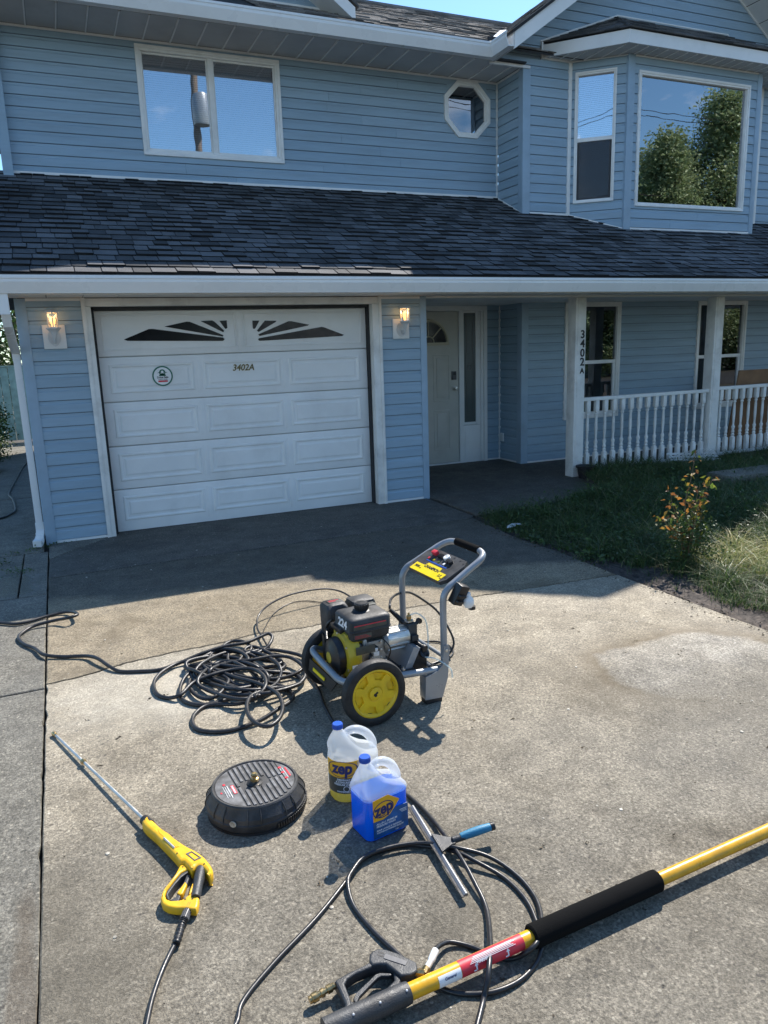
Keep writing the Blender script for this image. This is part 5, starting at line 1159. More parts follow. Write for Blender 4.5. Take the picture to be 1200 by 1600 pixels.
# base plate under the engine, shroud
W(MB().bbox(-.10, .25, -.15, .15, .155, .172, .004), 'base_plate', M['black_dusty'])
W(MB().prism([(.20, -.14, .17), (.24, -.14, .17), (.29, -.14, .265), (.255, -.14, .275)], (0, .28, 0)), 'base_slope', M['silver'])
W(MB().prism([(-.165, -.16, .20), (-.165, .17, .20), (-.178, .16, .145), (-.178, -.12, .145)], (-.006, 0, 0)), 'front_plate', M['black'])
W(MB().prism([(-.1785, -.04, .180), (-.1785, .10, .180), (-.1815, .10, .166), (-.1815, -.04, .166)], (-.004, 0, 0)), 'front_stripe', M['label_yellow'])
# wheels
def wheel(y, s):
    w_ = empty('wheel', (-.028, y, .1585), pw); w_.rotation_euler = (R(90)*s, 0, R(0)); w_.scale = (1.04, 1.04, 1.04)
    # local z now points outward (near side)
    MB().lathe([(.108, -.022), (.135, -.027), (.148, -.022), (.1525, -.012), (.1525, .012), (.148, .022), (.135, .026), (.118, .025), (.112, .020)], 48, caps=False).build('tyre', M['rubber'], w_)
    rim = MB(); rim.lathe([(.114, -.015), (.114, .020), (.106, .022), (.100, .017), (.092, .004), (.060, .002), (.0, .002)], 48, caps=False).lathe([(.108, -.02), (0, -.005)], 36, caps=False)
    rim.build('rim', M['yellow_rim'], w_)
    ol = []
    for k in range(6):
        a = 60*k+14; ol += [(.064, a-15), (.062, a-8), (.062, a+8), (.064, a+15), (.094, a+19)]+[(.1005, a+23+14*j/4) for j in range(5)]+[(.094, a+41)]
    pts_ = [(r_2*math.cos(R(t_)), r_2*math.sin(R(t_))) for r_2, t_ in ol]
    cen = MB(); n2 = len(pts_); vs = [(0, 0, .016)]+[(x_, y_, .015) for x_, y_ in pts_]+[(x_*1.01, y_*1.01, .002) for x_, y_ in pts_]
    cen.add(vs, [(0, 1+i, 1+(i+1) % n2) for i in range(n2)]+[(1+i, 1+n2+i, 1+n2+(i+1) % n2, 1+(i+1) % n2) for i in range(n2)]); cen.build('wheel_face', M['yellow_rim'], w_)
    MB().lathe([(.033, .016), (.036, .0175), (.036, .016)], 32, caps=False).build('hub_ring', M['yellow_rim'], w_)
    for k in range(6):
        a = R(60*k+14)
        MB(Matrix.Rotation(a, 4, 'Z')).prism([(.094, -.012, .004), (.099, -.012, .004), (.099, .012, .004), (.094, .012, .004)], (0, 0, .006)).build('rim_slot', M['black'], w_)
    cap = MB().lathe([(0, .017), (.030, .017), (.030, .021), (.026, .023), (0, .023)], 28, caps=False).build('hub_cap', M['yellow_rim'], w_)
    MB(Matrix.Rotation(.9, 4, 'Z')).prism([(-.012, -.006, .023), (-.004, -.010, .023), (.002, -.004, .023), (.011, -.007, .023), (.013, .004, .023), (.004, .004, .023), (-.002, .010, .023), (-.011, .006, .023)], (0, 0, .001)).build('hub_emblem', M['print_black'], w_)
    return w_
wheel(-.256, 1); wheel(.236, -1)
W(MB().tube([(-.028, -.25, .1525), (-.028, .25, .1525)], .009, 10), 'axle', M['steel'])
# engine: crank axis along x
ey, ez = .0, .275
W(MB().bbox(-.02, .13, -.085, .085, .172, .33, .012), 'crankcase', M['grey_metal'])
for k in range(7): W(MB().bbox(.0+.0, .11, .085+.012*k, .089+.012*k, .21, .35, .002), 'cooling_fin', M['grey_metal'])
AX = Matrix.Rotation(R(-90), 4, 'Y')           # local z -> -x
shr = MB(T(-.02, -.01, ez-.01) @ AX); shr.lathe([(.118, 0), (.122, .01), (.122, .045), (.112, .062), (.085, .07), (0, .07)], 32, caps=False); shr.M = Matrix.Identity(4)
shr.bbox(-.075, .012, -.075, .085, .30, .385, .02); shr.build('blower_housing', M['yellow_metal'], pw)
MB().bbox(-.072, -.02, -.1325, -.128, .20, .25, .001).build('rating_label', M['print_white'], pw)
rec = W(MB(T(-.088, -.01, ez-.01) @ AX).lathe([(.092, 0), (.094, .01), (.088, .034), (.05, .046), (.045, .05), (0, .052)], 32, caps=False), 'recoil_starter', M['black'])
for k in range(12):
    a = 2*math.pi*k/12; MB(T(-.106, -.01+.072*math.cos(a), ez-.01+.072*math.sin(a)) @ Matrix.Rotation(a, 4, 'X')).bbox(-.018, .004, -.016, .016, -.004, .004, .0015).build('recoil_fin', M['black_dusty'], rec)
MB(T(-.140, -.01, ez-.01) @ AX).lathe([(0, 0), (.028, 0), (.026, .003), (0, .004)], 20, caps=False).build('recoil_badge', M['yellow_metal'], rec)
# fuel tank
tx0, tx1, ty0, ty1, tz0, tz1 = -.066, .152, -.112, .084, .352, .466
tank = MB(); cx_t, cy_t = (tx0+tx1)/2, (ty0+ty1)/2
def rr_ring(hx, hy, z, r, n_=6):
    o = []
    for (sx, sy, a0) in ((1, 1, 0), (-1, 1, 90), (-1, -1, 180), (1, -1, 270)):
        for k in range(n_+1):
            a = R(a0+90*k/n_); o.append((cx_t+sx*(hx-r)+r*math.cos(a), cy_t+sy*(hy-r)+r*math.sin(a), z))
    return o
def loft(mb, rings, cap=True, smooth=True):
    n_ = len(rings[0]); v = [p for r2 in rings for p in r2]; f = [(i*n_+k, i*n_+(k+1) % n_, (i+1)*n_+(k+1) % n_, (i+1)*n_+k) for i in range(len(rings)-1) for k in range(n_)]
    if cap: f += [tuple(range(n_))[::-1], tuple(range((len(rings)-1)*n_, len(rings)*n_))]
    return mb.add(v, f, smooth)
hx, hy = (tx1-tx0)/2, (ty1-ty0)/2
loft(tank, [rr_ring(hx-.012, hy-.012, tz0, .02), rr_ring(hx-.004, hy-.004, tz0+.012, .022), rr_ring(hx-.004, hy-.004, tz0+.042, .022), rr_ring(hx+.003, hy+.003, tz0+.046, .026), rr_ring(hx+.003, hy+.003, tz0+.052, .026), rr_ring(hx, hy, tz0+.056, .024), rr_ring(hx, hy, tz1-.016, .024), rr_ring(hx-.005, hy-.005, tz1-.006, .026), rr_ring(hx-.018, hy-.018, tz1, .03), rr_ring(hx-.05, hy-.05, tz1+.003, .03)])
tk = W(tank, 'fuel_tank', M['black_dusty'])
MB().bbox(tx0+.015, tx1-.03, ty0-.0045, ty0-.002, tz0+.062, tz0+.086, .0005).build('warning_label', M['label_grey'], tk)
MB().box(tx0+.018, tx1-.034, ty0-.0055, ty0-.0042, tz0+.080, tz0+.085).build('red_line', M['red'], tk)
MB().bbox(tx0+.018, tx0+.11, ty0+.002, ty0+.0035, tz0+.014, tz0+.038, .0005).build('warning_label', M['label_grey'], tk)
for k in range(3): MB().box(tx0+.022, tx0+.105-.01*k, ty0+.0012, ty0+.0022, tz0+.018+k*.006, tz0+.0195+k*.006).build('label_text', M['red'], tk)
link('engine_size', text_mesh('224', .058, .001, .15, .002, 1.15), M['print_white'], tk, basis((tx0-.0012, cy_t-.005, tz0+.074), (0, -1, 0), (0, 0, 1)))
cap_ = MB(T(cx_t-.0, cy_t+.005, tz1)).lathe([(.040, 0), (.044, .004), (.038, .008), (.031, .01), (.031, .012), (.034, .014), (.034, .036), (.030, .041), (.0, .042)], 28, caps=False)
cap_.build('fuel_cap', M['black'], tk)
for k in range(16):
    a = 2*math.pi*k/16; MB(T(cx_t+.0342*math.cos(a), cy_t+.005+.0342*math.sin(a), tz1+.026) @ Matrix.Rotation(a, 4, 'Z')).bbox(-.001, .002, -.0035, .0035, -.011, .011, .0008).build('cap_rib', M['black'], tk)
MB(T(tx1-.04, ty1-.035, tz1+.002)).bbox(-.03, .03, -.02, .02, 0, .003, .001).build('top_label', M['label_grey'], tk)
# air cleaner (far left) and muffler guard (far right)
ac = MB(); save = (cx_t, cy_t); cx_t, cy_t = -.020, .185
loft(ac, [rr_ring(.050, .052, .295, .018), rr_ring(.056, .058, .31, .02), rr_ring(.058, .060, .40, .02), rr_ring(.058, .060, .445, .02), rr_ring(.05, .05, .462, .025), rr_ring(.03, .03, .468, .02)])
a_ = W(ac, 'air_cleaner', M['black_dusty']); MB(T(-.02, .185, .468)).bbox(-.034, .034, -.02, .02, 0, .0015, .0005).build('label', M['label_grey'], a_); MB(T(-.02, .185, .4695)).box(-.028, .028, .004, .010, 0, .001).box(-.028, .01, -.01, -.004, 0, .001).build('red_line', M['red'], a_)
cx_t, cy_t = .13, .19
mf = MB(); loft(mf, [rr_ring(.055, .05, .36, .015), rr_ring(.062, .055, .40, .015), rr_ring(.066, .058, .43, .015), rr_ring(.06, .05, .455, .02), rr_ring(.035, .03, .462, .02)]); W(mf, 'muffler_guard', M['black_dusty'])
cx_t, cy_t = save
W(MB().tube(spline([(-.06, .12, .40), (-.085, .14, .36), (-.08, .13, .30), (-.06, .10, .27)], 5), .007, 8).tube(spline([(-.13, .03, .34), (-.10, .10, .36), (-.06, .14, .33), (-.04, .15, .25)], 5), .006, 8), 'cable', M['black'])
W(MB().bbox(-.09, -.03, .09, .20, .20, .31, .01), 'carburettor', M['black'])
W(MB().bbox(-.115, -.105, .10, .13, .20, .335, .003).bbox(-.115, -.07, .10, .13, .325, .335, .003), 'guard_bar', M['black'])
# cables, bolts, hoses of the engine
for q_ in ([(.10, -.115, .345), (.125, -.14, .30), (.115, -.13, .24), (.09, -.12, .20)], [(.04, -.10, .29), (.02, -.125, .26), (.035, -.12, .21)], [(-.02, .12, .31), (.03, .16, .28), (.08, .14, .25), (.10, .10, .22)], [(-.06, -.10, .18), (.02, -.13, .178), (.12, -.13, .18), (.2, -.10, .178)]):
    W(MB().tube(spline(q_, 6), .0035, 6), 'cable', M['black'])
for k in range(6):
    a = 2*math.pi*k/6+.4; W(MB(T(-.083, -.01+.108*math.cos(a), ez-.01+.108*math.sin(a)) @ AX).lathe([(0, 0), (.006, 0), (.006, .005), (0, .007)], 6, caps=False), 'bolt', M['steel'])
W(MB().bbox(.128, .14, -.05, .05, .20, .27, .003).bbox(-.01, .12, -.10, -.086, .18, .195, .003), 'engine_bracket', M['gun_grey'])
W(MB(T(.06, -.098, .235) @ Matrix.Rotation(R(90), 4, 'X')).lathe([(0, 0), (.030, 0), (.034, .004), (.034, .010), (.02, .013), (0, .013)], 20, caps=False), 'gear_cover', M['grey_metal'])
W(MB().bbox(-.05, .05, -.1285, -.1265, .295, .335, .001), 'shroud_sticker', M['label_grey'])
W(MB().bbox(-.085, -.02, -.03, .09, .375, .40, .006), 'bracket', M['black'])
for (x_, y_) in ((-.12, .03), (-.12, -.06), (.24, -.14), (.24, .14)): W(MB(T(x_*.8, y_, .172)).lathe([(0, 0), (.011, 0), (.011, .007), (.005, .009), (.005, .016), (0, .016)], 6, caps=False), 'bolt', M['steel'])
# switch, drain, crankcase details
W(MB().bbox(.03, .075, -.115, -.086, .285, .31, .003), 'switch_box', M['label_grey'])
W(MB().bbox(.05, .08, -.112, -.09, .262, .285, .003).bbox(.035, .07, -.118, -.1, .288, .306, .002), 'ignition_block', M['white'])
W(MB(T(.09, -.11, .222)).lathe([(0, -.022), (.012, -.02), (.014, .012), (.010, .018), (0, .02)], 10, caps=False), 'oil_cap', M['yellow'])
W(MB(T(.012, -.095, .335)).lathe([(0, -.02), (.012, -.02), (.012, .012), (.007, .02), (0, .02)], 10, caps=False), 'fuel_valve', M['grey_metal'])
for k, (x_, z_) in enumerate(((.10, .20), (.10, .24), (.10, .28), (.10, .32), (.125, .22), (.125, .30))): W(MB(T(x_, -.086, z_) @ Matrix.Rotation(R(90), 4, 'X')).lathe([(0, 0), (.007, 0), (.007, .006), (0, .008)], 6, caps=False), 'bolt', M['steel'])
# pump
py_, pz_ = -.035, .300; AXp = Matrix.Rotation(R(90), 4, 'Y')
W(MB(T(.12, py_, pz_) @ AXp).lathe([(0, 0), (.062, 0), (.066, .006), (.066, .02), (.054, .024), (0, .024)], 28, caps=False), 'pump_flange', M['grey_metal'])
W(MB(T(.144, py_, pz_) @ AXp).lathe([(.052, 0), (.052, .12), (.049, .124), (0, .124)], 32, caps=False), 'pump_body', M['steel'])
for k in range(10):
    a = 2*math.pi*k/10; W(MB(T(.15, py_, pz_) @ Matrix.Rotation(a, 4, 'X')).bbox(0, .108, -.0035, .0035, .050, .0575, .0015), 'pump_rib', M['steel'])
for k in range(6):
    a = 2*math.pi*k/6+.3; W(MB(T(.138, py_+.058*math.cos(a), pz_+.058*math.sin(a)) @ AXp).lathe([(0, 0), (.006, 0), (.006, .01), (0, .012)], 6, caps=False), 'bolt', M['steel'])
W(MB().bbox(.268, .318, py_-.032, py_+.036, pz_-.055, pz_+.062, .006).bbox(.275, .312, py_-.055, py_-.03, pz_-.02, pz_+.01, .004), 'pump_head', M['gun_grey'])
W(MB().tube([(.30, py_-.03, pz_-.03), (.315, py_-.09, pz_-.045)], .012, 10).tube([(.315, py_-.09, pz_-.045), (.318, py_-.105, pz_-.048)], .018, 12), 'pump_inlet', M['black'])
W(MB().tube([(.318, py_, pz_+.045), (.345, py_-.005, pz_+.06)], .010, 8).tube([(.345, py_-.012, pz_+.06), (.345, py_+.008, pz_+.06)], .014, 8), 'unloader_knob', M['black'])
W(MB(T(.29, py_+.004, pz_+.06)).lathe([(0, 0), (.014, 0), (.014, .012), (.011, .014), (.013, .02), (.013, .036), (.007, .04), (.005, .052), (0, .054)], 8, caps=False), 'brass_valve', M['brass'])
W(MB(T(.29, py_+.004, pz_+.068)).lathe([(0, 0), (.022, 0), (.022, .006), (0, .006)], 20, caps=False), 'valve_ring', M['steel'])
m, n, b = new_mat('clear_tube'); n.nodes.remove(b); tr_ = N(n, 'ShaderNodeBsdfTransparent'); tr_.inputs[0].default_value = (.93, .96, .96, 1); df = N(n, 'ShaderNodeBsdfPrincipled'); df.inputs['Base Color'].default_value = (.7, .8, .8, 1); df.inputs['Roughness'].default_value = .15
mxs = N(n, 'ShaderNodeMixShader'); mxs.inputs[0].default_value = .42; n.links.new(tr_.outputs[0], mxs.inputs[1]); n.links.new(df.outputs[0], mxs.inputs[2]); n.links.new(mxs.outputs[0], n.nodes['Material Output'].inputs[0]); M['clear_tube'] = m
W(MB().tube(spline([(.295, py_, .40), (.33, py_-.01, .405), (.365, py_-.03, .37), (.372, py_-.04, .30), (.366, py_-.05, .22), (.345, py_-.08, .19)], 6), .004, 8).tube(spline([(.31, -.15, .215), (.345, -.20, .215), (.385, -.26, .18), (.39, -.27, .135)], 6), .004, 8), 'siphon_tube', M['clear_tube'])
W(MB().bbox(.24, .335, -.13, -.02, .14, .235, .012).bbox(.245, .33, .0, .13, .14, .22, .012), 'detergent_bin', M['black'])
for (x_, y_, z_) in ((.315, -.13, .225), (.325, -.19, .16)):
    W(MB(T(x_, y_, z_) @ Euler((R(55), R(10), 0)).to_matrix().to_4x4()).lathe([(.0, 0), (.022, 0), (.026, .006), (.026, .012), (.018, .014), (.012, .008), (0, .008)], 18, caps=False), 'quick_coupler', M['black'])
# control panel on the handle
PB = basis((.392, 0, .548), (0, -1, 0), (.90, 0, .435))      # x to the near side, y up the handle, z out of the face
pan = W(MB(PB).prism([(-.15, .02, .012), (.15, .02, .012), (.175, .05, .012), (.175, .165, .012), (.155, .20, .012), (-.155, .20, .012), (-.175, .165, .012), (-.175, .05, .012)], (0, 0, .020)), 'control_panel', M['black_dusty'])
MB(PB).prism([(-.14, .022, .0325), (.14, .022, .0325), (.14, .075, .0325), (.08, .075, .0325), (.07, .098, .0325), (-.055, .098, .0325), (-.065, .075, .0325), (-.14, .075, .0325)], (0, 0, .0012)).build('yellow_label', M['label_yellow'], pan)
for t_, x_, y_, sz, bo in (('CHAMPION', .008, .072, .026, .0008), ('3000', -.105, .052, .022, .0006), ('2.5', .108, .052, .022, .0006), ('PSI', -.07, .046, .010, 0), ('GPM', .132, .040, .008, 0)):
    link('label_text', text_mesh(t_, sz, .0008, .1 if sz > .02 else 0, bo), M['print_black'], pan, PB @ T(x_, y_, .0342))
MB(PB).box(-.10, .09, .108, .113, .032, .0332).build('blue_line', M['blue_cap'], pan)
cols = ['red', 'label_yellow', 'leaf', 'print_white', 'print_black']
for k, cn in enumerate(cols): MB(PB @ T(-.10+k*.048, .128, .032)).lathe([(0, 0), (.0075, 0), (.0075, .0025), (0, .003)], 12, caps=False).build('nozzle_tip', M[cn], pan)
MB(PB @ T(-.085, .165, .032)).bbox(-.020, .020, -.012, .012, 0, .022, .004).build('red_switch', M['red'], pan)
for k in range(4): MB(PB @ T(-.045+k*.012, .163, .032)).bbox(-.003, .003, -.014, .014, 0, .012, .002).build('clip', M['black'], pan)
MB(PB @ T(.018, .168, .032)).lathe([(0, 0), (.018, 0), (.018, .012), (.009, .014), (.006, .012), (0, .012)], 16, caps=False).build('white_knob', M['white'], pan)
for k in range(2): MB(PB @ T(.055+k*.025, .150, .032)).lathe([(0, 0), (.013, 0), (.012, .014), (0, .015)], 12, caps=False).build('black_knob', M['black'], pan)
for x_, y_ in ((-.155, .06), (-.155, .175), (.155, .175), (.155, .06), (.115, .185), (.06, .188), (.0, .188)): MB(PB @ T(x_, y_, .032)).lathe([(0, 0), (.006, 0), (.006, .001), (0, .0012)], 10, caps=False).build('hole', M['print_black'], pan)
# gun holder hanging from the near handle tube
hd = W(MB(T(.46, -fw-.03, .56) @ Euler((R(15), R(20), R(10))).to_matrix().to_4x4()).bbox(-.025, .035, -.03, .02, -.075, .03, .008).bbox(.03, .10, -.026, -.014, -.05, -.035, .004).bbox(-.02, .02, -.045, -.02, -.055, -.045, .003).bbox(-.02, .02, -.045, -.02, -.025, -.015, .003), 'gun_holder', M['black'])
MB(T(.50, -fw-.045, .495)).lathe([(0, -.03), (.018, -.028), (.028, -.01), (.026, .012), (.012, .03), (.012, .045), (0, .046)], 16, caps=False).build('white_cap', M['vinyl'], hd)
MB(T(.52, -fw-.045, .463)).lathe([(0, -.012), (.018, -.01), (.018, .006), (0, .006)], 12, caps=False).build('black_tip', M['black'], hd)
# short pressure line from pump up and over
Wm = Matrix.Translation(WO) @ Matrix.Rotation(R(4), 4, 'Z')
W(MB().tube([(.285, py_+.03, pz_+.04), (.255, py_+.075, .385), (.235, py_+.10, .41)], [.013, .012, .010], 10), 'hose_collar', M['black'])

# ---------------------------------------------------------------- hoses
def hose(name, pts, r, mat, label, cat='hose', group=None, seg=7, n_=8, ribs=False):
    q = spline(pts, seg); rr2 = r
    if ribs:
        L_ = []; q2 = []
        for a, b_ in zip(q, q[1:]):
            k_ = max(1, int((b_-a).length/.006))
            for i in range(k_): q2.append(a.lerp(b_, i/k_))
        q = q2+[q[-1]]; rr2 = [r*(1.07 if i % 2 else .95) for i in range(len(q))]
    return tag(MB().tube(q, rr2, n_).build(name, M[mat], ang=80), label, cat, group)
def pz(lst): return [tuple(atz(x, y, z)) for x, y, z in lst]
# hose arc: pump -> loop in front -> ground behind the machine
tip = Wm @ Vector((.235, py_+.10, .41))
h1 = [tuple(tip)]+pz([(609, 948, .46), (611, 936, .46), (622, 928, .44), (640, 926, .40), (662, 938, .33), (684, 956, .25), (702, 984, .15), (709, 1004, .08), (703, 1020, .03), (690, 1031, .012), (672, 1040, .011), (655, 1040, .011), (640, 1030, .011), (632, 1015, .011), (646, 1006, .011), (664, 1002, .011), (685, 1003, .011), (701, 1012, .011), (712, 1004, .011)])
h1 = [tuple(tip)]+pz([(609, 948, .46), (611, 936, .46), (622, 928, .44), (640, 926, .40), (662, 938, .33), (684, 956, .25), (702, 984, .15), (709, 1004, .08), (703, 1020, .03), (690, 1031, .009), (668, 1040, .009), (640, 1048, .009), (600, 1046, .009), (565, 1040, .009)])
hose('pressure_hose', h1, .0062, 'hose', 'thin black pressure hose looping up from the pump behind the silver handle')
hose('hose_end', pz([(662, 1003, .008), (676, 1002, .008), (690, 1004, .008), (703, 1010, .008), (708, 1020, .008), (698, 1031, .008)]), .0055, 'hose', 'short black hose arc on the concrete behind the washer')
# from the coil round the back of the machine
hose('pressure_hose', pz([(418, 1010, .03), (409, 994, .03), (402, 981, .03), (404, 962, .05), (420, 945, .08), (448, 931, .10), (480, 923, .10), (510, 920, .09), (532, 924, .07), (550, 934, .05), (575, 950, .02), (600, 965, .01)]), .0062, 'hose', 'black pressure hose arching from the coil around behind the engine')
hose('drain_line', pz([(405, 1000, .006), (425, 962, .006), (450, 944, .006), (475, 939, .006), (500, 941, .006), (530, 945, .006)]), .0032, 'hose', 'thinnest black line lying inside the hose arch left of the engine')
# pressure hose leaving under the wheel, behind the jugs, to the bottom edge
hose('pressure_hose', pz([(478, 1045, .02), (488, 1062, .012), (499, 1080, .01), (508, 1105, .01), (525, 1135, .01), (545, 1165, .01), (575, 1200, .01), (610, 1225, .01), (641, 1246, .01), (670, 1274, .012), (697, 1308, .02), (720, 1340, .03), (742, 1380, .022), (760, 1420, .014), (766, 1470, .04), (765, 1500, .055), (762, 1530, .045), (756, 1560, .014), (745, 1605, .012), (733, 1650, .01)]), .0080, 'hose', 'thick shiny black hose running from behind the blue jug over the yellow pole')
# hose of the extension pole: line, two loops and the end at the brass fitting
z = .0075
lp = [(340, 1640, z), (369, 1600, z), (380, 1564, z), (427, 1506, z), (495, 1434, z), (542, 1375, z), (558, 1351, z), (585, 1333, z), (630, 1321, z), (675, 1323, .010), (715, 1332, .022), (742, 1345, .022), (787, 1371, z), (821, 1405, z), (838, 1440, z), (845, 1466, .012), (846, 1482, .02), (837, 1506, z), (812, 1532, z), (774, 1549, .010), (733, 1553, z), (700, 1548, z), (668, 1530, z), (640, 1508, z), (619, 1488, z), (585, 1456, z), (553, 1416, z), (543.5, 1380, .018), (551, 1360, .022), (571, 1338, .022), (612, 1323, .022), (660, 1317, .022), (712, 1324, .034), (765, 1339, .016), (808, 1368, z), (836, 1402, z), (846, 1436, .02), (842, 1466, .05), (828, 1484, .045), (805, 1497, .010), (780, 1497, z), (756, 1487, z), (729, 1477, z), (702, 1472, .015), (686, 1478, .03), (678, 1487, .042)]
hose('pressure_hose', pz(lp), .0072, 'hose', 'black hose curling in two big loops round the squeegee to the brass gun fitting')
# ribbed garden hose: feed line and tangled pile, one continuous run
def Zc(lst): return [(220+a*.25, 960+b_*.25, c) for a, b_, c in lst]
r0 = .0095
gh = [(-60, 968, r0), (0, 973, r0), (32, 974, r0), (71, 963.5, r0), (98, 957, .015), (113, 956, .03), (121, 960, .05), (108, 965, .05), (87, 969, .03), (54, 977.6, .015), (37, 987, r0), (29, 996, r0), (37, 1006, r0), (54, 1013, .012), (69, 1023, .018), (97, 1026, .012), (134, 1025, .018), (152, 1028.5, .03), (171, 1041, .02), (188, 1049, r0), (217, 1049, r0)]
gh += Zc([(120, 345, r0), (250, 300, .02), (380, 245, .04), (520, 200, .05), (650, 178, .05), (740, 142, .055), (795, 120, .06), (822, 140, .05), (805, 185, .035), (770, 220, .02), (690, 250, .02), (600, 225, .03), (500, 215, .03), (440, 250, .03), (430, 300, .03), (500, 330, .02), (600, 335, .02), (660, 310, .03), (668, 270, .04), (620, 235, .04), (540, 215, .04), (470, 225, .035)])
gh += Zc([(380, 270, .03), (250, 300, .02), (180, 330, .02), (110, 380, .02), (80, 440, .015), (105, 500, .012), (175, 522, .012), (250, 500, .03), (330, 425, .04), (450, 375, .05), (580, 345, .05), (690, 340, .055), (760, 375, .06), (783, 430, .06), (760, 480, .05), (700, 530, .03), (600, 560, .02), (480, 562, .012), (400, 575, .010), (340, 620, .01), (322, 670, .01), (350, 715, .01), (430, 733, .01), (540, 728, .01), (650, 700, .012), (760, 655, .02), (860, 590, .035), (930, 545, .03), (952, 505, .02), (920, 470, .015), (850, 458, .02), (760, 480, .04), (690, 510, .05), (663, 570, .06), (680, 640, .07), (740, 690, .07), (810, 695, .07), (865, 650, .07), (887, 580, .065), (862, 505, .06), (800, 460, .055), (700, 420, .05), (600, 395, .045), (500, 360, .04), (400, 320, .045), (420, 345, .04), (540, 400, .03), (530, 450, .03), (480, 505, .03), (410, 528, .02), (340, 500, .02), (300, 440, .02), (330, 385, .02), (420, 345, .03), (560, 300, .04), (690, 285, .05), (820, 262, .05), (930, 268, .045), (1010, 320, .04), (1028, 375, .035), (1000, 425, .03), (930, 452, .02), (820, 465, .02), (700, 475, .012), (600, 500, .012), (500, 545, .012), (380, 565, .012), (290, 550, .012), (245, 505, .012), (255, 430, .02), (300, 370, .03), (380, 345, .03), (500, 350, .03), (640, 390, .03), (800, 405, .02), (920, 388, .02), (1000, 350, .03), (1035, 300, .03), (1010, 262, .02), (930, 238, .02), (820, 222, .015), (720, 228, .02), (640, 260, .03), (600, 320, .03), (560, 400, .03), (600, 440, .02), (700, 440, .03), (790, 400, .03), (850, 360, .02), (900, 320, .015), (850, 290, .01), (760, 280, .01), (650, 230, .03), (700, 200, .03), (800, 240, .02), (880, 300, .02), (760, 330, .012), (560, 300, .012), (545, 240, .02), (500, 215, .03), (560, 170, .03), (640, 170, .03), (690, 210, .03), (650, 240, .02), (500, 230, .02), (300, 290, .012), (300, 320, .012), (340, 330, .01)])
rh = random.Random(12); ex_ = []
for k in range(46):
    a = k*2*math.pi/9.3+.4; rx = 235+90*math.sin(k*.37+1)+rh.uniform(-35, 35); ry = 100+40*math.sin(k*.51)+rh.uniform(-20, 20)
    ex_.append((600+70*math.sin(k*.9)+rx*math.cos(a), 380+28*math.cos(k*.7)+ry*math.sin(a), .012+.016*(k % 3)+rh.random()*.01))
gh += Zc(ex_)
hose('garden_hose', pz(gh), .0102, 'hose_rib', 'ribbed black hose lying in a tangled pile left of the washer', 'hose', seg=7, ribs=True)
# cord on the side path
hose('black_cord', pz([(-30, 815, .01), (0, 810, .01), (15, 804, .01), (24, 796, .01), (20, 780, .01), (14, 772, .01), (22, 755, .01), (30, 740, .01), (36, 730, .01), (44, 722, .01), (60, 718, .01)]), .012, 'hose', 'dark cord winding along the shaded side path', 'cord')
# ---------------------------------------------------------------- surface cleaner
ctr = atz(400, 1222, .115); sc = tag(empty('surface_cleaner', (ctr.x, ctr.y+.022, -.002), None, R(-4)), 'round black surface cleaner with ribbed top and brass fitting lying on the driveway', 'surface cleaner'); sc.scale = (1, 1, .90)
def SCb(mb, n_, m_, p=None): return mb.build(n_, m_, p or sc, ang=22)
RO = .188
hs = SCb(MB().lathe([(RO-.016, .012), (RO-.008, .012), (RO-.003, .018), (RO+.003, .046), (RO+.003, .050), (RO+.000, .053), (RO-.003, .072), (RO-.022, .103), (RO-.024, .112), (RO-.028, .117), (RO-.034, .117), (RO-.037, .112), (0, .112)], 72, caps=False), 'housing', M['black_dusty'], None)
SCb(MB().lathe([(RO-.012, 0), (RO-.004, 0), (RO-.004, .014), (RO-.012, .014), (RO-.012, 0)], 72, caps=False), 'brush_skirt', M['rubber'])
for k in range(8):
    a = 2*math.pi*k/8+.2; q = [(RO-.022, z_) for z_ in (.104,)]
    for s_ in (-.05, .05):
        MB(Matrix.Rotation(a+s_*5.2, 4, 'Z')).tube([(RO-.024, 0, .1075), (RO-.009, 0, .090), (RO+.000, 0, .070), (RO+.002, 0, .045)], .0022, 5).build('side_rib', M['black_dusty'], hs)
for k in range(22):
    a = R(-75+k*3.2); MB(Matrix.Rotation(a, 4, 'Z')).bbox(RO-.002, RO+.006, -.0035, .0035, .018, .040, .0012).build('grip_rib', M['black'], hs)
rt = RO-.039
for k in range(9):
    u = -.062+.0205*k
    hl = math.sqrt(max(.0, rt**2-u**2))-.004
    for s in (-1, 1):
        a0 = .03 if abs(u) < .05 else .004
        if hl-a0 > .02: MB(Matrix.Rotation(R(8), 4, 'Z') @ T(u, 0, .112)).bbox(-.0055, .0055, min(s*a0, s*hl), max(s*a0, s*hl), 0, .0045, .0018).build('top_rib', M['dusty_grey'], hs)
MB(Matrix.Rotation(R(8), 4, 'Z')).prism([(-.074, -math.sqrt(rt**2-.074**2), .1125)]+[(rt*math.cos(a), rt*math.sin(a), .1125) for a in [R(240-k*120/14) for k in range(1, 14)]]+[(-.074, math.sqrt(rt**2-.074**2), .1125)], (0, 0, .0015)).build('decal', M['dusty_grey'], hs)
MB(Matrix.Rotation(R(8), 4, 'Z')).prism([(.113, -math.sqrt(rt**2-.113**2), .1125)]+[(rt*math.cos(a), rt*math.sin(a), .1125) for a in [R(-41+k*82/10) for k in range(0, 11)]]+[(.113, math.sqrt(rt**2-.113**2), .1125)], (0, 0, .0015)).build('decal', M['dusty_grey'], hs)
DM = Matrix.Rotation(R(8), 4, 'Z') @ Matrix.Scale(.965, 4, (1, 0, 0)) @ T(0, 0, .1145)
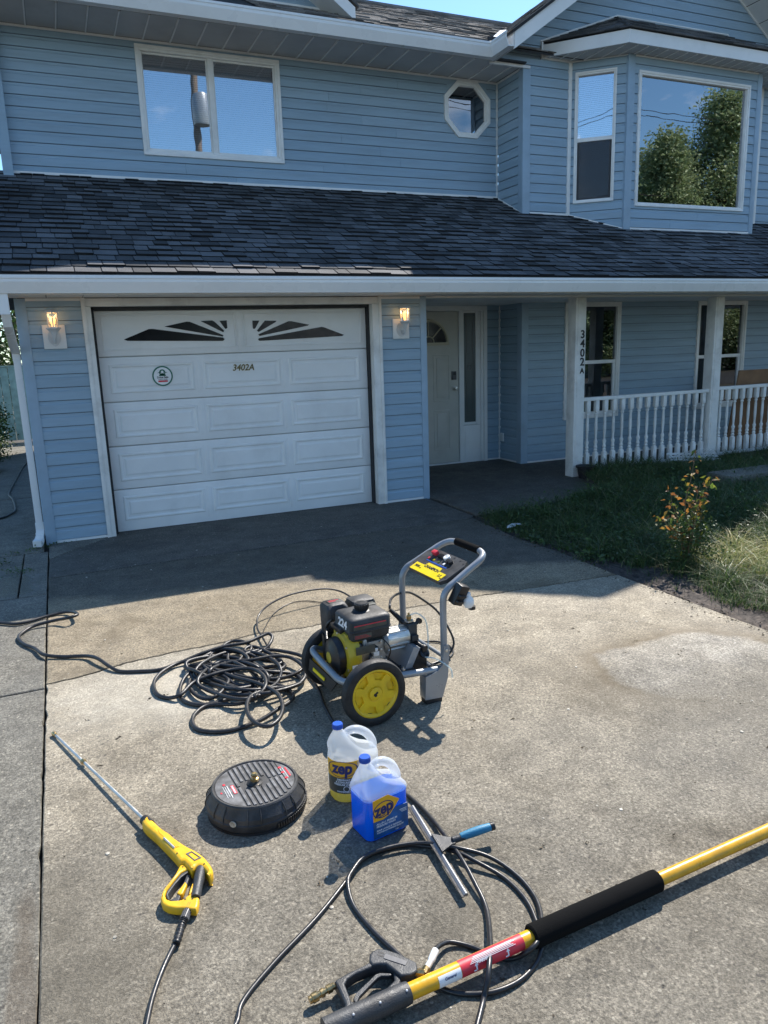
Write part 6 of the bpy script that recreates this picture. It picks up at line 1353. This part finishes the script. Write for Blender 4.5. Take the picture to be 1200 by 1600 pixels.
dm = MB(DM); dm.bbox(-.094, -.080, -.035, .025, 0, .0008, .0004).bbox(-.118, -.108, .036, .048, 0, .0008, .0003).bbox(-.140, -.133, -.012, -.002, 0, .0008, .0003); dm.bbox(.136, .143, -.025, .040, 0, .0008, .0003)
for k, yy in enumerate((.05, .012, -.030)): dm.lathe([(0, 0), (.007, 0), (.007, .0008), (0, .0008)], 12, caps=False, M=T(.121-.0, yy, 0))
dm.build('red_marks', M['red'], hs)
dm = MB(DM); dm.box(-.106, -.1035, -.055, .03, 0, .0008).box(-.114, -.1125, -.045, .028, 0, .0008).box(-.122, -.1207, -.050, .030, 0, .0008).box(.119, .121, -.0, .010, 0, .0008).box(.119, .1205, -.055, -.038, 0, .0008).box(.119, .1205, .025, .042, 0, .0008).box(.128, .1295, -.03, .045, 0, .0006)
dm.build('white_marks', M['print_white'], hs)
link('lettering', text_mesh('WARNING', .011, .0005, 0, .0003), M['print_white'], hs, DM @ T(-.087, -.005, .0009) @ Matrix.Rotation(R(90), 4, 'Z'))
br_ = SCb(MB(T(0, 0, .112)).lathe([(0, 0), (.030, 0), (.030, .004), (.018, .006), (.016, .012), (0, .012)], 24, caps=False), 'boss', M['black'])
MB(T(0, 0, .123)).lathe([(0, 0), (.016, 0), (.016, .014), (.012, .016), (.0105, .022), (.013, .026), (.013, .032), (.009, .036), (0, .036)], 6, caps=False).build('brass_fitting', M['brass'], sc)
MB(T((RO+.002)*math.cos(R(235)), (RO+.002)*math.sin(R(235)), .06) @ Matrix.Rotation(R(235), 4, 'Z') @ Matrix.Rotation(R(90), 4, 'Y')).lathe([(0, 0), (.013, 0), (.013, .003), (0, .003)], 18, caps=False).build('side_badge', M['gravelbit'], sc)

# ---------------------------------------------------------------- jugs
def plastic_shell(name, zl, lo, hi):
    m, n, b = new_mat(name); n.nodes.remove(b); P = objc(n); sp = N(n, 'ShaderNodeSeparateXYZ'); n.links.new(P, sp.inputs[0])
    mr_ = N(n, 'ShaderNodeMapRange'); mr_.inputs['From Min'].default_value = zl-.004; mr_.inputs['From Max'].default_value = zl+.012; mr_.inputs['To Min'].default_value = lo; mr_.inputs['To Max'].default_value = hi; n.links.new(sp.outputs['Z'], mr_.inputs['Value'])
    tr = N(n, 'ShaderNodeBsdfTransparent'); tr.inputs[0].default_value = (.95, .97, 1, 1)
    df = N(n, 'ShaderNodeBsdfDiffuse'); df.inputs[0].default_value = (.80, .84, .88, 1)
    tl = N(n, 'ShaderNodeBsdfTranslucent'); tl.inputs[0].default_value = (.85, .88, .92, 1)
    a = N(n, 'ShaderNodeMixShader'); a.inputs[0].default_value = .5; n.links.new(df.outputs[0], a.inputs[1]); n.links.new(tl.outputs[0], a.inputs[2])
    c = N(n, 'ShaderNodeMixShader'); n.links.new(mr_.outputs[0], c.inputs[0]); n.links.new(tr.outputs[0], c.inputs[1]); n.links.new(a.outputs[0], c.inputs[2])
    gl = N(n, 'ShaderNodeBsdfGlossy'); gl.inputs['Roughness'].default_value = .22
    d = N(n, 'ShaderNodeMixShader'); d.inputs[0].default_value = .05; n.links.new(c.outputs[0], d.inputs[1]); n.links.new(gl.outputs[0], d.inputs[2])
    n.links.new(d.outputs[0], n.nodes['Material Output'].inputs[0]); return m
def liquid(name, col, tcol):
    m, n, b = new_mat(name); b.inputs['Base Color'].default_value = (*col, 1); b.inputs['Roughness'].default_value = .25
    t = N(n, 'ShaderNodeBsdfTranslucent'); t.inputs[0].default_value = (*tcol, 1); mx_ = N(n, 'ShaderNodeMixShader'); mx_.inputs[0].default_value = .5
    n.links.new(b.outputs[0], mx_.inputs[1]); n.links.new(t.outputs[0], mx_.inputs[2]); n.links.new(mx_.outputs[0], n.nodes['Material Output'].inputs[0]); return m
M['shell_blue'] = plastic_shell('blue_jug_plastic', .160, .0, .46); M['shell_clear'] = plastic_shell('clear_jug_plastic', .050, .12, .46)
M['liq_blue'] = liquid('blue_liquid', (.000, .165, .66), (.000, .33, .95)); M['liq_yellow'] = liquid('yellow_liquid', (.60, .52, .06), (.8, .72, .1))
def sq_ring(x0, x1, y0, y1, z, r, n_=7, ztilt=0):
    o = []; cx_, cy_ = (x0+x1)/2, (y0+y1)/2; hx_, hy_ = (x1-x0)/2, (y1-y0)/2; r = min(r, hx_, hy_)
    for (sx, sy, a0) in ((1, 1, 0), (-1, 1, 90), (-1, -1, 180), (1, -1, 270)):
        for k in range(n_+1):
            a = R(a0+90*k/n_); x_ = cx_+sx*(hx_-r)+r*math.cos(a); o.append((x_, cy_+sy*(hy_-r)+r*math.sin(a), z+ztilt*(x_-x0)))
    return o
def jug(loc, rz, W_, D_, H_, zl, shell, liq, label, r=.03, blue=True):
    j = tag(empty('cleaner_jug', loc, None, rz), label, 'jug', 'detergent jugs')
    yc_ = D_/2; nx_ = W_*.22
    z1 = H_*.54
    secs = [(.004, W_-.004, .004, D_-.004, .0, r*.8), (0, W_, 0, D_, .008, r), (0, W_, 0, D_, z1, r), (.001, W_-.004, .001, D_-.001, z1+.012, r), (.004, W_-.040, .006, D_-.006, z1+.026, r*.95), (.008, W_*.58, .014, D_-.014, z1+.046, .03), (.012, W_*.47, .026, D_-.026, z1+.070, .03), (.017, W_*.39, yc_-.026, yc_+.026, H_-.044, .026), (nx_-.019, nx_+.019, yc_-.019, yc_+.019, H_-.030, .019), (nx_-.018, nx_+.018, yc_-.018, yc_+.018, H_-.012, .018)]
    sh_ = MB(); loft(sh_, [sq_ring(*q) for q in secs]); body = sh_.build('body', M[shell], j, ang=60)
    lq = MB(); e = .0035; loft(lq, [sq_ring(a+e, b_-e, c+e, d-e, max(z_, .003), rr_) for a, b_, c, d, z_, rr_ in secs if z_ < zl-.004]+[sq_ring(e, W_-e, e, D_-e, zl, r)]); lq.build('liquid', M[liq], j, ang=60)
    # handle
    hpts = [(W_*.32, yc_, H_-.060), (W_*.44, yc_, H_-.042), (W_*.62, yc_, H_-.044), (W_*.80, yc_, H_-.068), (W_*.905, yc_, H_-.103), (W_*.925, yc_, H_-.130), (W_*.88, yc_, z1+.0)]
    q = spline(hpts, 5); MB().tube(q, [.0135+.0035*math.sin(math.pi*i/len(q)) for i in range(len(q))], 12).build('handle', M[shell], j)
    # cap with knurls
    cz = H_-.020
    cp_ = MB(T(nx_, yc_, cz)).lathe([(.0195, 0), (.0200, .001), (.0200, .017), (.0185, .020), (.0, .020)], 32, caps=False).build('cap', M['blue_cap'], j)
    for k in range(26):
        a = 2*math.pi*k/26; MB(T(nx_+.0200*math.cos(a), yc_+.0200*math.sin(a), cz+.0085) @ Matrix.Rotation(a, 4, 'Z')).box(-.001, .0009, -.0011, .0011, -.0075, .0075).build('cap_ridge', M['blue_cap'], cp_)
    return j, body
c0 = atz(577, 1321, 0); c1_ = atz(640, 1293, 0); ang = math.atan2(c1_.y-c0.y, c1_.x-c0.x)
W1 = .184
j1, b1 = jug((c0.x-.004, c0.y, 0), ang, W1, .138, .30, .155, 'shell_blue', 'liq_blue', 'squarish jug of bright blue liquid standing in front of the yellow one', .028)
LM = basis((.094, -.0016, .086), (1, 0, 0), (0, 0, 1))       # label plane: x right, y up, z out
lab = MB(LM).bbox(-.070, .076, -.072, .022, -.001, .0008, .0006).build('label', M['label_blue'], j1)
MB(LM).prism([(-.070, -.004, 0), (-.070, .078, 0), (-.006, .083, 0), (.012, .070, 0), (.040, .050, 0), (.024, .030, 0), (-.002, .004, 0), (-.030, -.006, 0)], (0, 0, .0014)).build('gold_panel', M['gold'], lab)
def oval(rx, ry, w_, cx_, cy_, mat, parent, Mm, z_, rot=.12):
    mb = MB(Mm @ T(cx_, cy_, z_) @ Matrix.Rotation(rot, 4, 'Z')); n_ = 40; v = []
    for s in (1, 0):
        for k in range(n_): a = 2*math.pi*k/n_; v.append(((rx-(0 if s else w_))*math.cos(a), (ry-(0 if s else w_))*math.sin(a), 0))
    v += [(x_, y_, .0006) for x_, y_, _ in v]
    f = [(k, (k+1) % n_, n_+(k+1) % n_, n_+k) for k in range(n_)]+[(2*n_+k, 2*n_+(k+1) % n_, 3*n_+(k+1) % n_, 3*n_+k) for k in range(n_)]+[(k, (k+1) % n_, 2*n_+(k+1) % n_, 2*n_+k) for k in range(n_)]
    return mb.add(v, f).build('logo_ring', M[mat], parent)
oval(.043, .031, .0035, -.028, .034, 'navy', lab, LM, .0014)
link('logo', text_mesh('zep', .060, .0006, .12, .0022, .88), M['navy'], lab, LM @ T(-.028, .036, .0018) @ Matrix.Rotation(.14, 4, 'Z'))
MB(LM @ T(-.026, .012, .0016) @ Matrix.Rotation(.14, 4, 'Z')).box(-.022, .006, -.0015, .0015, 0, .0006).build('logo_bar', M['navy'], lab)
for t_, x_, y_, s_ in (('ALL-IN-1 PREMIUM', -.058, -.018, .0105), ('PRESSURE WASH', -.058, -.028, .0105), ('POUR LAVAGE À PRESSION', -.058, -.044, .0085), ('TOUT-EN-UN PREMIÈRE QUALITÉ', -.058, -.053, .0075), ('3.78 L', .020, -.066, .006)):
    link('label_text', text_mesh(t_, s_, .0004, .1, .0001, 1.0, 'LEFT'), M['print_white'], lab, LM @ T(x_, y_, .001))
MB(LM).box(.040, .070, .004, .006, .0008, .0014).box(.044, .070, -.001, .0005, .0008, .0014).box(.048, .070, -.006, -.0045, .0008, .0014).build('label_text', M['print_white'], lab)
# yellow jug behind: round bodied
k0 = atz(520, 1262, 0)
j2, b2 = jug((k0.x+.012, k0.y-.005, 0), R(-2), .200, .150, .305, .045, 'shell_clear', 'liq_yellow', 'round white jug with a little yellow liquid behind the blue jug', .074, False)
# wrapped label on the round front of the jug
def wrap(z0, z1, a0, a1, rad, cx_, cy_, th=.0012, n_=24):
    mb = MB(); v = []
    for r2 in (rad, rad+th):
        for zz in (z0, z1):
            for k in range(n_+1): a = R(a0+(a1-a0)*k/n_); v.append((cx_+r2*math.cos(a), cy_+r2*math.sin(a), zz))
    m_ = n_+1; f = []
    for k in range(n_): f += [(2*m_+k, 2*m_+k+1, 3*m_+k+1, 3*m_+k), (k, m_+k, m_+k+1, k+1), (m_+k, 3*m_+k, 3*m_+k+1, m_+k+1), (k, k+1, 2*m_+k+1, 2*m_+k)]
    return mb.add(v, f, True)
ccx, ccy, cr = .075, .075, .0745
lab2 = wrap(.042, .168, 178, 292, cr, ccx, ccy).build('label', M['label_grey'], j2)
wrap(.109, .176, 180, 290, cr+.0012, ccx, ccy).build('gold_panel', M['gold'], lab2)
def wrap_text(me, cx2, z2, rad, a_mid, name, mat, parent):
    for v in me.vertices:
        a = R(a_mid)+v.co.x/rad; zz = z2+v.co.y; d = rad+v.co.z; v.co = (cx2[0]+d*math.cos(a), cx2[1]+d*math.sin(a), zz)
    return link(name, me, M[mat], parent)
wrap_text(text_mesh('zep', .066, .0012, .1, .0025, .88), (ccx, ccy), .148, cr+.0035, 236, 'logo', 'navy', lab2)
el = []
for k in range(48):
    a = 2*math.pi*k/48; el.append((.062*math.cos(a), .033*math.sin(a)))
ev = []; ecx = R(236)
for rr_, dz_ in ((1, 0), (.93, 0)): ev += [(ccx+(cr+.0036)*math.cos(ecx+x_*rr_/cr), ccy+(cr+.0036)*math.sin(ecx+x_*rr_/cr), .1455+y_*rr_) for x_, y_ in el]
MB().add(ev, [(k, (k+1) % 48, 48+(k+1) % 48, 48+k) for k in range(48)], True).build('logo_ring', M['navy'], lab2)
for t_, z_, s_ in (('DRIVEWAY', .100, .0105), ('& CONCRETE', .090, .0105), ('PRESSURE WASH', .080, .0105), ('CONCENTRATE', .050, .008)): wrap_text(text_mesh(t_, s_, .0006, 0, .0002), (ccx, ccy), z_, cr+.002, 240, 'label_text', 'print_white', lab2)
cv = [(ccx+(cr+.0022)*math.cos(R(248)+.0125*q_*math.cos(a)/cr), ccy+(cr+.0022)*math.sin(R(248)+.0125*q_*math.cos(a)/cr), .063+.0125*q_*math.sin(a)) for q_ in (1, .82) for a in [2*math.pi*k/8+.39 for k in range(8)]]
MB().add(cv, [(k, (k+1) % 8, 8+(k+1) % 8, 8+k) for k in range(8)]).build('hazard_mark', M['print_white'], lab2)

# ---------------------------------------------------------------- squeegee
M['squeegee_metal'] = simple('dull_aluminium', (.26, .27, .28), .5, metal=.7, var=.15, dirt=.3)
s0, s1 = atz(645, 1261, .030), atz(729, 1399, .022); sd_ = (s1-s0); SL = sd_.length
hgt = (atz(745, 1297, .050)-s0.lerp(s1, .42)); SQ = basis(s0.lerp(s1, .5), sd_, Vector((hgt.x, hgt.y, 0)))
sq = tag(empty('squeegee', (0, 0, 0)), 'squeegee with blue handle resting on the hoses beside the blue jug', 'squeegee'); sq.matrix_basis = SQ
MB().prism([(-SL/2, -.010, -.003), (-SL/2, .005, -.003), (-SL/2, .005, .005), (-SL/2, .002, .008), (-SL/2, -.002, .008), (-SL/2, -.010, .003)], (SL, 0, 0)).build('channel', M['squeegee_metal'], sq)
MB().bbox(-SL/2-.004, SL/2+.004, -.018, -.009, -.0015, .002, .0006).build('rubber_blade', M['rubber'], sq)
MB().prism([(-.055, .0, .009), (-.018, .045, .009), (-.012, .060, .009), (.020, .060, .009), (.022, .045, .009), (.045, .0, .009)], (0, 0, .008)).tube([(.004, .055, .016), (.005, .10, .02)], .012, 10).build('yoke', M['gun_grey'], sq)
hq = spline([(.003, .085, .02), (.003, .12, .024), (.003, .16, .028), (.003, .20, .03)], 6)
MB().tube(hq, [.0125+.003*math.sin(i/len(hq)*3.0) for i in range(len(hq))], 12).build('grip', M['teal'], sq); MB().tube([(.003, .199, .03), (.003, .213, .031)], .0145, 12).build('end_cap', M['black'], sq)

# ---------------------------------------------------------------- yellow trigger gun with lance
def loc_frame(origin_px, dir_px, z_):
    o = atz(*origin_px, z_); d = atz(*dir_px, z_)-o; return basis(o, d, Vector((0, 0, 1)).cross(d))
GZ_ = .030
G0 = atz(262, 1310, 0); gun = tag(empty('spray_gun', (0, 0, 0)), 'yellow pressure washer trigger gun with long steel lance lying on the driveway', 'spray gun')
def zoomG(L_): return [tuple(atz(220+x_*.11246, 1270+y_*.1125, GZ_).to_2d()) for x_, y_ in L_]
body_o = zoomG([(60, 118), (110, 100), (170, 150), (290, 262), (430, 368), (620, 500), (760, 575), (880, 662), (985, 790), (1008, 868), (985, 915), (952, 940), (918, 880), (860, 815), (790, 800), (715, 850), (668, 800), (600, 735), (545, 735), (490, 665), (380, 545), (200, 362), (90, 268), (25, 190), (32, 150)])
me = plate([body_o], .046, .013); link('gun_body', me, M['yellow'], gun, T(0, 0, GZ_-.004))
guard = zoomG([(560, 715), (480, 860), (390, 985), (300, 1110), (275, 1200), (300, 1275), (370, 1320), (480, 1340), (620, 1340), (770, 1352), (800, 1290), (812, 1200), (775, 1145), (700, 1135), (650, 1160), (600, 1205), (540, 1225), (430, 1232), (360, 1210), (335, 1150), (360, 1080), (470, 940), (560, 840), (650, 800), (690, 790), (650, 735)])
me = plate([guard], .030, .007, False); link('trigger_guard', me, M['yellow'], gun, T(0, 0, GZ_-.010))
inner = zoomG([(655, 805), (560, 848), (475, 948), (365, 1088), (345, 1150), (368, 1205), (420, 1222), (395, 1190), (380, 1130), (480, 990), (570, 890), (660, 830)])
me = plate([inner], .028, .003, False); link('guard_lining', me, M['gun_grey'], gun, T(0, 0, GZ_-.012))
trg = zoomG([(640, 830), (690, 850), (660, 920), (640, 975), (560, 1120), (520, 1215), (420, 1222), (400, 1195), (480, 1150), (510, 1085), (600, 930)])
me = plate([trg], .016, .004, False); link('trigger', me, M['gun_grey'], gun, T(0, 0, GZ_-.012))
trg2 = zoomG([(615, 950), (642, 985), (580, 1120), (545, 1135), (500, 1110), (540, 1050)]); me = plate([trg2], .020, .004, False); link('trigger_inlay', me, M['yellow'], gun, T(0, 0, GZ_-.010))
g1, g2_ = atz(220+830*.1125, 1270+830*.1125, GZ_), atz(220+765*.1125, 1270+1150*.1125, GZ_)
MB().tube(spline([g1+(g1-g2_)*.15+Vector((0, 0, -.002)), g1, g1.lerp(g2_, .5), g2_+(g2_-g1)*.1], 4), [.0185]*4+[.0178]*4+[.0155]*4+[.0145], 14).build('grip', M['gun_grey'], gun)
ribs_ = zoomG([(735, 985), (720, 1080), (690, 1140), (665, 1140), (690, 1060), (715, 990)]); link('grip_strip', plate([ribs_], .022, .003, False), M['yellow'], gun, T(0, 0, GZ_-.008))
e1_, e2_ = atz(220+680*.1125, 1270+1290*.1125, .022), atz(220+600*.1125, 1270+1480*.1125, .020)
cn = MB().tube([e1_, e2_], .0125, 14); cn.build('coupling', M['grey_plastic'], gun)
for k in range(14):
    a = 2*math.pi*k/14; d = (e2_-e1_).normalized(); s_ = d.cross(Vector((0, 0, 1))); u_ = s_.cross(d); o = (s_*math.cos(a)+u_*math.sin(a))*.0125
    MB().tube([e1_+o, e2_+o], .0016, 4).build('coupling_rib', M['gun_grey'], gun)
q = [e2_]+[atz(x_, y_, .016) for x_, y_ in ((284, 1445), (280, 1460), (275, 1475))]
q = spline(q, 10); MB().tube(q, [.0125 if i % 4 < 2 else .0098 for i in range(len(q))], 12).build('bend_guard', M['black'], gun)
# slot and lance visible through it, badge, screws, collar
sl_o = zoomG([(245, 300), (280, 288), (400, 365), (545, 505), (540, 535), (500, 550), (380, 455), (262, 345)])
link('slot', plate([sl_o], .002, .0006, False), M['gold'], gun, T(0, 0, GZ_+.0195))
sa, sb = atz(220+320*.1125, 1270+350*.1125, GZ_+.02), atz(220+470*.1125, 1270+490*.1125, GZ_+.02); MB().tube([sa, sb], .0035, 8).build('inner_rod', M['steel'], gun)
rim_o = zoomG([(248, 300), (280, 284), (405, 358), (552, 503), (546, 540), (500, 556), (375, 462), (255, 350)])
bd_o = zoomG([(632, 640), (715, 603), (852, 695), (755, 738)]); bd_i = zoomG([(665, 645), (715, 618), (820, 690), (755, 722)])
link('badge', plate([bd_o, bd_i], .002, .0004, False), M['grey_plastic'], gun, T(0, 0, GZ_+.0198)); 
for x_, y_ in ((60, 155), (345, 450), (512, 628), (445, 382), (888, 778), (650, 525), (585, 770), (718, 1215), (620, 1220)):
    p = atz(220+x_*.11246, 1270+y_*.1125, GZ_); zz = GZ_+(.0192 if y_ < 770 or x_ == 888 else .0052); MB(T(p.x, p.y, zz)).lathe([(0, 0), (.0028, 0), (.0028, .0008), (0, .0008)], 10, caps=False).build('screw', M['print_black'], gun)
w0, w1 = atz(229, 1284, GZ_), atz(84, 1146, .012); d = (w1-w0).normalized()
MB().tube([w0-d*.03, w0+d*.018], .0185, 14).build('collar', M['black'], gun)
MB().tube([w0, w1], .0062, 12).build('lance', M['steel'], gun)
mid = w0.lerp(w1, .63); MB().tube([mid-d*.013, mid-d*.004, mid+d*.004, mid+d*.013], [.011, .0125, .0125, .010], 6).build('brass_nut', M['brass'], gun)
MB().tube([w1-d*.028, w1-d*.014, w1-d*.012, w1, w1+d*.002, w1+d*.010], [.0085, .0085, .0105, .0105, .0075, .0075], 12).build('quick_connector', M['brass'], gun)
hose('gun_hose', [tuple(atz(277, 1468, .014))]+pz([(262, 1497, .009), (250, 1525, .008), (238, 1560, .008), (229, 1600, .008), (222, 1640, .008), (210, 1700, .008)]), .0078, 'hose', 'black hose leading from the yellow gun off the lower edge')

# ---------------------------------------------------------------- extension pole with black gun
pA, pB_ = atz(560, 1586, .045), atz(1212, 1292, .045); pd = (pB_-pA).normalized(); pB_ = pA+pd*2.6
def on(x_, y_):                      # nearest point on the pole axis to a picture point
    p = atz(x_, y_, .045); return pA+pd*((p-pA).dot(pd))
pole2 = tag(empty('extension_pole', (0, 0, 0)), 'yellow telescoping washer pole with black foam grip and dark trigger gun', 'extension pole')
pS, pF0, pF1 = on(634, 1560), on(831, 1466), on(1025, 1374)
MB().tube([pS, pF0+pd*.02], .0215, 24).tube([pF1-pd*.02, pB_], .0205, 24).build('tube', M['pole'], pole2)
MB().tube([pF0, pF0+pd*.004, pF1-pd*.004, pF1], [.030, .0335, .0335, .030], 24).build('foam_grip', M['foam'], pole2)
def wraplab(a, b_, rad, a0, a1, mat, name, n_=14):
    s_ = pd.cross(Vector((0, 0, 1))).normalized(); u_ = s_.cross(pd); v = []
    for p in (a, b_):
        for k in range(n_+1): t_ = R(a0+(a1-a0)*k/n_); v.append(p+(s_*math.cos(t_)+u_*math.sin(t_))*rad)
    return MB().add(v, [(k, k+1, n_+2+k, n_+1+k) for k in range(n_)], True).build(name, M[mat], pole2)
lr0, lr1 = on(719, 1519), on(816, 1474); wl0, wl1 = on(684, 1536), on(718, 1519)
wraplab(lr0, lr1, .0219, -60, 120, 'red', 'red_label'); wraplab(wl0, wl1, .0219, -60, 60, 'print_white', 'white_label')
sdv = pd.cross(Vector((0, 0, 1))).normalized(); udv = sdv.cross(pd)
def lab_frame(p, ang_):              # frame on the tube surface: x along the pole, y around, z out
    t_ = R(ang_); nrm = sdv*math.cos(t_)+udv*math.sin(t_); x_ = pd; y_ = nrm.cross(x_); return basis(p+nrm*.0224, x_, y_)
for t_ in (.22, .72):
    p = lr0.lerp(lr1, t_); F_ = lab_frame(p, 22); MB(F_).prism([(-.002, -.010, 0), (.002, -.010, 0), (.002, .002, 0), (.006, .002, 0), (0, .011, 0), (-.006, .002, 0), (-.002, .002, 0)], (0, 0, .0005)).prism([(-.010, -.010, 0), (.002, -.010, 0), (.002, -.007, 0), (-.010, -.007, 0)], (0, 0, .0005)).build('arrow', M['print_white'], pole2)
for k in range(5):
    F_ = lab_frame(lr0.lerp(lr1, .5), 50+k*9); MB(F_).box(-.075+.004*k, .075-.006*(k % 3), -.0007, .0007, 0, .0004).build('label_line', M['print_white'], pole2)
link('label_text', text_mesh('WARNING', .010, .0004, 0, .0003), M['print_white'], pole2, lab_frame(lr0.lerp(lr1, .35), 44)); link('label_text', text_mesh('Unger', .012, .0004, .2, .0002) if False else text_mesh('General', .011, .0004, .2, .0002), M['navy'], pole2, lab_frame(wl0.lerp(wl1, .5), 28))
# gun body: outline on the ground seen from above, top surface at about 4.5 cm
BZ = .040
def zoomP(L_, z_=BZ): return [tuple(atz(460+x_/3, 1440+y_/3, z_).to_2d()) for x_, y_ in L_]
for nm, L_, th, zo in (('grip', [(188, 280), (200, 268), (260, 235), (330, 202), (356, 186), (392, 200), (360, 214), (290, 242), (250, 268), (236, 292), (262, 358), (270, 400), (250, 460), (232, 420), (238, 385), (205, 312)], .034, -.016), ('valve_block', [(350, 190), (352, 160), (366, 143), (392, 132), (430, 136), (480, 152), (530, 175), (572, 196), (578, 236), (548, 256), (500, 262), (462, 232), (430, 206), (392, 206), (366, 212)], .040, -.014), ('front_strut', [(462, 226), (505, 255), (492, 290), (505, 312), (534, 330), (380, 402), (250, 460), (236, 405), (262, 362), (300, 378), (330, 372), (385, 345), (425, 312), (468, 268)], .030, -.018)):
    me = plate([zoomP(L_)], th, .006, False); link(nm, me, M['gun_grey'], pole2, T(0, 0, BZ+zo))
tro = zoomP([(275, 352), (290, 322), (345, 272), (378, 238), (400, 230), (450, 232), (458, 240), (440, 246), (408, 245), (388, 256), (352, 292), (305, 340), (294, 368), (284, 372)]); link('trigger', plate([tro], .012, .0025, False), M['gun_grey'], pole2, T(0, 0, BZ-.012))
ip = zoomP([(428, 160), (530, 196), (520, 216), (418, 182)]); link('name_plate', plate([ip], .002, .0005, False), M['grey_plastic'], pole2, T(0, 0, BZ+.0068))
for k in range(3):
    for q_ in range(2):
        p = atz(460+(398+k*9+q_*(-3))/3, 1440+(152+q_*14+k*2)/3, BZ); MB(T(p.x, p.y, BZ+.0055) @ Matrix.Rotation(.3, 4, 'Z')).box(-.0015, .0015, -.004, .004, 0, .001).build('vent_slot', M['print_black'], pole2)
# clamp that holds the tube
hE = on(642, 1556); hS = on(545, 1602)
MB().tube([hS-pd*.06, hS, hE-pd*.012, hE], [.0285, .0285, .0285, .0265], 20).build('clamp', M['gun_grey'], pole2)
for t_ in (.2, .62, 1.05):
    p = (hS-pd*.0).lerp(hE, t_-.12); MB(lab_frame(p, 60) @ T(0, 0, .0056)).lathe([(0, 0), (.0038, 0), (.003, .002), (0, .0024)], 10, caps=False).build('screw', M['steel'], pole2)
# brass end fitting and elbow
f0, f1 = atz(460+188/3, 1440+300/3, .03), atz(460+70/3, 1440+370/3, .022); d = (f1-f0)
st_ = [(0, .009), (.12, .009), (.13, .0115), (.30, .0115), (.31, .008), (.42, .008), (.43, .0115), (.55, .0115), (.56, .009), (.66, .009), (.67, .013), (.88, .013), (.9, .0105), (1.0, .0105)]
MB().tube([f0+d*t_ for t_, _ in st_], [r2 for _, r2 in st_], 12).build('brass_coupler', M['brass'], pole2)
g0_, g1_, g2b = atz(460+560/3, 1440+240/3, .032), atz(460+605/3, 1440+245/3, .034), atz(460+640/3, 1440+185/3, .040)
MB().tube([g0_, g0_.lerp(g1_, .45), g0_.lerp(g1_, .5), g1_+(g1_-g0_)*.15], [.010, .010, .0125, .0125], 8).tube([g1_, g1_.lerp(g2b, .45)], .0115, 8).build('brass_elbow', M['brass'], pole2)
g3_ = atz(460+662/3, 1440+135/3, .042); MB().tube([g1_.lerp(g2b, .4), g2b, g2b.lerp(g3_, .1), g3_], [.0085, .0085, .0105, .0105], 10).build('hose_crimp', M['vinyl'], pole2)

# ---------------------------------------------------------------- litter on the concrete
V_, F_2 = [], []
r_ = np.random.default_rng(77); n_ = 1100; x_ = r_.uniform(-.6, 3.2, n_); y_ = r_.uniform(-6.6, -.3, n_)
pts = np.stack([x_, y_, np.full(n_, .0015)], 1)
A1, B1 = leaf_cloud(pts, 1, (.003, .003, .0005), .008, 5, .6); A2, B2 = leaf_cloud(pts[::9], 3, (.006, .006, .001), .017, 15, .5)
V_ = np.concatenate([A1, A2]); F_2 = np.concatenate([B1, B2+len(A1)]); V_[:, 2] = np.clip(V_[:, 2], .0008, .006)
tag(link('leaf_debris', np_mesh(V_, F_2), M['debris']), 'tiny dark specks of leaf debris scattered over the driveway', 'debris', kind='stuff')
ed = np.stack([edge_x(np.linspace(-6.5, -1.2, 420))+.05*r_.normal(0, 1, 420)-.02, np.linspace(-6.5, -1.2, 420), np.full(420, .004)], 1); V_, F_2 = leaf_cloud(ed, 2, (.02, .02, .002), .018, 6, .6); V_[:, 2] = np.clip(V_[:, 2], .001, .02)
tag(link('edge_debris', np_mesh(V_, F_2), M['debris']), 'dry leaf crumbs along the soil edge of the driveway', 'debris', kind='stuff')
wl = np.array([(-1.02, -.55, .01), (-1.0, -.6, .01), (-.92, -.85, .01), (-.86, -.95, .01), (-.8, -.9, .01), (-.75, -.2, .01), (-.68, -.12, .01), (-.6, -.05, .01), (-.9, -.25, .01), (-.5, -.03, .0)])
V_, F_2 = leaf_cloud(wl, 34, (.05, .04, .008), .022, 12, .5); V_[:, 2] = np.clip(V_[:, 2], .001, .05)
tag(link('moss_weeds', np_mesh(V_, F_2), M['leaf_weed']), 'small weeds and clippings in the joints near the downspout', 'weeds', kind='stuff')
V = []; F = []
mbp = MB()
for k in range(60):
    a_, b_2 = r_.uniform(-.5, 3.1), r_.uniform(-6.3, -.5); s_ = r_.uniform(.003, .009); mbp.lathe([(0, 0), (s_, s_*.1), (s_*.9, s_*.4), (0, s_*.6)], 6, M=T(a_, b_2, 0) @ Matrix.Rotation(a_*9, 4, 'Z'), caps=False)
tag(mbp.build('pebbles', M['gravelbit']), 'small pale pebbles lying loose on the driveway', 'pebbles', kind='stuff')
